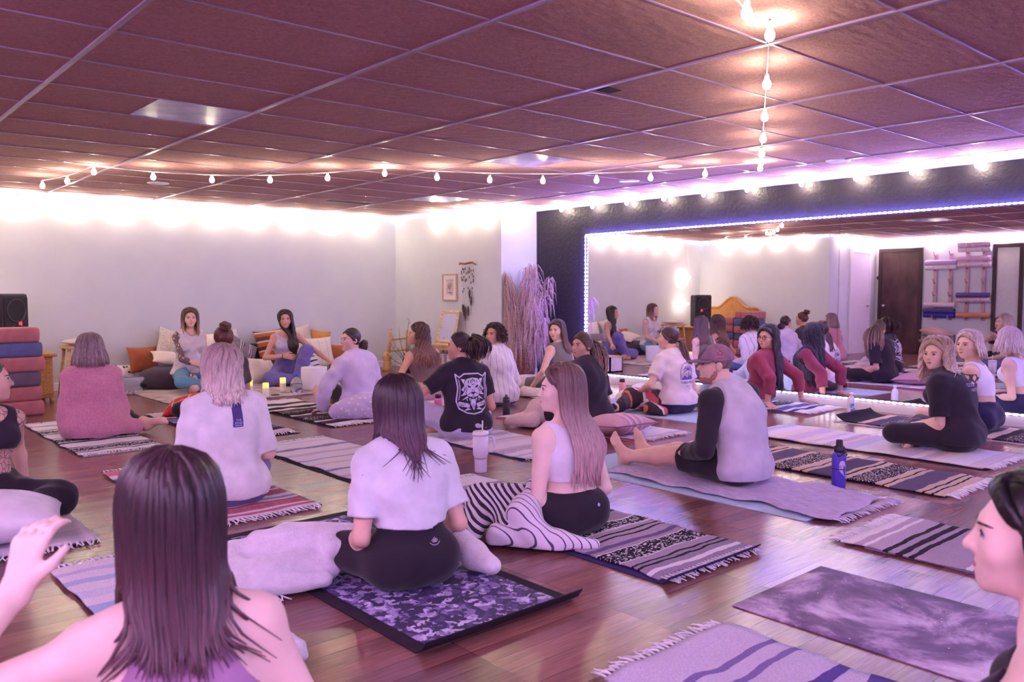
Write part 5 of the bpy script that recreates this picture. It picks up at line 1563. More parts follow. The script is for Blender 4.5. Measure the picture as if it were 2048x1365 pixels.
def garment(name, B, spec, h, parent, mat):
    """spec: dict(parts={tag: (grow, t_end)}, hem=z or None, top=..., neck=r, arm=r, fold=amp)"""
    out = []
    for tagname, (gr, t_end) in spec['parts'].items():
        ps = B.sel(tagname)
        if t_end is not None and len(ps):
            # limb cut off square at a fraction of its length
            a = ps[0].a; b = ps[-1].b
            c = a + (b - a)*t_end
            ps2 = []
            for p in ps:
                q = p.grown(gr, .014 if 'arm' in tagname else None); q.cut = [(c, nrm(b - a))]
                ps2.append(q)
            ps = ps2
        else:
            ps = [p.grown(gr, .014 if 'arm' in tagname else None) for p in ps]
        if spec.get('top') is not None and tagname in ('pelvis', 'torso'):
            for q in ps: q.cut = [((0, 0, spec['top']), (0, 0, 1))]
        out += ps
    for p in spec.get('extra', []): out.append(p)
    f = np.float32
    fo = folds(spec.get('fold', 0.003), spec.get('seed', 1.0), spec.get('fr', 26.0))
    cuts = spec.get('cuts', [])
    subs = spec.get('subs', [])
    hem = spec.get('hem'); top = None; floor_ = spec.get('floor')
    def post(D, x, y, z):
        D = fo(D, x, y, z)
        if hem is not None:
            D = np.maximum(D, f(hem) + f(.006)*np.sin(x*f(21)+y*f(17)) - z)
        if top is not None: D = np.maximum(D, z - f(top) - f(.004)*np.sin(x*f(19)+y*f(11)))
        if floor_ is not None: D = np.maximum(D, f(floor_) - z)
        for c, n in cuts:
            D = np.maximum(D, (x-f(c[0]))*f(n[0]) + (y-f(c[1]))*f(n[1]) + (z-f(c[2]))*f(n[2]))
        for c, r in subs:
            rr = np.atleast_1d(np.asarray(r, float)); rr = rr if len(rr) == 3 else np.repeat(rr, 3)
            dd = (np.sqrt(((x-f(c[0]))/f(rr[0]))**2 + ((y-f(c[1]))/f(rr[1]))**2 + ((z-f(c[2]))/f(rr[2]))**2) - 1) * f(rr.min())
            D = np.maximum(D, -dd)
        return D
    V, F = sdf_mesh(out, h, post)
    V = smooth_net(V, F, spec.get('smooth', 3))
    o = fast_mesh(name, V, F, mat, parent)
    return o, V, F

# ---------------------------------------------------------------- hair
def push_out(P, prims, m, it=3):
    P = P.copy()
    e = 0.004
    for _ in range(it):
        d = sdf_points(P, prims)
        bad = d < m
        if not bad.any(): break
        Q = P[bad]
        g = np.stack([sdf_points(Q + A(*v)*e, prims) - sdf_points(Q - A(*v)*e, prims) for v in ((1,0,0),(0,1,0),(0,0,1))], 1)
        g /= (np.linalg.norm(g, axis=1, keepdims=True) + 1e-9)
        P[bad] = Q + g * (m - d[bad])[:, None]
    return P

def hair(B, spec, parent, mat, h=0.007, seed=1):
    rng = random.Random(seed)
    hs, HR, hc = B.hs, B.HR, B.hc
    hpt = B.h
    kind = spec['kind']
    vol = spec.get('vol', 0.012)
    G = Geo()
    body = [p for p in B.pr if p.tag in ('torso','neck','uarmR','uarmL')]
    cr = A(.073,.091,.085); cc = A(0,-.014,.034)
    def scalp(th, ph, off):
        """th azimuth from the face (0) to the back (pi), ph elevation"""
        d = A(math.sin(th)*math.cos(ph), math.cos(th)*math.cos(ph), math.sin(ph))
        return hc + HR @ ((cc + d*(cr + off/hs))*hs)
    # close-fitting cap under the locks
    hl = spec.get('hairline', (.070, .092))
    nn = nrm(A(0, .82, -.57))
    cap = elli(hpt(*cc), (cr + vol*0.75)*hs, HR, .01)
    cap.cut = [(hpt(0, hl[0], hl[1]), HR @ nn), (hpt(0, 0, spec.get('nape', -.075)), HR @ A(0,0,-1.0))]
    V, F = sdf_mesh([cap], min(h, .007))
    G.add((V.tolist(), [tuple(int(i) for i in f) for f in F]))
    p0 = A(0, hl[0], hl[1]); npz = spec.get('nape', -.075)
    def hairline(th, off):
        ph = -1.3
        while ph < 1.5:
            d = A(math.sin(th)*math.cos(ph), math.cos(th)*math.cos(ph), math.sin(ph))
            q = cc + d*cr
            if (q - p0) @ nn < 0 and q[2] > npz: break
            ph += .04
        return scalp(th, ph, off), ph
    curl = spec.get('curl', 0.0); cw = spec.get('cwave', 0.06)
    def lock(P, r0, n=6, tip=.10):
        L = len(P)
        rad = [r0*(0.75 + 0.25*min(1, i/2)) * (1 - (1-tip)*max(0, (i/(L-1) - .55)/.45)**1.4) for i in range(L)]
        G.tube(P, rad, n, None, 0, True)
    def curlify(P, amp, wave, ph):
        if amp <= 0: return P
        out = [P[0]]; s = 0
        for i in range(1, len(P)):
            s += np.linalg.norm(P[i]-P[i-1])
            t = nrm(P[i]-P[i-1]); u = nrm(np.cross(t, A(.3,.9,.2))); v = np.cross(t, u)
            k = min(1, s/.08)
            out.append(P[i] + (u*math.cos(s/wave*2*PI+ph) + v*math.sin(s/wave*2*PI+ph))*amp*k)
        return out
    def resample(P, n):
        P = np.array(P); d = np.r_[0, np.cumsum(np.linalg.norm(np.diff(P, axis=0), axis=1))]
        t = np.linspace(0, d[-1], n)
        return [A(*[np.interp(tt, d, P[:, j]) for j in range(3)]) for tt in t]
    nl = spec.get('n', 120)
    part = spec.get('part', 0.0)
    if kind in ('down', 'bob'):
        # locks that frame the forehead
        for sg in (-1, 1):
            for i in range(spec.get('frame_n', 14)):
                f0 = i/13
                P = [hc + HR @ (A(part*.03, .060-.03*f0, cc[2]+cr[2]*.62 + .028 + .010*f0)*hs)]
                for a_ in (.25, .5, .8, 1.05):
                    q, ph = hairline(a_*sg + part*.0, vol*.8)
                    P.append(scalp(a_*sg, min(1.45, ph + .05 + .22*f0), vol*(.8+.3*f0)))
                thx = math.radians(spec.get('open', 62))*sg
                for q in (.05, -.25): P.append(scalp(thx, q, vol*1.1))
                lock(resample(P, 14), .0085)
        Ln = spec['len']                         # absolute height (person frame z) of the tips
        face = math.radians(spec.get('open', 62))
        sweep = A(spec.get('sweep', (0, 0, 0)))
        side_all = spec.get('gather', None)      # gather over one shoulder: sign
        for i in range(nl):
            u = (i + rng.random()*.8) / nl
            th = face + (2*PI - 2*face)*u
            sg = 1 if math.sin(th) > 0 else -1
            layer = rng.random()
            off = vol*(0.7 + .75*layer)
            P = []
            start = .07 - .13*rng.random()
            # from the parting round the skull
            y0 = start
            tp = hc + HR @ (A(part*.03, y0, cc[2]+cr[2]*math.sqrt(max(0, 1-((y0-cc[1])/cr[1])**2)) + off)*hs)
            P.append(tp)
            for q in (1.15, .85, .55, .28, .02, -.22):
                w = (1.57-q)/1.8
                a_th = th
                P.append(scalp(a_th, q, off + .004*layer))
            P[1] = P[1]*.6 + P[0]*.4
            # fall
            p = P[-1].copy()
            zt = Ln + spec.get('rag', .035)*(rng.random()-.5)*2 + spec.get('vee', 0)*abs(math.sin(th))
            steps = max(2, int((p[2]-zt)/.035))
            out = HR @ A(math.sin(th), math.cos(th), 0); out[2] = 0
            fl = spec.get('flare', .10)
            z0 = p[2]
            for k in range(steps):
                f_ = (k+1)/steps
                q = p + A(0,0,-(z0-zt)*f_)
                back = A(*(B.yt*-1.0))
                q = q + out*fl*.25*f_*(1-.5*f_) + sweep*f_
                shk = spec.get('narrow', 0)*f_
                if shk: q = q - B.xt*float((q - hc) @ B.xt)*shk - B.yt*.05*f_*spec.get('narrow', 0)
                q = q + A(rng.uniform(-1,1), rng.uniform(-1,1), 0)*.004
                if side_all:
                    tgt = B.nb + B.xt*.10*side_all[0] + B.yt*side_all[1]
                    q[:2] = q[:2]*(1-.8*min(1,f_*1.8)) + (tgt[:2] + A(rng.uniform(-1,1), rng.uniform(-1,1))*.035)*.8*min(1,f_*1.8)
                P.append(q)
            P = resample(P, max(14, int(len(P)*(2.0 if curl else 1.4))))
            P = curlify(P, curl*(.6+.8*layer), cw*(.8+.5*rng.random()), rng.random()*6)
            arr = np.array(P)
            m = spec.get('clear', .022) + .010*layer
            arr[5:] = push_out(arr[5:], body, m)
            for _ in range(2): arr[5:-1] = arr[5:-1]*.5 + (arr[4:-2] + arr[6:])*.25
            lock([A(*q) for q in arr], spec.get('r', .0115)*(.75+.5*rng.random()))
    elif kind in ('tail', 'bun'):
        tie = hpt(*spec.get('tie', (0, -.115, .03)))
        for i in range(nl):
            # from the hairline back to the tie
            th2 = -2.75 + 5.5*(i/(nl-1))
            a, ph = hairline(th2, vol*.55)
            mid = []
            for f_ in (.25, .5, .75):
                q = a*(1-f_) + tie*f_
                l = np.linalg.inv(HR) @ ((q - hc)/hs) - cc
                l = l / np.linalg.norm(l/(cr + vol)) 
                mid.append(hc + HR @ ((cc + l)*hs))
            lock(resample([a] + mid + [tie], 9), .009)
        if kind == 'bun':
            R_ = spec.get('bun', .045)
            ax = nrm(HR @ A(*spec.get('bunax', (0, -.8, .6))))
            c = tie + ax*R_*.6
            u = nrm(np.cross(ax, A(.2,.1,1))); v = np.cross(ax, u)
            for i in range(26):
                a0 = rng.random()*6.28; P = []
                rr = R_*(.35+.65*rng.random()); zz = (rng.random()-.4)*R_*.9
                for k in range(9):
                    an = a0 + k*.42
                    P.append(c + u*math.cos(an)*rr + v*math.sin(an)*rr + ax*(zz + .006*math.sin(k+i)))
                lock(P, .012, 5, .5)
            Vb, Fb = sdf_mesh([ball(c, R_*.85)], .008); G.add((Vb.tolist(), [tuple(int(i) for i in f) for f in Fb]))
        nt_ = spec.get('ntail', 40)
        if kind == 'tail':
            Ln = spec['len']; tr = spec.get('tr', .03)
            outd = nrm(HR @ A(*spec.get('taildir', (0,-1,-.1))))
            for i in range(nt_):
                a0 = rng.random()*6.28; rr = tr*math.sqrt(rng.random())
                u = nrm(np.cross(outd, A(0,0,1))); 
                P = [tie, tie + outd*.03 + u*math.cos(a0)*rr*.6 + A(0,0,math.sin(a0)*rr*.6)]
                zt = Ln + rng.uniform(-1,1)*spec.get('rag', .04)
                z0 = P[1][2]; n_ = max(4, int((z0-zt)/.03))
                for k in range(n_):
                    f_ = (k+1)/n_
                    b_ = tie + outd*(.03+.035*math.sin(min(1,f_*1.5)*PI*.6)) + A(0,0,-(tie[2]-zt)*f_)
                    wid = rr*(1+.6*math.sin(f_*PI))*spec.get('puff', 1.0)
                    P.append(b_ + u*math.cos(a0)*wid + outd*math.sin(a0)*wid*.8)
                P = resample(P, int(len(P)*(2.2 if curl else 1.2)))
                P = curlify(P, curl*(.6+.8*rng.random()), cw*(.8+.4*rng.random()), rng.random()*6)
                arr = np.array(P); arr[3:] = push_out(arr[3:], body, spec.get('clear', .022))
                for _ in range(2): arr[3:-1] = arr[3:-1]*.5 + (arr[2:-2] + arr[4:])*.25
                lock([A(*q) for q in arr], spec.get('r', .009)*(.7+.6*rng.random()))
    elif kind == 'curls':
        for i in range(nl):
            u = rng.random(); ph = 1.5 - 2.0*rng.random()**.8
            th = math.radians(spec.get('open', 50))*(1.0 if ph < .75 else .2) 
            th = th + (2*PI-2*th)*rng.random()
            p = scalp(th, ph, vol*.4); o = nrm(p - hpt(*cc))
            Lc = spec.get('curl_len', .075)*(.7+.6*rng.random())
            P = [p + o*Lc*.55*f_ + A(0,0,-1)*Lc*.5*f_*f_ for f_ in np.linspace(0, 1, 12)]
            P = curlify(P, .011, .035, rng.random()*6)
            lock(P, .0075, 5, .5)
    elif kind == 'cap':
        pass
    return G.obj('hair', mat, parent)

# ---------------------------------------------------------------- face
def face_parts(B, parent, hair_rgb, lip_rgb, eye_rgb=(45,30,25), gaze=(0,0)):
    h, hs, HR = B.h, B.hs, B.HR
    ew = pmat('eye_white', (215,200,210), .25, .02)
    iris = pmat('iris_%d_%d' % (eye_rgb[0], eye_rgb[1]), eye_rgb, .2, .1)
    prims = [p for p in B.pr if p.tag == 'head']
    def snap(P, m):
        P = np.array(P)
        for _ in range(4):
            d = sdf_points(P, prims); e = .003
            gr = np.stack([sdf_points(P + A(*v)*e, prims) - sdf_points(P - A(*v)*e, prims) for v in ((1,0,0),(0,1,0),(0,0,1))], 1)
            gr /= (np.linalg.norm(gr, axis=1, keepdims=True)+1e-9)
            P = P - gr*(d - m)[:, None]
        return P
    bm_ = pmat('brow_%d_%d' % (hair_rgb[0], hair_rgb[1]), hair_rgb, .8, .1)
    lash = pmat('lash', (45,28,35), .8, .1)
    for q in (-1, 1):
        n1, n2 = 12, 18
        V, F, M = [], [], []
        gx, gz = gaze[0]*.006, gaze[1]*.004
        for i in range(n1+1):
            a = PI*.62*i/n1
            for k in range(n2):
                b = 2*PI*k/n2
                V.append(h(.0318*q + (math.sin(a)*math.cos(b)*.0150), .0755 + .0125*math.cos(a) - .0035*abs(math.sin(a)*math.cos(b))**2, .0072 + math.sin(a)*math.sin(b)*.0088))
        V = snap(V, 0) * 0 + np.array(V)
        for i in range(n1):
            for k in range(n2):
                F.append((i*n2+k, i*n2+(k+1)%n2, (i+1)*n2+(k+1)%n2, (i+1)*n2+k))
                a = PI*.62*(i+.5)/n1; b = 2*PI*(k+.5)/n2
                x_, z_ = math.sin(a)*math.cos(b)*.0150 - gx, math.sin(a)*math.sin(b)*.0088 - gz - .0008
                M.append(1 if x_*x_ + z_*z_ < .0060**2 else 0)
        eye = mesh_obj('eye', V, F, [ew, iris], parent, True, M)
        l = Geo()
        P = [h((.0318+.0155*math.cos(a))*q, .0875-.0055*abs(math.cos(a))**2, .0070+.0092*math.sin(a)) for a in np.linspace(.05, PI-.05, 9)]
        l.tube(P, [.0009*hs, .0015*hs, .0017*hs, .0017*hs, .0017*hs, .0016*hs, .0014*hs, .0011*hs, .0008*hs], 5)
        l.obj('eyelash', lash, eye)
        g = Geo()
        P = snap([h((.013+.0088*i)*q, .088-.004*i*i*.35, .0262+.0036*math.sin(i*.75)) for i in range(5)], .0002)
        g.tube(P, [.0020*hs, .0031*hs, .0031*hs, .0026*hs, .0011*hs], 6)
        g.obj('eyebrow', bm_, parent)
    lm = pmat('lips_%d_%d' % (lip_rgb[0], lip_rgb[1]), lip_rgb, .45, .05)
    xs = np.linspace(-1, 1, 11)
    up = snap([h(.0245*t, .1, -.0545 - .0025*t*t + (.0010 if abs(t) > .15 else 0)) for t in xs], -.0016)
    lo = snap([h(.0235*t, .1, -.0605 + .0035*t*t) for t in xs], -.0016)
    g = Geo(); g.tube(up, [.0034*hs*math.sqrt(max(.06, 1-t*t*.95)) for t in xs], 7); g.obj('upper_lip', lm, parent)
    g = Geo(); g.tube(lo, [.0040*hs*math.sqrt(max(.06, 1-t*t*.95)) for t in xs], 7); g.obj('lower_lip', lm, parent)

# ---------------------------------------------------------------- decals that lie on a garment
def drape_shapes(name, polys, V, F, origin, xdir, zdir, vdir, mat, parent, off=.0025, wid=None):
    """polys in 2-D metres -> projected along vdir on to the surface V,F; one mesh"""
    tree = BVHTree.FromPolygons([Vector(v) for v in V], [tuple(int(i) for i in f) for f in F])
    bm = bmesh.new()
    for poly in polys:
        vs = [bm.verts.new((p[0], p[1], 0)) for p in poly]
        try: bm.faces.new(vs)
        except ValueError: pass
    bmesh.ops.triangulate(bm, faces=bm.faces[:])
    for _ in range(2):
        es = [e for e in bm.edges if e.calc_length() > .018]
        if es: bmesh.ops.subdivide_edges(bm, edges=es, cuts=1); bmesh.ops.triangulate(bm, faces=bm.faces[:])
    o_, x_, z_, d_ = Vector(origin), Vector(xdir), Vector(zdir), Vector(vdir)
    for v in bm.verts:
        p = o_ + x_*v.co.x + z_*v.co.y
        hit, nr, i, dist = tree.ray_cast(p - d_*.4, d_)
        if hit is None: hit = p
        v.co = hit - d_*off
    return bm_obj(name, bm, mat, parent)

def stroke(pts, w, closed=False):
    """quads that follow a 2-D polyline with width w"""
    out = []
    n = len(pts)
    for i in range(n if closed else n-1):
        a, b = Vector((*pts[i], 0)), Vector((*pts[(i+1) % n], 0))
        t = (b - a)
        if t.length < 1e-6: continue
        t.normalize(); s = Vector((-t.y, t.x, 0))*(w/2); t = t*(w*.35)
        out.append([(a-s-t)[:2], (b-s+t)[:2], (b+s+t)[:2], (a+s-t)[:2]])
    return out

def text_polys(body, size, cx=0, cy=0, ang=0, bold=0.0):
    c = bpy.data.curves.new('lettering', 'FONT')
    c.body = body; c.size = size; c.align_x = 'CENTER'; c.align_y = 'CENTER'; c.offset = bold; c.resolution_u = 2
    o = bpy.data.objects.new('lettering', c)
    COL.objects.link(o)
    dg = bpy.context.evaluated_depsgraph_get()
    me = o.evaluated_get(dg).to_mesh()
    ca, sa = math.cos(ang), math.sin(ang)
    out = []
    for p in me.polygons:
        out.append([(cx + me.vertices[i].co.x*ca - me.vertices[i].co.y*sa, cy + me.vertices[i].co.x*sa + me.vertices[i].co.y*ca) for i in p.vertices])
    o.evaluated_get(dg).to_mesh_clear()
    bpy.data.objects.remove(o); bpy.data.curves.remove(c)
    return out
def person(label, loc, rz, P, skin, hairspec, haircol, clothes, face=True, lips=(165,85,100), vox=.0065, post=None, eye=(45,30,25), group=None):
    root = empty('person', loc, math.radians(rz))
    tag(root, label, 'person', group)
    B = Body(P)
    sm = skin_mat('skin_%d_%d_%d' % skin, skin)
    V, F = sdf_mesh(B.pr, vox)
    # rest on the floor: nothing of the body below z = 0
    V[:, 2] = np.maximum(V[:, 2], P.get('zmin', 0.006))
    fast_mesh('body', V, F, sm, root)
    B.bodyV, B.bodyF = V, F
    res = {}
    for nm, spec, mat in clothes:
        spec = dict(spec)
        for key in ('subs', 'cuts', 'extra'):
            if callable(spec.get(key)): spec[key] = spec[key](B)
        o, gV, gF = garment(nm, B, spec, spec.get('vox', vox), root, mat)
        if spec.get('flat', True):
            zz = P.get('zmin', 0.006) - .004
            m = gV[:, 2] < zz
            if m.any():
                gV[m, 2] = zz
                o.data.vertices.foreach_set('co', gV.astype(np.float32).ravel()); o.data.update()
        res[nm] = (o, gV, gF)
    if hairspec:
        hs = dict(hairspec)
        hair(B, hs, root, haircol, seed=hs.get('seed', 3))
    if face:
        hc_ = hairspec.get('brow', (60,40,40)) if hairspec else (60,40,40)
        face_parts(B, root, hc_, lips, eye, P.get('gaze', (0,0)))
    if post: post(B, root, res)
    return root, B, res

# clothing recipes -------------------------------------------------
def tee(B_sleeve=.62, hem=.13, g=.016, neck=.062, fold=.0035, seed=1.0, sleeve_g=.018, extra=None, fr=26.0):
    return dict(parts={'pelvis': (g*.8, None), 'torso': (g, None), 'uarmR': (sleeve_g, B_sleeve), 'uarmL': (sleeve_g, B_sleeve)},
                hem=hem, fold=fold, seed=seed, fr=fr, extra=extra or [], subs=lambda B: [(B.nb + B.u2*.035 + B.yt*.03, neck)])
def sweater(hem=.10, g=.022, neck=.066, fold=.0045, seed=1.0, end=.97, ag=.016):
    return dict(parts={'pelvis': (g*.8, None), 'torso': (g, None), 'uarmR': (ag, None), 'uarmL': (ag, None), 'farmR': (ag*.85, end), 'farmL': (ag*.85, end)},
                hem=hem, fold=fold, seed=seed, subs=lambda B: [(B.nb + B.u2*.035 + B.yt*.03, neck)])
def tank(hem=.16, g=.006, neck=.085, arm=.078, fold=.0015, seed=1.0, arm_in=.0, front=.02):
    return dict(parts={'pelvis': (g, None), 'torso': (g, None)}, hem=hem, fold=fold, seed=seed,
                subs=lambda B: [(B.nb + B.u2*.03 + B.yt*front, neck), (B.shR + B.xt*(.035-arm_in) + B.u2*.0, arm), (B.shL - B.xt*(.035-arm_in), arm)])
def pants(top=.24, g=.006, end=.93, fold=.002, seed=2.0, loose=None, vox=None):
    lg = g if loose is None else loose
    d = dict(parts={'pelvis': (g, None), 'torso': (g, None), 'thighR': (lg, None), 'thighL': (lg, None), 'shankR': (lg, end), 'shankL': (lg, end)},
             top=top, fold=fold, seed=seed)
    if vox: d['vox'] = vox
    return d
def shorts(top=.22, g=.010, end=.78, fold=.003, seed=2.0):
    return dict(parts={'pelvis': (g, None), 'torso': (g, None), 'thighR': (g*1.6, end), 'thighL': (g*1.6, end)}, top=top, fold=fold, seed=seed)
# ================================================================ the people
FAIR, WARM, TANNED, DEEP, PALE = (222,176,160), (206,152,134), (198,144,126), (142,94,82), (238,202,194)
C_wtee = fabric('white_tee_cotton', (222,216,232)); C_wtop = fabric('white_long_top', (228,220,230)); C_wcrop = fabric('white_rib_crop', (226,212,230))
C_blk2 = fabric('black_stretch', (44,34,46), bump=.08, rough=.8); C_btee = fabric('black_tee_cotton', (48,38,52)); C_navy = fabric('navy_stretch', (48,42,78), bump=.1)
C_pinkk = pmat('pink_knit', (206,134,158), rough=.95, var=.08, scale=60, bump=.5, bscale=260, spec=.1, sheen=.3)
C_lavr = fabric('lavender_fleece', (206,190,220)); C_teal = fabric('teal_leggings', (96,146,172), bump=.08); C_lgrey = fabric('pale_grey_jersey', (206,194,202))
C_dusk = fabric('dusk_blue_jersey', (116,104,166)); C_lilac = fabric('lilac_jersey', (196,180,208)); C_brownt = fabric('brown_rib', (126,100,104)); C_olive = fabric('olive_rib', (118,110,108))
C_maroon = fabric('maroon_fleece', (142,56,84)); C_jean = fabric('blue_denim', (84,100,146), bump=.3); C_ljean = fabric('light_denim', (176,186,214)); C_sweat = fabric('grey_sweatpants', (190,178,206))
C_heather = fabric('heather_grey', (196,184,204)); C_ptee = fabric('pale_sand_tee', (220,202,208)); C_slate = fabric('slate_leggings', (112,104,156), bump=.08); C_mauve = fabric('mauve_strap_top', (176,130,170)); C_shirt = None
C_shirt = stripe_mat('pinstriped_shirt', [(0,(226,214,220))] + [x for i in range(8) for x in ((.06+.115*i,(140,122,166)),(.068+.115*i,(226,214,220)))], axis='X', wob=.004)
LONG = dict(ankleR=(.10,.80,.06), ankleL=(-.10,.80,.06), kneeR=(.15,0,1), kneeL=(-.15,0,1), footR=(.25,.25,1), footL=(-.25,.25,1), footnR=(0,-1,.25), footnL=(0,-1,.25))
hm = hair_mat

def throw(label, loc, rz, prims, mat, vox=.009, fold=.006, seed=1, fr=20, cuts=(), cat='blanket', name='draped_blanket', zmin=.004, fringe_at=None, subs=()):
    """a heaped or draped cloth, built as one soft surface"""
    f = np.float32; fo = folds(fold, seed, fr)
    def post(D, x, y, z):
        D = fo(D, x, y, z)
        for c, n in cuts:
            D = np.maximum(D, (x-f(c[0]))*f(n[0]) + (y-f(c[1]))*f(n[1]) + (z-f(c[2]))*f(n[2]))
        for c, r in subs:
            dd = (np.sqrt(((x-f(c[0]))/f(r[0]))**2 + ((y-f(c[1]))/f(r[1]))**2 + ((z-f(c[2]))/f(r[2]))**2) - 1)*f(min(r))
            D = np.maximum(D, -dd)
        return D
    V, F = sdf_mesh(prims, vox, post)
    V = smooth_net(V, F, 2)
    V[:, 2] = np.maximum(V[:, 2], zmin)
    o = fast_mesh(name, V, F, mat, None)
    o.location = loc; o.rotation_euler = (0, 0, math.radians(rz))
    tag(o, label, cat)
    return o
def G_(B, tags, g, k=.03):
    return [p.grown(g, k) for p in B.sel(*tags)]

# -- the woman in the pink cardigan, kneeling to one side
person('woman with a grey-blonde bob in a long pink cardigan, feet to one side', (1.84,7.18,.014), -4,
  dict(lean=5, tall=.95, head_yaw=-12, head_pitch=-.0, ankleR=(.40,.02,.05), ankleL=(.25,.14,.06), kneeR=(.4,1,.1), kneeL=(-.5,1,.1), wristR=(.17,.26,.22), wristL=(-.15,.22,.18), footR=(.9,-.35,-.1), footnR=(.2,.4,-.8), footL=(1,-.1,0), bw=1.05), FAIR,
  dict(kind='bob', len=.575, n=130, vol=.020, flare=.35, rag=.012, brow=(120,96,96)), hm('hair_ash_bob', (128,100,112), (168,136,140), .55, .85),
  [('cardigan', dict(sweater(hem=.012, g=.030, ag=.020, fold=.004, seed=3), extra=lambda B: [cone(B.hipL*1.1+A(0,.02,.0), B.hipR*1.1+A(0,.02,0), .165, .165, .06), cone(B.hipL, B.knL*.55+B.hipL*.45, .135, .10, .05), cone(B.hipR, B.knR*.5+B.hipR*.5, .135, .11, .05), cone(A(.05,-.02,.06), A(.30,.0,.05), .10, .07, .05)]), C_pinkk),
   ('leggings', pants(top=.2), C_blk2)])
# -- bun woman, mostly behind the blonde
person('woman with a reddish bun in a dark top, sitting behind the red plaid pillow', (2.93,7.14,.016), 4,
  dict(lean=2, head_yaw=-14, bw=.95, tall=1.02), WARM, dict(kind='bun', n=70, tie=(0,-.075,.105), bun=.045, bunax=(0,-.35,.95), vol=.012, brow=(90,50,46)), hm('hair_auburn', (96,48,44), (140,76,60), .5, .9),
  [('t_shirt', tee(hem=.12, seed=4), fabric('dark_umber_tee', (78,62,72))), ('leggings', pants(), C_blk2)])
# -- blonde in the white top
def tagpost(B, root, res):
    o, V, F = res['top']
    drape_shapes('hang_tag', [[(-.028,-.125),(.028,-.125),(.028,.0),(-.028,.0)]], V, F, A(.035,-.3,B.nb[2]-.028), (1,0,.0), (.06,0,1), (0,1,0), pmat('tag_indigo', (74,56,130), rough=.6), root, .004)
    drape_shapes('tag_print', text_polys('THE', .017, 0, .0) + text_polys('EDGE', .016, 0, -.015) + stroke([(-.018,-.027),(.018,-.027)], .003), V, F, A(.031,-.3,B.nb[2]-.117), (1,0,0), (.06,0,1), (0,1,0), pmat('tag_white', (206,196,226)), root, .0065)
person('blonde woman seen from behind in a loose white top with an indigo hang tag', (1.80,4.40,.014), -8,
  dict(lean=6, head_yaw=-38, wristL=(-.16,.20,.20), wristR=(.16,.22,.2), elbowL=(-.5,-.8,-.6), bw=1.08, tall=1.03), FAIR,
  dict(kind='down', len=.52, n=210, vol=.020, narrow=.25, flare=.10, rag=.03, curl=.006, cwave=.16, brow=(150,120,96), clear=.028), hm('hair_blonde', (150,112,116), (234,208,206), .60, .98, .7),
  [('top', dict(tee(B_sleeve=.99, hem=.045, g=.026, sleeve_g=.026, fold=.0045, seed=5)), C_wtop), ('leggings', pants(g=.010), C_slate)], post=tagpost)
# -- tattooed woman at the left edge
m_tat = None
def tattoo_skin(name, col, ink, sc, th=.05):
    m = skin_mat(name, col); nt = m.node_tree; b = nt.nodes['Principled BSDF']
    src = b.inputs['Base Color'].links[0].from_socket
    tc = N(nt, 'ShaderNodeTexCoord')
    v = N(nt, 'ShaderNodeTexVoronoi'); v.feature = 'DISTANCE_TO_EDGE'; v.inputs['Scale'].default_value = sc; nt.links.new(tc.outputs['Object'], v.inputs['Vector'])
    lt = N(nt, 'ShaderNodeMath', operation='LESS_THAN'); lt.inputs[1].default_value = th; nt.links.new(v.outputs['Distance'], lt.inputs[0])
    return m, nt, b, src, lt, tc
def tattoo(name, col, ink, sc, lo, hi, th=.05):
    m, nt, b, src, lt, tc = tattoo_skin(name, col, ink, sc, th)
    sep = N(nt, 'ShaderNodeSeparateXYZ'); nt.links.new(tc.outputs['Object'], sep.inputs[0])
    out = lt.outputs[0]
    for i, ax in enumerate('XYZ'):
        for val, op in ((lo[i], 'GREATER_THAN'), (hi[i], 'LESS_THAN')):
            c = N(nt, 'ShaderNodeMath', operation=op); nt.links.new(sep.outputs[ax], c.inputs[0]); c.inputs[1].default_value = val
            mu = N(nt, 'ShaderNodeMath', operation='MULTIPLY'); nt.links.new(out, mu.inputs[0]); nt.links.new(c.outputs[0], mu.inputs[1]); out = mu.outputs[0]
    mx = N(nt, 'ShaderNodeMix', data_type='RGBA'); nt.links.new(out, mx.inputs['Factor']); nt.links.new(src, mx.inputs[6]); mx.inputs[7].default_value = srgb(ink)
    nt.links.new(mx.outputs[2], b.inputs['Base Color'])
tattoo('skin_215_168_152', (215,168,152), (116,84,104), 30, (-.26,-.02,.18), (-.01,.3,.60), .045)
person('tattooed woman in a black bra top and black trousers at the left edge', (.74,4.95,.014), -166,
  dict(lean=2, head_yaw=72, wristL=(-.26,-.14,.10), wristR=(.22,.24,.2), elbowL=(-.4,-1,0), bw=.92, tall=.97, leg=.86), (215,168,152),
  dict(kind='bun', n=60, tie=(0,-.115,.0), bun=.04, vol=.010, brow=(60,40,44)), hm('hair_black_soft', (40,30,38), (60,44,52), .4, .9),
  [('bra_top', tank(hem=.36, g=.008, neck=.10, arm=.080, front=.03), C_btee), ('trousers', pants(top=.215, g=.020, fold=.006, seed=6), C_blk2)])
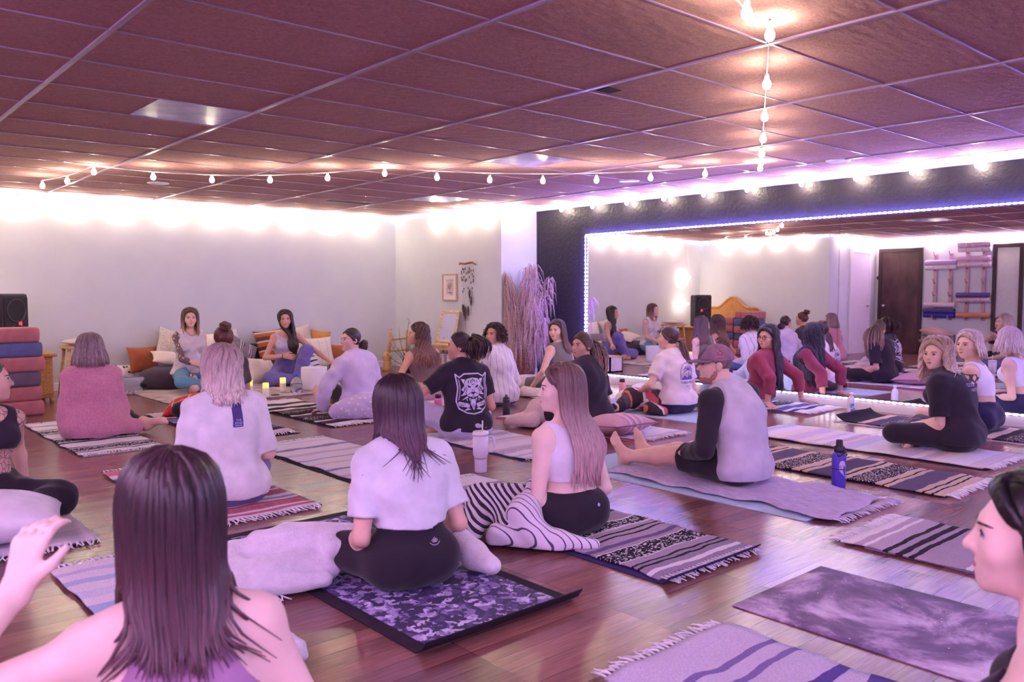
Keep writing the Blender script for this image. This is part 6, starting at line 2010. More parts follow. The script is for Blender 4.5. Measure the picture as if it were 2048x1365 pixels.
# -- long-haired woman in front, back to the viewer
person('long brown haired woman in the front, back turned, left arm raised', (.515,1.505,.0), -14,
  dict(lean=3, head_yaw=0, head_pitch=.04, wristL=(-.255,.08,.65), elbowL=(-1,-.25,-.35), handL=(.25,.25,.9), handnL=(-.6,-.6,.2), curlL=.7, wristR=(.26,.20,.16), elbowR=(.35,-1,-.3), hip_z=.12, tall=1.02, bw=.94, head=.99), PALE,
  dict(kind='down', len=.485, n=380, vol=.016, flare=.0, narrow=.08, rag=.03, clear=.014, part=.0, r=.0085, brow=(70,46,44), open=55, nape=-.09), hm('hair_chestnut_front', (60,36,48), (128,86,102), .38, .80, .8),
  [('strap_top', tank(hem=.12, g=.005, neck=.135, arm=.115, front=-.02), C_mauve), ('leggings', pants(), C_blk2)], vox=.006)
# -- dark haired woman at the right edge
person('dark haired woman at the right edge, face in profile, bare shoulder with a black strap', (1.665,.385,.0), 6,
  dict(lean=4, head_yaw=14, head_pitch=-.02, wristL=(-.22,.20,.16), wristR=(.22,.2,.16), bw=.96, head=1.0, hip_z=.105), PALE,
  dict(kind='down', len=.56, n=240, vol=.016, open=74, flare=.05, rag=.02, r=.009, sweep=(.03,-.05,0), brow=(52,34,44), clear=.014), hm('hair_black_front', (38,28,36), (58,42,54), .4, .85),
  [('strap_top', tank(hem=.2, g=.006, neck=.125, arm=.118, front=.02), C_btee), ('leggings', pants(), C_blk2)], vox=.005, lips=(176,86,120))
# -- woman in the white cropped tee
def lotus(B, root, res):
    o, V, F = res['leggings']
    pol = []
    for a in (-.9,-.45,0,.45,.9):
        c, s = math.cos(a), math.sin(a); L = .020 if a == 0 else .017
        pol += stroke([(s*.004, c*.003), (s*L*.6 - c*.0035, c*L*.6 + s*.0035), (s*L, c*L)], .0016) + stroke([(s*.004, c*.003), (s*L*.6 + c*.0035, c*L*.6 - s*.0035), (s*L, c*L)], .0016)
    pol += stroke([(-.022,.002),(-.012,-.006),(0,-.008),(.012,-.006),(.022,.002)], .0022)
    drape_shapes('lotus_emblem', pol, V, F, A(.055,-.4,.185), (1,0,0), (0,0,1), (0,1,0), pmat('emblem_pale', (190,170,204)), root, .0025)
w12, B12, _ = person('long dark haired woman from behind in a white cropped tee and black leggings', (1.83,2.69,.014), -12,
  dict(lean=7, curve=14, head_yaw=16, head_pitch=-.08, wristL=(-.14,.22,.15), wristR=(.14,.22,.15), bw=.94, tall=.95), FAIR,
  dict(kind='down', len=.425, n=330, vol=.018, flare=.04, narrow=.20, rag=.03, r=.009, brow=(60,40,44), clear=.030, open=70), hm('hair_dark_plum', (50,32,44), (112,68,96), .42, .86),
  [('cropped_tee', tee(B_sleeve=.72, hem=.245, g=.022, sleeve_g=.024, fold=.005, seed=7), C_wtee), ('leggings', pants(top=.262, g=.008), C_blk2)], vox=.0055, post=lotus)
C_fluff = pmat('white_plush', (224,212,226), rough=.98, var=.05, scale=30, bump=.6, bscale=130, spec=.05, sheen=.5)
throw('fluffy white blanket heaped over the knee of the woman in the cropped tee', (1.90,2.82,.016), -12,
  [cone(A(-.62,.30,.06), A(-.40,.22,.09), .075, .10, .02), cone(A(-.44,.20,.17), A(-.22,.10,.17), .065, .055, .03, (A(0,0,1),.7)), cone(A(-.60,.12,.055), A(-.32,.05,.05), .06, .05, .01), cone(A(-.66,.02,.04), A(-.36,-.03,.035), .048, .035, .012), cone(A(-.66,.02,.04), A(-.64,.34,.06), .05, .07, .02), cone(A(-.55,.26,.14), A(-.30,.10,.145), .045, .05, .02), cone(A(-.30,.04,.13), A(-.21,-.02,.14), .045, .022, .03), cone(A(-.56,.06,.06), A(-.34,.12,.08), .075, .06, .02)], C_fluff, .008, .004, 3, 22)
throw('fluffy white blanket end at the right hip of the woman in the cropped tee', (1.83,2.69,.016), -12,
  [cone(A(.27,.18,.12), A(.29,.02,.06), .05, .055, .03), cone(A(.29,.02,.06), A(.31,-.10,.045), .055, .04, .03)], C_fluff, .008, .003, 4, 22)
throw('crumpled white towel on the floor right of the long brown haired woman in front', (1.10,2.36,.014), 20,
  [cone(A(-.06,0,.04), A(.05,.02,.045), .04, .05, .02), cone(A(-.03,-.05,.025), A(.07,-.02,.03), .028, .035, .012), cone(A(.0,.04,.03), A(.08,.05,.065), .032, .022, .015)], C_fluff, .008, .008, 6, 34, cat='towel', name='crumpled_towel')
# -- woman in the white bra top, long light brown hair
def dot(B, root, res):
    o, V, F = res['leggings']
    ring = [(.008*math.cos(t), .008*math.sin(t)) for t in np.linspace(0, 2*PI, 15)[:-1]]
    drape_shapes('round_emblem', [ring], V, F, A(.075,-.4,.150), (1,0,0), (0,0,1), (0,1,0), pmat('emblem_pale', (190,170,204)), root, .0025)
w13, B13, _ = person('long light brown haired woman from behind in a white bra top, head turned left', (2.80,2.76,.014), -10,
  dict(lean=5, curve=4, twist=6, head_yaw=56, head_pitch=.06, wristL=(-.12,.22,.15), wristR=(.12,.22,.15), bw=.95, tall=.90, gaze=(0,-.6)), PALE,
  dict(kind='down', len=.265, n=300, vol=.018, narrow=.25, flare=.06, rag=.05, r=.009, open=82, sweep=(.03,.0,0), brow=(110,76,76), clear=.020), hm('hair_light_brown', (108,72,80), (214,170,176), .28, .82, .8),
  [('bra_top', tank(hem=.262, g=.007, neck=.105, arm=.088, front=.0), C_wcrop), ('leggings', pants(top=.19, g=.008), C_blk2)], vox=.0055, post=dot, lips=(190,104,130))
def wave_stripes(name, c1, c2, scale, dirn, dist=2.0, duty=.5):
    m, nt, b = new_mat(name)
    tc = N(nt, 'ShaderNodeTexCoord'); mp = N(nt, 'ShaderNodeMapping'); mp.inputs['Rotation'].default_value = dirn
    nt.links.new(tc.outputs['Object'], mp.inputs['Vector'])
    wv = N(nt, 'ShaderNodeTexWave'); wv.inputs['Scale'].default_value = scale; wv.inputs['Distortion'].default_value = dist; wv.inputs['Detail'].default_value = 1; wv.inputs['Detail Scale'].default_value = .8
    nt.links.new(mp.outputs['Vector'], wv.inputs['Vector'])
    r = ramp(nt, [(0, srgb(c1)), (duty, srgb(c2))], 'CONSTANT'); nt.links.new(wv.outputs['Fac'], r.inputs['Fac'])
    nt.links.new(r.outputs['Color'], b.inputs['Base Color']); b.inputs['Roughness'].default_value = .92
    MATS[name] = m
    return m
M_zeb = wave_stripes('black_white_throw', (50,38,58), (222,206,226), 13.0, (.2,.9,.5), 1.3, .46)
M_pin = wave_stripes('pinstriped_throw', (84,62,100), (222,206,226), 11.0, (.3,.2,-.4), 1.8, .06)
b = throw("boldly striped black and white throw over a long haired woman's knees", (2.80,2.76,.016), -10,
  [q for q in G_(B13, ('thighL','shankL'), .024)] + [q for q in G_(B13, ('thighR','shankR'), .022)] +
  [cone(B13.knL+A(-.02,.0,0), A(-.46,.14,.045), .075, .055, .05), cone(B13.knL*.6+B13.hipL*.4, A(-.34,.02,.05), .09, .06, .06), cone(A(-.47,.20,.03), A(-.50,.10,.03), .05, .04, .03)], M_zeb, .008, .005, 5, 24,
  cuts=(), subs=((A(0,-.02,.20),(.205,.17,.26)),))
throw('pale pinstriped cloth spilling over the left hip of the woman with striped throw', (2.80,2.76,.016), -10,
  [cone(A(-.185,.06,.24), A(-.26,.0,.13), .022, .075, .04), cone(A(-.27,.0,.12), A(-.26,-.10,.05), .075, .07, .05), cone(A(-.40,.02,.04), A(-.20,-.18,.028), .055, .05, .04), cone(A(-.20,-.18,.026), A(-.06,-.27,.02), .048, .03, .03)], M_pin, .008, .006, 8, 28)
# -- woman in the tiger tee
def tiger(B, root, res):
    o, V, F = res['t_shirt']
    L = []
    sh = [(-.105,.125),(-.06,.150),(.06,.150),(.105,.125),(.135,.150),(.125,.05),(.135,-.06),(.12,-.115),(.06,-.150),(0,-.160),(-.06,-.150),(-.12,-.115),(-.135,-.06),(-.125,.05),(-.135,.150)]
    L += stroke(sh, .010, True)
    L += [[(-.075,.075),(-.05,.112),(0,.122),(.05,.112),(.075,.075),(.07,.02),(.045,-.02),(0,-.035),(-.045,-.02),(-.07,.02)]]
    L += [[(-.095,.115),(-.06,.108),(-.078,.075)], [(.095,.115),(.06,.108),(.078,.075)]]
    for q in (-1, 1):
        L += [[(q*.075,.06),(q*.10,.03),(q*.078,.015)], [(q*.07,.02),(q*.105,-.02),(q*.06,-.01)], [(q*.05,-.02),(q*.095,-.055),(q*.04,-.035)]]
        L += [[(q*.022,-.035),(q*.034,-.035),(q*.026,-.068)], [(q*.045,-.045),(q*.055,-.045),(q*.05,-.066)]]
        L += stroke([(q*.112,.11),(q*.108,.04),(q*.116,-.05)], .006)
        L += [[(q*.03,-.080),(q*.118,-.062),(q*.122,-.098),(q*.034,-.112)]]
        L += [[(q*.02,-.125),(q*.05,-.112),(q*.085,-.135)]]
    L += [[(-.018,-.045),(.018,-.045),(.022,-.085),(0,-.135),(-.022,-.085)]]
    D = []
    for q in (-1, 1):
        D += [[(q*.016,.050),(q*.044,.066),(q*.046,.052),(q*.026,.042)]]
        D += stroke([(q*.012,.105),(q*.02,.085)], .006) + stroke([(q*.035,.100),(q*.04,.084)], .006) + stroke([(q*.058,.05),(q*.068,.03)], .006) + stroke([(q*.05,.035),(q*.06,.012)], .005) + stroke([(q*.016,.005),(q*.04,-.008)], .005)
        D += stroke([(q*.006,.030),(q*.014,.0)], .004)
    D += [[(-.016,.010),(.016,.010),(.006,-.008),(-.006,-.008)]] + stroke([(0,.115),(0,.095)], .006) + stroke([(-.012,.075),(0,.066),(.012,.075)], .005) + stroke([(0,-.008),(0,-.022),(-.02,-.028)], .004) + stroke([(0,-.022),(.02,-.028)], .004)
    D += stroke([(-.008,-.095),(0,-.082),(.008,-.095),(.004,-.108),(-.004,-.108),(-.008,-.095)], .004)
    D += text_polys('EAST &', .030, -.078, -.088, .20) + text_polys('LIMA', .030, .080, -.088, -.20)
    zc = B.nb[2] - .205
    drape_shapes('tiger_emblem', L, V, F, A(.03,-.4,zc), (1,0,0), (0,0,1), (0,1,0), pmat('print_lilac_white', (206,192,226), rough=.8), root, .0025)
    drape_shapes('emblem_linework', D, V, F, A(.03,-.4,zc), (1,0,0), (0,0,1), (0,1,0), C_btee, root, .0045)
w10, B10, _ = person('woman with a curly high ponytail in a black tee with a white tiger emblem', (4.06,5.18,.014), -20,
  dict(lean=6, twist=8, head_yaw=66, head_pitch=.02, wristL=(-.34,.24,.20), wristR=(.2,.26,.2), elbowL=(-1,-.3,-.4), bw=1.06, tall=.98, ankleL=(-.10,.52,.06), kneeL=(-1,.3,.5)), WARM,
  dict(kind='tail', len=.64, n=80, tie=(0,-.095,.075), ntail=230, curl=.015, cwave=.030, tr=.07, puff=1.35, rag=.06, vol=.010, r=.0048, taildir=(0,-1,.1), brow=(56,36,40)), hm('hair_curly_dark', (52,34,42), (92,60,70), .5, .9),
  [('t_shirt', tee(B_sleeve=.66, hem=.055, g=.028, sleeve_g=.032, fold=.005, seed=9), C_btee), ('sweatpants', pants(top=.11, g=.018, fold=.006), C_sweat)], vox=.006, post=tiger)
# -- woman in the striped shirt with short curls
person('woman with short dark curls in a white pinstriped shirt, looking over her shoulder', (5.52,6.46,.010), -6,
  dict(lean=5, twist=18, head_yaw=108, head_pitch=-.02, tall=.98), TANNED,
  dict(kind='curls', n=420, vol=.014, curl_len=.085, open=52, brow=(40,28,32)), hm('hair_short_curls', (44,28,32), (84,52,52), .5, .95),
  [('shirt', dict(sweater(hem=.03, g=.030, ag=.024, fold=.006, seed=10, neck=.058)), C_shirt), ('jeans', pants(g=.012), C_jean)], lips=(150,80,86))
# -- woman in the brown tank
person('woman with long wavy brown hair in a brown tank, leaning on her left arm', (5.17,7.27,.010), -8,
  dict(lean=4, side=-5, head_yaw=62, wristL=(-.40,.06,.05), elbowL=(-.6,-1,0), handL=(-.8,.4,-.2), wristR=(.16,.26,.18), tall=.95, armr=.95), WARM,
  dict(kind='down', len=.40, n=190, vol=.018, flare=.14, rag=.05, curl=.012, cwave=.10, open=78, brow=(80,56,50), clear=.02), hm('hair_wavy_brown', (78,48,48), (176,120,104), .30, .74, .7),
  [('tank_top', tank(hem=.2, g=.010, neck=.085, arm=.082), C_brownt), ('trousers', pants(top=.155, g=.012), fabric('pink_sweats', (206,160,176)))])
# -- woman in the lavender robe with legs stretched out
w8, B8, _ = person('woman with a low dark bun in a lavender robe, legs stretched out', (4.07,6.80,.014), -3,
  dict(LONG, lean=4, side=-4, twist=10, tall=.96, head_yaw=92, head_pitch=-.02, ankleL=(-.06,.70,.06), kneeL=(-.5,0,1), ankleR=(.12,.80,.07), wristL=(-.34,.10,.07), elbowL=(-1,-.6,.1), wristR=(.24,.28,.16), handL=(-.3,.8,-.2)), FAIR,
  dict(kind='bun', n=90, tie=(0,-.112,-.045), bun=.046, bunax=(0,-.9,-.35), vol=.010, part=.0, brow=(44,30,36)), hm('hair_dark_lowbun', (44,30,38), (76,52,60), .5, .9),
  [('robe', dict(sweater(hem=.015, g=.034, ag=.034, fold=.007, seed=11, neck=.075, end=.99), fr=22), C_lavr), ('leggings', pants(end=.95, g=.007), C_blk2)], lips=(176,84,104))
throw('lavender spotted blanket bundled round the hips of the woman in the robe', (4.07,6.80,.016), -3,
  [elli(A(-.02,-.22,.10), A(.30,.15,.13), None, .05), cone(A(-.30,-.16,.08), A(.25,-.25,.10), .09, .10, .05), cone(A(-.26,-.22,.05), A(.28,-.32,.05), .05, .05, .03)], spot_mat('lavender_spotted', (196,178,214), (222,208,230), 22, .30), .009, .008, 3, 24)
# -- woman in the olive tank by the mirror
w15, B15, _ = person('woman with straight brown hair in an olive tank beside the dark wall, looking back', (6.52,6.58,.010), -4,
  dict(lean=3, twist=8, head_yaw=112, head_pitch=-.04, wristL=(-.30,.12,.12), elbowL=(-.6,-1,0), wristR=(.2,.26,.18), tall=.95, hip_z=.12), FAIR,
  dict(kind='down', len=.46, n=150, vol=.014, open=70, rag=.03, flare=.08, sweep=(.02,-.02,0), brow=(76,52,50), clear=.016), hm('hair_straight_brown', (78,52,54), (124,86,84), .4, .9),
  [('tank_top', tank(hem=.12, g=.010, neck=.085, arm=.085), C_olive), ('trousers', pants(g=.012), fabric('moss_trousers', (112,104,106)))])
C_cream2 = fabric('cream_throw_cotton', (222,206,200), bump=.4)
throw('cream blanket over the legs of the woman in the olive tank', (6.52,6.58,.012), -4, G_(B15, ('shankL','shankR'), .03) + [cone(B15.knL, B15.knR, .08, .08, .06), cone(A(-.40,.15,.04), A(-.2,-.05,.03), .07, .05, .04)], C_cream2, .010, .007, 2, 22, subs=((A(0,0,.25),(.20,.20,.26)),))
# -- woman with curly half-up hair in the black tee
w14, B14, _ = person('woman with long curly half-up hair in a black tee, looking back over her shoulder', (5.12,4.83,.014), -8,
  dict(lean=4, twist=14, head_yaw=96, head_pitch=-.02, bw=1.12, tall=.93), WARM,
  dict(kind='tail', len=.40, n=90, tie=(0,-.10,.035), ntail=190, curl=.018, cwave=.055, tr=.055, puff=1.5, rag=.10, vol=.012, r=.0055, brow=(56,38,36), hairline=(.072,.072)), hm('hair_curly_honey', (76,50,50), (196,154,142), .4, .80, .8),
  [('t_shirt', tee(B_sleeve=.8, hem=.02, g=.034, sleeve_g=.034, fold=.005, seed=12), C_btee), ('leggings', pants(), C_blk2)], lips=(160,86,92))
throw('cream waffle blanket over the legs of the woman with curly half-up hair', (5.12,4.83,.016), -8, G_(B14, ('shankL',), .05) + [cone(B14.knL+A(.03,.0,0), A(-.32,.42,.05), .10, .07, .06), cone(A(-.45,.40,.04), A(-.2,.55,.04), .07, .06, .04), cone(A(-.40,.26,.05), A(-.52,.46,.03), .07, .04, .03)], pmat('waffle_cream', (222,190,192), rough=.95, var=.05, bump=.9, bscale=90, spec=.1), .009, .005, 3, 20)
# -- woman in the pale tee with the ponytail
def palm(B, root, res):
    o, V, F = res['t_shirt']
    P = stroke([(-.08,-.03),(-.078,.05),(-.05,.105),(0,.125),(.05,.105),(.078,.05),(.08,-.03)], .005)
    for a in np.linspace(-.5, 3.6, 7): P += stroke([(.015,.06),(.015+.04*math.cos(a), .065+.03*math.sin(a)),(.015+.062*math.cos(a), .05+.035*math.sin(a))], .008)
    P += stroke([(.01,-.03),(.016,.02),(.015,.06)], .008)
    for i in range(5): P += stroke([(-.075,-.03+.012*i),(-.03,-.024+.012*i),(.02,-.032+.012*i),(.07,-.026+.012*i)], .004)
    P += [[(-.078,-.035),(-.03,.005),(0,-.02),(.04,.012),(.078,-.035)]]
    P += text_polys('TORREY PINES', .026, 0, -.062, 0, .0006)
    for dx, dz in ((-.02,-.095),(0,-.102),(.022,-.096),(.006,-.118)): P += stroke([(dx-.008,dz+.004),(dx,dz),(dx+.008,dz+.004)], .004)
    drape_shapes('back_print', P, V, F, A(.045,-.4,B.nb[2]-.20), (1,0,0), (0,0,1), (0,1,0), pmat('print_violet', (104,80,150), rough=.8), root, .0025)
w16, B16, _ = person('woman with a dark ponytail in a pale tee with a violet back print, facing away', (6.39,4.87,.012), -14,
  dict(lean=7, curve=12, head_yaw=40, head_pitch=.04, wristL=(-.26,.22,.20), elbowL=(-.7,-.6,-.6), tall=.97), FAIR,
  dict(kind='tail', len=.455, n=90, tie=(0,-.105,-.03), ntail=60, tr=.030, rag=.03, vol=.014, brow=(70,44,44), r=.008), hm('hair_ponytail_plum', (66,38,44), (104,62,66), .4, .9),
  [('t_shirt', tee(B_sleeve=.68, hem=.085, g=.024, sleeve_g=.028, fold=.005, seed=13), C_ptee), ('leggings', pants(top=.1), C_navy)], post=palm)
M_ser = stripe_mat('serape_stripes', [(0,(70,54,64)),(.10,(206,96,96)),(.13,(70,54,64)),(.17,WHT),(.19,(70,54,64)),(.27,(96,76,84)),(.34,(216,120,96)),(.37,(70,54,64)),(.44,WHT),(.46,(206,96,110)),(.50,(84,62,76)),(.58,(96,76,84)),(.64,(216,110,90)),(.68,(70,54,64)),(.76,WHT),(.78,(70,54,64)),(.86,(206,96,96)),(.90,(84,66,76))], axis='X', wob=.02)
throw('dark serape blanket with red stripes over the legs of the ponytailed woman', (6.39,4.87,.016), -14, G_(B16, ('thighL','shankL','thighR','shankR'), .030) + [cone(B16.knL, A(-.52,.22,.05), .08, .06, .05), cone(A(-.30,.02,.05), A(-.24,-.10,.03), .07, .05, .04), cone(A(.26,.05,.10), A(.28,-.08,.05), .06, .05, .04), cone(A(-.55,.30,.03), A(-.68,.42,.025), .05, .035, .03)], M_ser, .009, .006, 4, 22, subs=((A(0,-.03,.22),(.215,.19,.28)),))
# -- the man in the cap
def cap_post(B, root, res):
    h, hs, HR = B.h, B.hs, B.HR
    pr = [elli(h(0,-.012,.040), A(.088,.106,.098)*hs, HR, .01)]
    pr[0].cut = [(h(0,0,.028), HR @ A(0,-.06,-1.0))]
    V, F = sdf_mesh(pr, .006); V = smooth_net(V, F, 1)
    o = fast_mesh('cap_crown', V, F, pmat('mauve_cap_canvas', (140,104,128), rough=.9, var=.15, scale=20, bump=.2, bscale=300), root)
    Vb, Fb = [], []
    n = 16
    for k in range(n+1):
        a = -1.15 + 2.3*k/n
        for rr, dz in ((.100, .0), (.145, -.006), (.178, -.012)):
            w = 1.0 if rr < .11 else (1 - .18*abs(a)**2.2)
            Vb.append(h(math.sin(a)*rr*w*.86, -.012 + math.cos(a)*rr*w*1.08, .034 + dz + .006*abs(math.sin(a))))
    for k in range(n):
        for j in range(2): q = k*3+j; Fb.append((q, q+1, q+4, q+3))
    br_ = mesh_obj('cap_brim', Vb, Fb, pmat('cap_brim_canvas', (128,96,120), rough=.9), o)
    s_ = br_.modifiers.new('thick', 'SOLIDIFY'); s_.thickness = .005; s_.offset = 0
    fr_ = [(.024*math.cos(t), .030*math.sin(t)) for t in np.linspace(0, 2*PI, 19)[:-1]]
    dr = HR @ A(0,-1,0)
    drape_shapes('front_patch', [fr_], V, F, h(-.0,.3,.088), HR @ A(-1,0,0), HR @ A(0,0,1), dr, pmat('cap_patch_navy', (64,50,104), rough=.7), o, .003)
    sd = HR @ A(1,0,0)
    P = []
    for dx, dz in ((-.01,.018),(.016,.026),(.006,.004),(-.02,.002)): P.append([(dx+.006*math.cos(t), dz+.006*math.sin(t)) for t in np.linspace(0, 2*PI, 9)[:-1]])
    P += stroke([(-.02,-.018),(.028,-.014)], .006) + stroke([(-.01,.014),(.01,.006)], .004)
    drape_shapes('side_embroidery', P, V, F, h(-.3,-.01,.080), HR @ A(0,-1,0), HR @ A(0,0,1), sd, pmat('cap_coral_thread', (214,96,120), rough=.7), o, .003)
    # short beard
    bp = [elli(h(0,.036,-.070), A(.052,.054,.050)*hs, HR, .03), elli(h(.047,.012,-.045), A(.016,.026,.042)*hs, HR, .02), elli(h(-.047,.012,-.045), A(.016,.026,.042)*hs, HR, .02), ball(h(0,.076,-.093), .0235*hs, .02)]
    sub = [Prim('e', h(0,.09,-.035), rad=A(.040,.04,.020)*hs, R=HR, k=.01, op=-1), Prim('e', h(0,.098,-.058), rad=A(.022,.022,.009)*hs, R=HR, k=.004, op=-1)]
    Vx, Fx = sdf_mesh(bp + sub, .005); Vx = smooth_net(Vx, Fx, 1)
    fast_mesh('beard', Vx, Fx, pmat('stubble', (172,118,112), rough=.9, var=.2, scale=120, bump=.6, bscale=260), root)
    # pale raglan body over the dark sleeves
def raglan(grow=.030):
    return dict(parts={'pelvis': (grow*.7, None), 'torso': (grow, None)}, hem=.03, fold=.005, seed=14, subs=lambda B: [(B.nb + B.u2*.03 + B.yt*.03, .068)], cuts=lambda B: [(B.shR - B.xt*.028 - B.u2*.02, nrm(B.xt + B.u2*.42)), (B.shL + B.xt*.028 - B.u2*.02, nrm(-B.xt + B.u2*.42))])
person('bearded man in a mauve cap and grey raglan shirt with black sleeves, legs stretched out', (4.30,2.79,.018), 3,
  dict(LONG, male=True, lean=8, curve=22, twist=-6, head_yaw=42, head_pitch=-.10, wristL=(-.16,.30,.16), elbowL=(-.6,-.6,-.7), wristR=(.16,.3,.18), bw=1.04, tall=1.0, neck=1.0), FAIR,
  dict(kind='cap', vol=.003, nape=-.05, brow=(96,66,62)), hm('hair_buzzed', (128,92,92), (140,104,100), .5, .95),
  [('sleeves', dict(parts={'uarmR': (.019, None), 'uarmL': (.019, None), 'farmR': (.016, .93), 'farmL': (.016, .93)}, fold=.004, seed=15, extra=lambda B: [cone(B.nb - B.u2*.02, B.shR + B.u2*.012, .064, .070, .03), cone(B.nb - B.u2*.02, B.shL + B.u2*.012, .064, .070, .03)], subs=lambda B: [(B.nb + B.u2*.04 + B.yt*.03, .066)]), C_btee), ('shirt_body', raglan(), C_heather), ('shorts', dict(parts={'pelvis': (.006, None), 'thighR': (.024, .90), 'thighL': (.024, .90)}, fold=.003, seed=2.0), C_blk2)], vox=.006, post=cap_post, lips=(160,92,96))
# -- woman in the maroon sweater with glasses
def glasses(B, root, res):
    h, hs = B.h, B.hs
    g = Geo()
    for q in (-1, 1):
        g.tube([h(.034*q + .024*math.cos(t), .104 - .006*abs(math.cos(t)), .006 + .020*math.sin(t)) for t in np.linspace(0, 2*PI, 21)], .0024, 6)
        g.tube([h(.057*q,.099,.012), h(.076*q,.05,.012), h(.077*q,-.005,.010)], .0020, 6)
    g.tube([h(-.010,.105,.010), h(0,.109,.013), h(.010,.105,.010)], .0020, 6)
    g.obj('glasses', pmat('dark_glasses_frame', (70,50,72), rough=.3), root)
    gg = Geo()
    for w_ in (B.wrL, B.wrR): gg.tube([w_ + A(.032*math.cos(t), .032*math.sin(t), .012) for t in np.linspace(0, 2*PI, 17)], .004, 6)
    gg.obj('bracelets', pmat('bead_bracelet', (190,170,200), rough=.4), root)
w18, B18, _ = person('woman with long black hair and glasses in a maroon sweater, leaning back on her hands', (7.43,4.66,.016), -2,
  dict(lean=-20, curve=14, head_yaw=88, head_pitch=.04, head_roll=0, wristL=(-.27,-.30,.055), wristR=(.25,-.36,.055), elbowL=(-.3,-1,.2), elbowR=(.3,-1,.2), handL=(-.5,-.8,-.12), handR=(.6,-.7,-.12), curlL=.1, curlR=.1, thumbL=(.8,-.3,0), thumbR=(-.8,-.3,0), tall=.93, bw=1.02, ankleL=(-.10,.62,.06), ankleR=(.14,.5,.06), kneeL=(-.5,.2,1), kneeR=(.6,.2,1)), WARM,
  dict(kind='down', len=.17, n=240, vol=.020, open=80, rag=.04, flare=.05, curl=.007, cwave=.14, brow=(40,28,34), clear=.026, sweep=(.02,-.04,0)), hm('hair_black_long', (42,30,46), (62,44,74), .2, .8),
  [('sweater', dict(sweater(hem=.06, g=.026, ag=.026, fold=.006, seed=16, end=.62)), C_maroon), ('jeans', pants(g=.010), C_ljean)], post=glasses, lips=(140,72,80))
throw('crumpled cream blanket between the ponytailed woman and the woman in maroon', (6.72,5.62,.002), 20, [cone(A(-.25,0,.06), A(.2,.05,.08), .08, .10, .03), cone(A(-.2,-.14,.05), A(.22,-.10,.05), .06, .06, .012), cone(A(-.1,.15,.05), A(.28,.2,.05), .07, .06, .03)], C_cream2, .010, .010, 5, 26)
# -- blonde woman in the dark tee, cross-legged
def teeprint(B, root, res):
    o, V, F = res['t_shirt']
    drape_shapes('shoulder_print', text_polys('GOOD', .034, 0, 0) + text_polys('VIBES', .030, 0, -.036), V, F, A(.0,-.4,B.nb[2]-.06), (1,0,0), (0,0,1), (0,1,0), pmat('print_lilac_white', (206,192,226), rough=.8), root, .0025)
person('wavy blonde woman in a dark tee and leggings sitting cross-legged, hands in her lap', (6.36,2.33,.016), 2,
  dict(lean=9, curve=18, head_yaw=80, head_pitch=-.04, wristL=(-.10,.28,.15), wristR=(.10,.28,.15), bw=1.12, tall=.95, neck=1.0), FAIR,
  dict(kind='down', len=.50, n=190, vol=.020, open=66, rag=.05, flare=.16, curl=.014, cwave=.13, brow=(120,90,80), clear=.026), hm('hair_wavy_blonde', (150,112,100), (232,204,190), .5, .9, .8),
  [('t_shirt', tee(B_sleeve=.80, hem=.05, g=.030, sleeve_g=.032, fold=.004, seed=17), C_btee), ('leggings', pants(g=.010), C_blk2)], vox=.006, post=teeprint)
# -- short-haired blonde in the white bra top
tattoo('skin_223_178_162', (223,178,162), (84,70,88), 22, (-.30,-.2,.33), (-.10,.2,.47), .14)
person('short-haired blonde woman in a white bra top and navy shorts by the mirror', (7.40,2.53,.016), 0,
  dict(lean=7, curve=12, twist=6, head_yaw=76, head_pitch=-.04, bw=.96, tall=.95, armr=.94), (223,178,162),
  dict(kind='bob', len=.60, n=120, vol=.016, open=72, flare=.35, rag=.02, brow=(120,90,80), part=.3, nape=-.06), hm('hair_blonde_crop', (150,116,110), (226,200,190), .6, .95, .7),
  [('bra_top', tank(hem=.29, g=.008, neck=.10, arm=.085, front=.0), C_wcrop), ('shorts', shorts(top=.215, g=.016, fold=.006), C_navy)], lips=(180,96,110))
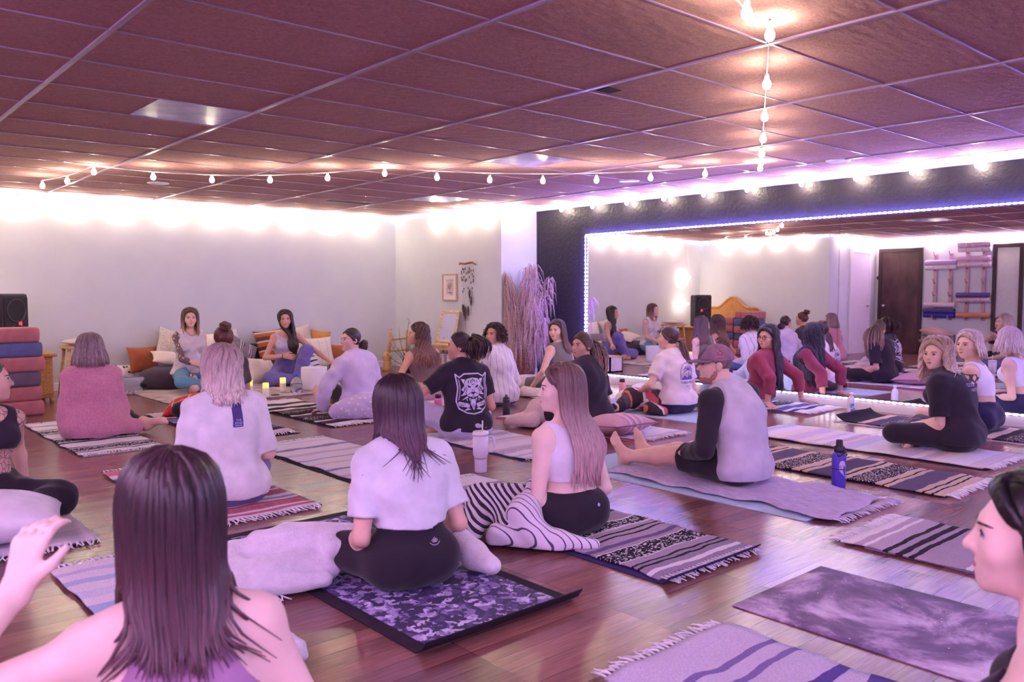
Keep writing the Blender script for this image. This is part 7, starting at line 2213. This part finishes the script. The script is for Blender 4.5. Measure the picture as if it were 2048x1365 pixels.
# -- the two instructors
tattoo('skin_221_175_159', (221,175,159), (112,88,98), 26, (.09,-.3,.1), (.5,.5,.80), .22)
def chain(B, root, res):
    P = [B.nb + B.xt*(.062*math.sin(t)) + B.yt*(.055 + .035*math.cos(t)*(1 if math.cos(t) > 0 else 1.9)) + B.u2*(.01 - .045*max(0, math.cos(t))) for t in np.linspace(0, 2*PI, 25)]
    P = push_out(np.array(P), [p for p in B.pr if p.tag in ('torso', 'neck')], .004)
    Geo().tube([A(*p) for p in P], .0025, 5).obj('necklace', pmat('thin_gold', (150,110,84), rough=.4, metal=.6), root)
person('instructor with an ombre bob, tattooed arm, pale sleeveless top and teal leggings', (3.60,9.90,.016), 184,
  dict(lean=1, head_yaw=-18, head_pitch=-.02, hip_z=.20, wristR=(-.02,.30,.30), elbowR=(.9,-.3,-.6), wristL=(-.12,.30,.28), handR=(-.6,.5,-.3), bw=.98, tall=1.06, ankleR=(-.12,.30,.08), ankleL=(.12,.38,.06), armr=.98, footL=(-.2,-.1,1), footnL=(0,1,.3)), (221,175,159),
  dict(kind='bob', len=.655, n=120, vol=.016, open=58, rag=.015, flare=.05, brow=(96,62,56), clear=.014), hm('hair_ombre', (92,58,54), (196,150,124), .66, .88, .5),
  [('sleeveless_top', dict(tank(hem=.20, g=.024, neck=.085, arm=.080, fold=.007, front=.03), fr=34), C_lgrey), ('leggings', pants(top=.3), C_teal)], post=chain, lips=(184,96,104))
def band(B, root, res):
    w_, e = B.wrR, B.elR; t = nrm(w_ - e); u = nrm(np.cross(t, A(0,0,1))); v = np.cross(t, u)
    Geo().tube([w_ - t*.02 + (u*math.cos(a) + v*math.sin(a))*.027 for a in np.linspace(0, 2*PI, 17)], .004, 6).obj('wrist_band', M_bcap, root)
w7, B7, _ = person('instructor with very long dark hair in a lilac crop top, one knee up', (4.82,9.83,.016), 160,
  dict(lean=0, side=2, head_yaw=-4, head_pitch=-.02, hip_z=.13, wristR=(.06,.235,.36), elbowR=(1,-.2,-.5), handR=(-.95,.25,-.12), handnR=(.1,1,.2), curlR=.5, wristL=(-.52,.28,.25), elbowL=(-.8,-.2,-.6), handL=(-.85,.35,-.25), handnL=(0,.3,1), curlL=.9, ankleL=(-.06,.36,.07), kneeL=(-.45,.35,1), ankleR=(-.14,.34,.06), kneeR=(1,.35,.05), bw=.92, tall=1.10, armr=.92, neck=1.05, arm=1.04), WARM,
  dict(kind='down', len=.37, n=200, vol=.015, open=52, rag=.05, gather=(-1, .10), flare=.05, brow=(44,28,30), clear=.014, sweep=(-.02,.0,0)), hm('hair_very_long_dark', (50,32,36), (72,48,50), .3, .9),
  [('crop_top', tank(hem=.36, g=.008, neck=.105, arm=.088, front=.03), C_lilac), ('sweatpants', pants(top=.30, g=.022, fold=.006, seed=18), C_dusk)], post=band, lips=(170,90,96))
# -- knotted dark bundle at the right end of the mirror mat
throw('knotted violet cloth bundle on the mat at the right edge by the mirror', (7.28,1.93,.016), 0, [cone(A(-.08,0,.05), A(.06,.03,.06), .05, .06, .006), cone(A(-.02,-.06,.05), A(.10,-.04,.07), .045, .05, .005), cone(A(0,.06,.06), A(.05,-.02,.12), .05, .045, .005)], fabric('indigo_knit', (84,66,130)), .008, .004, 2, 40, cat='cloth', name='knotted_cloth')
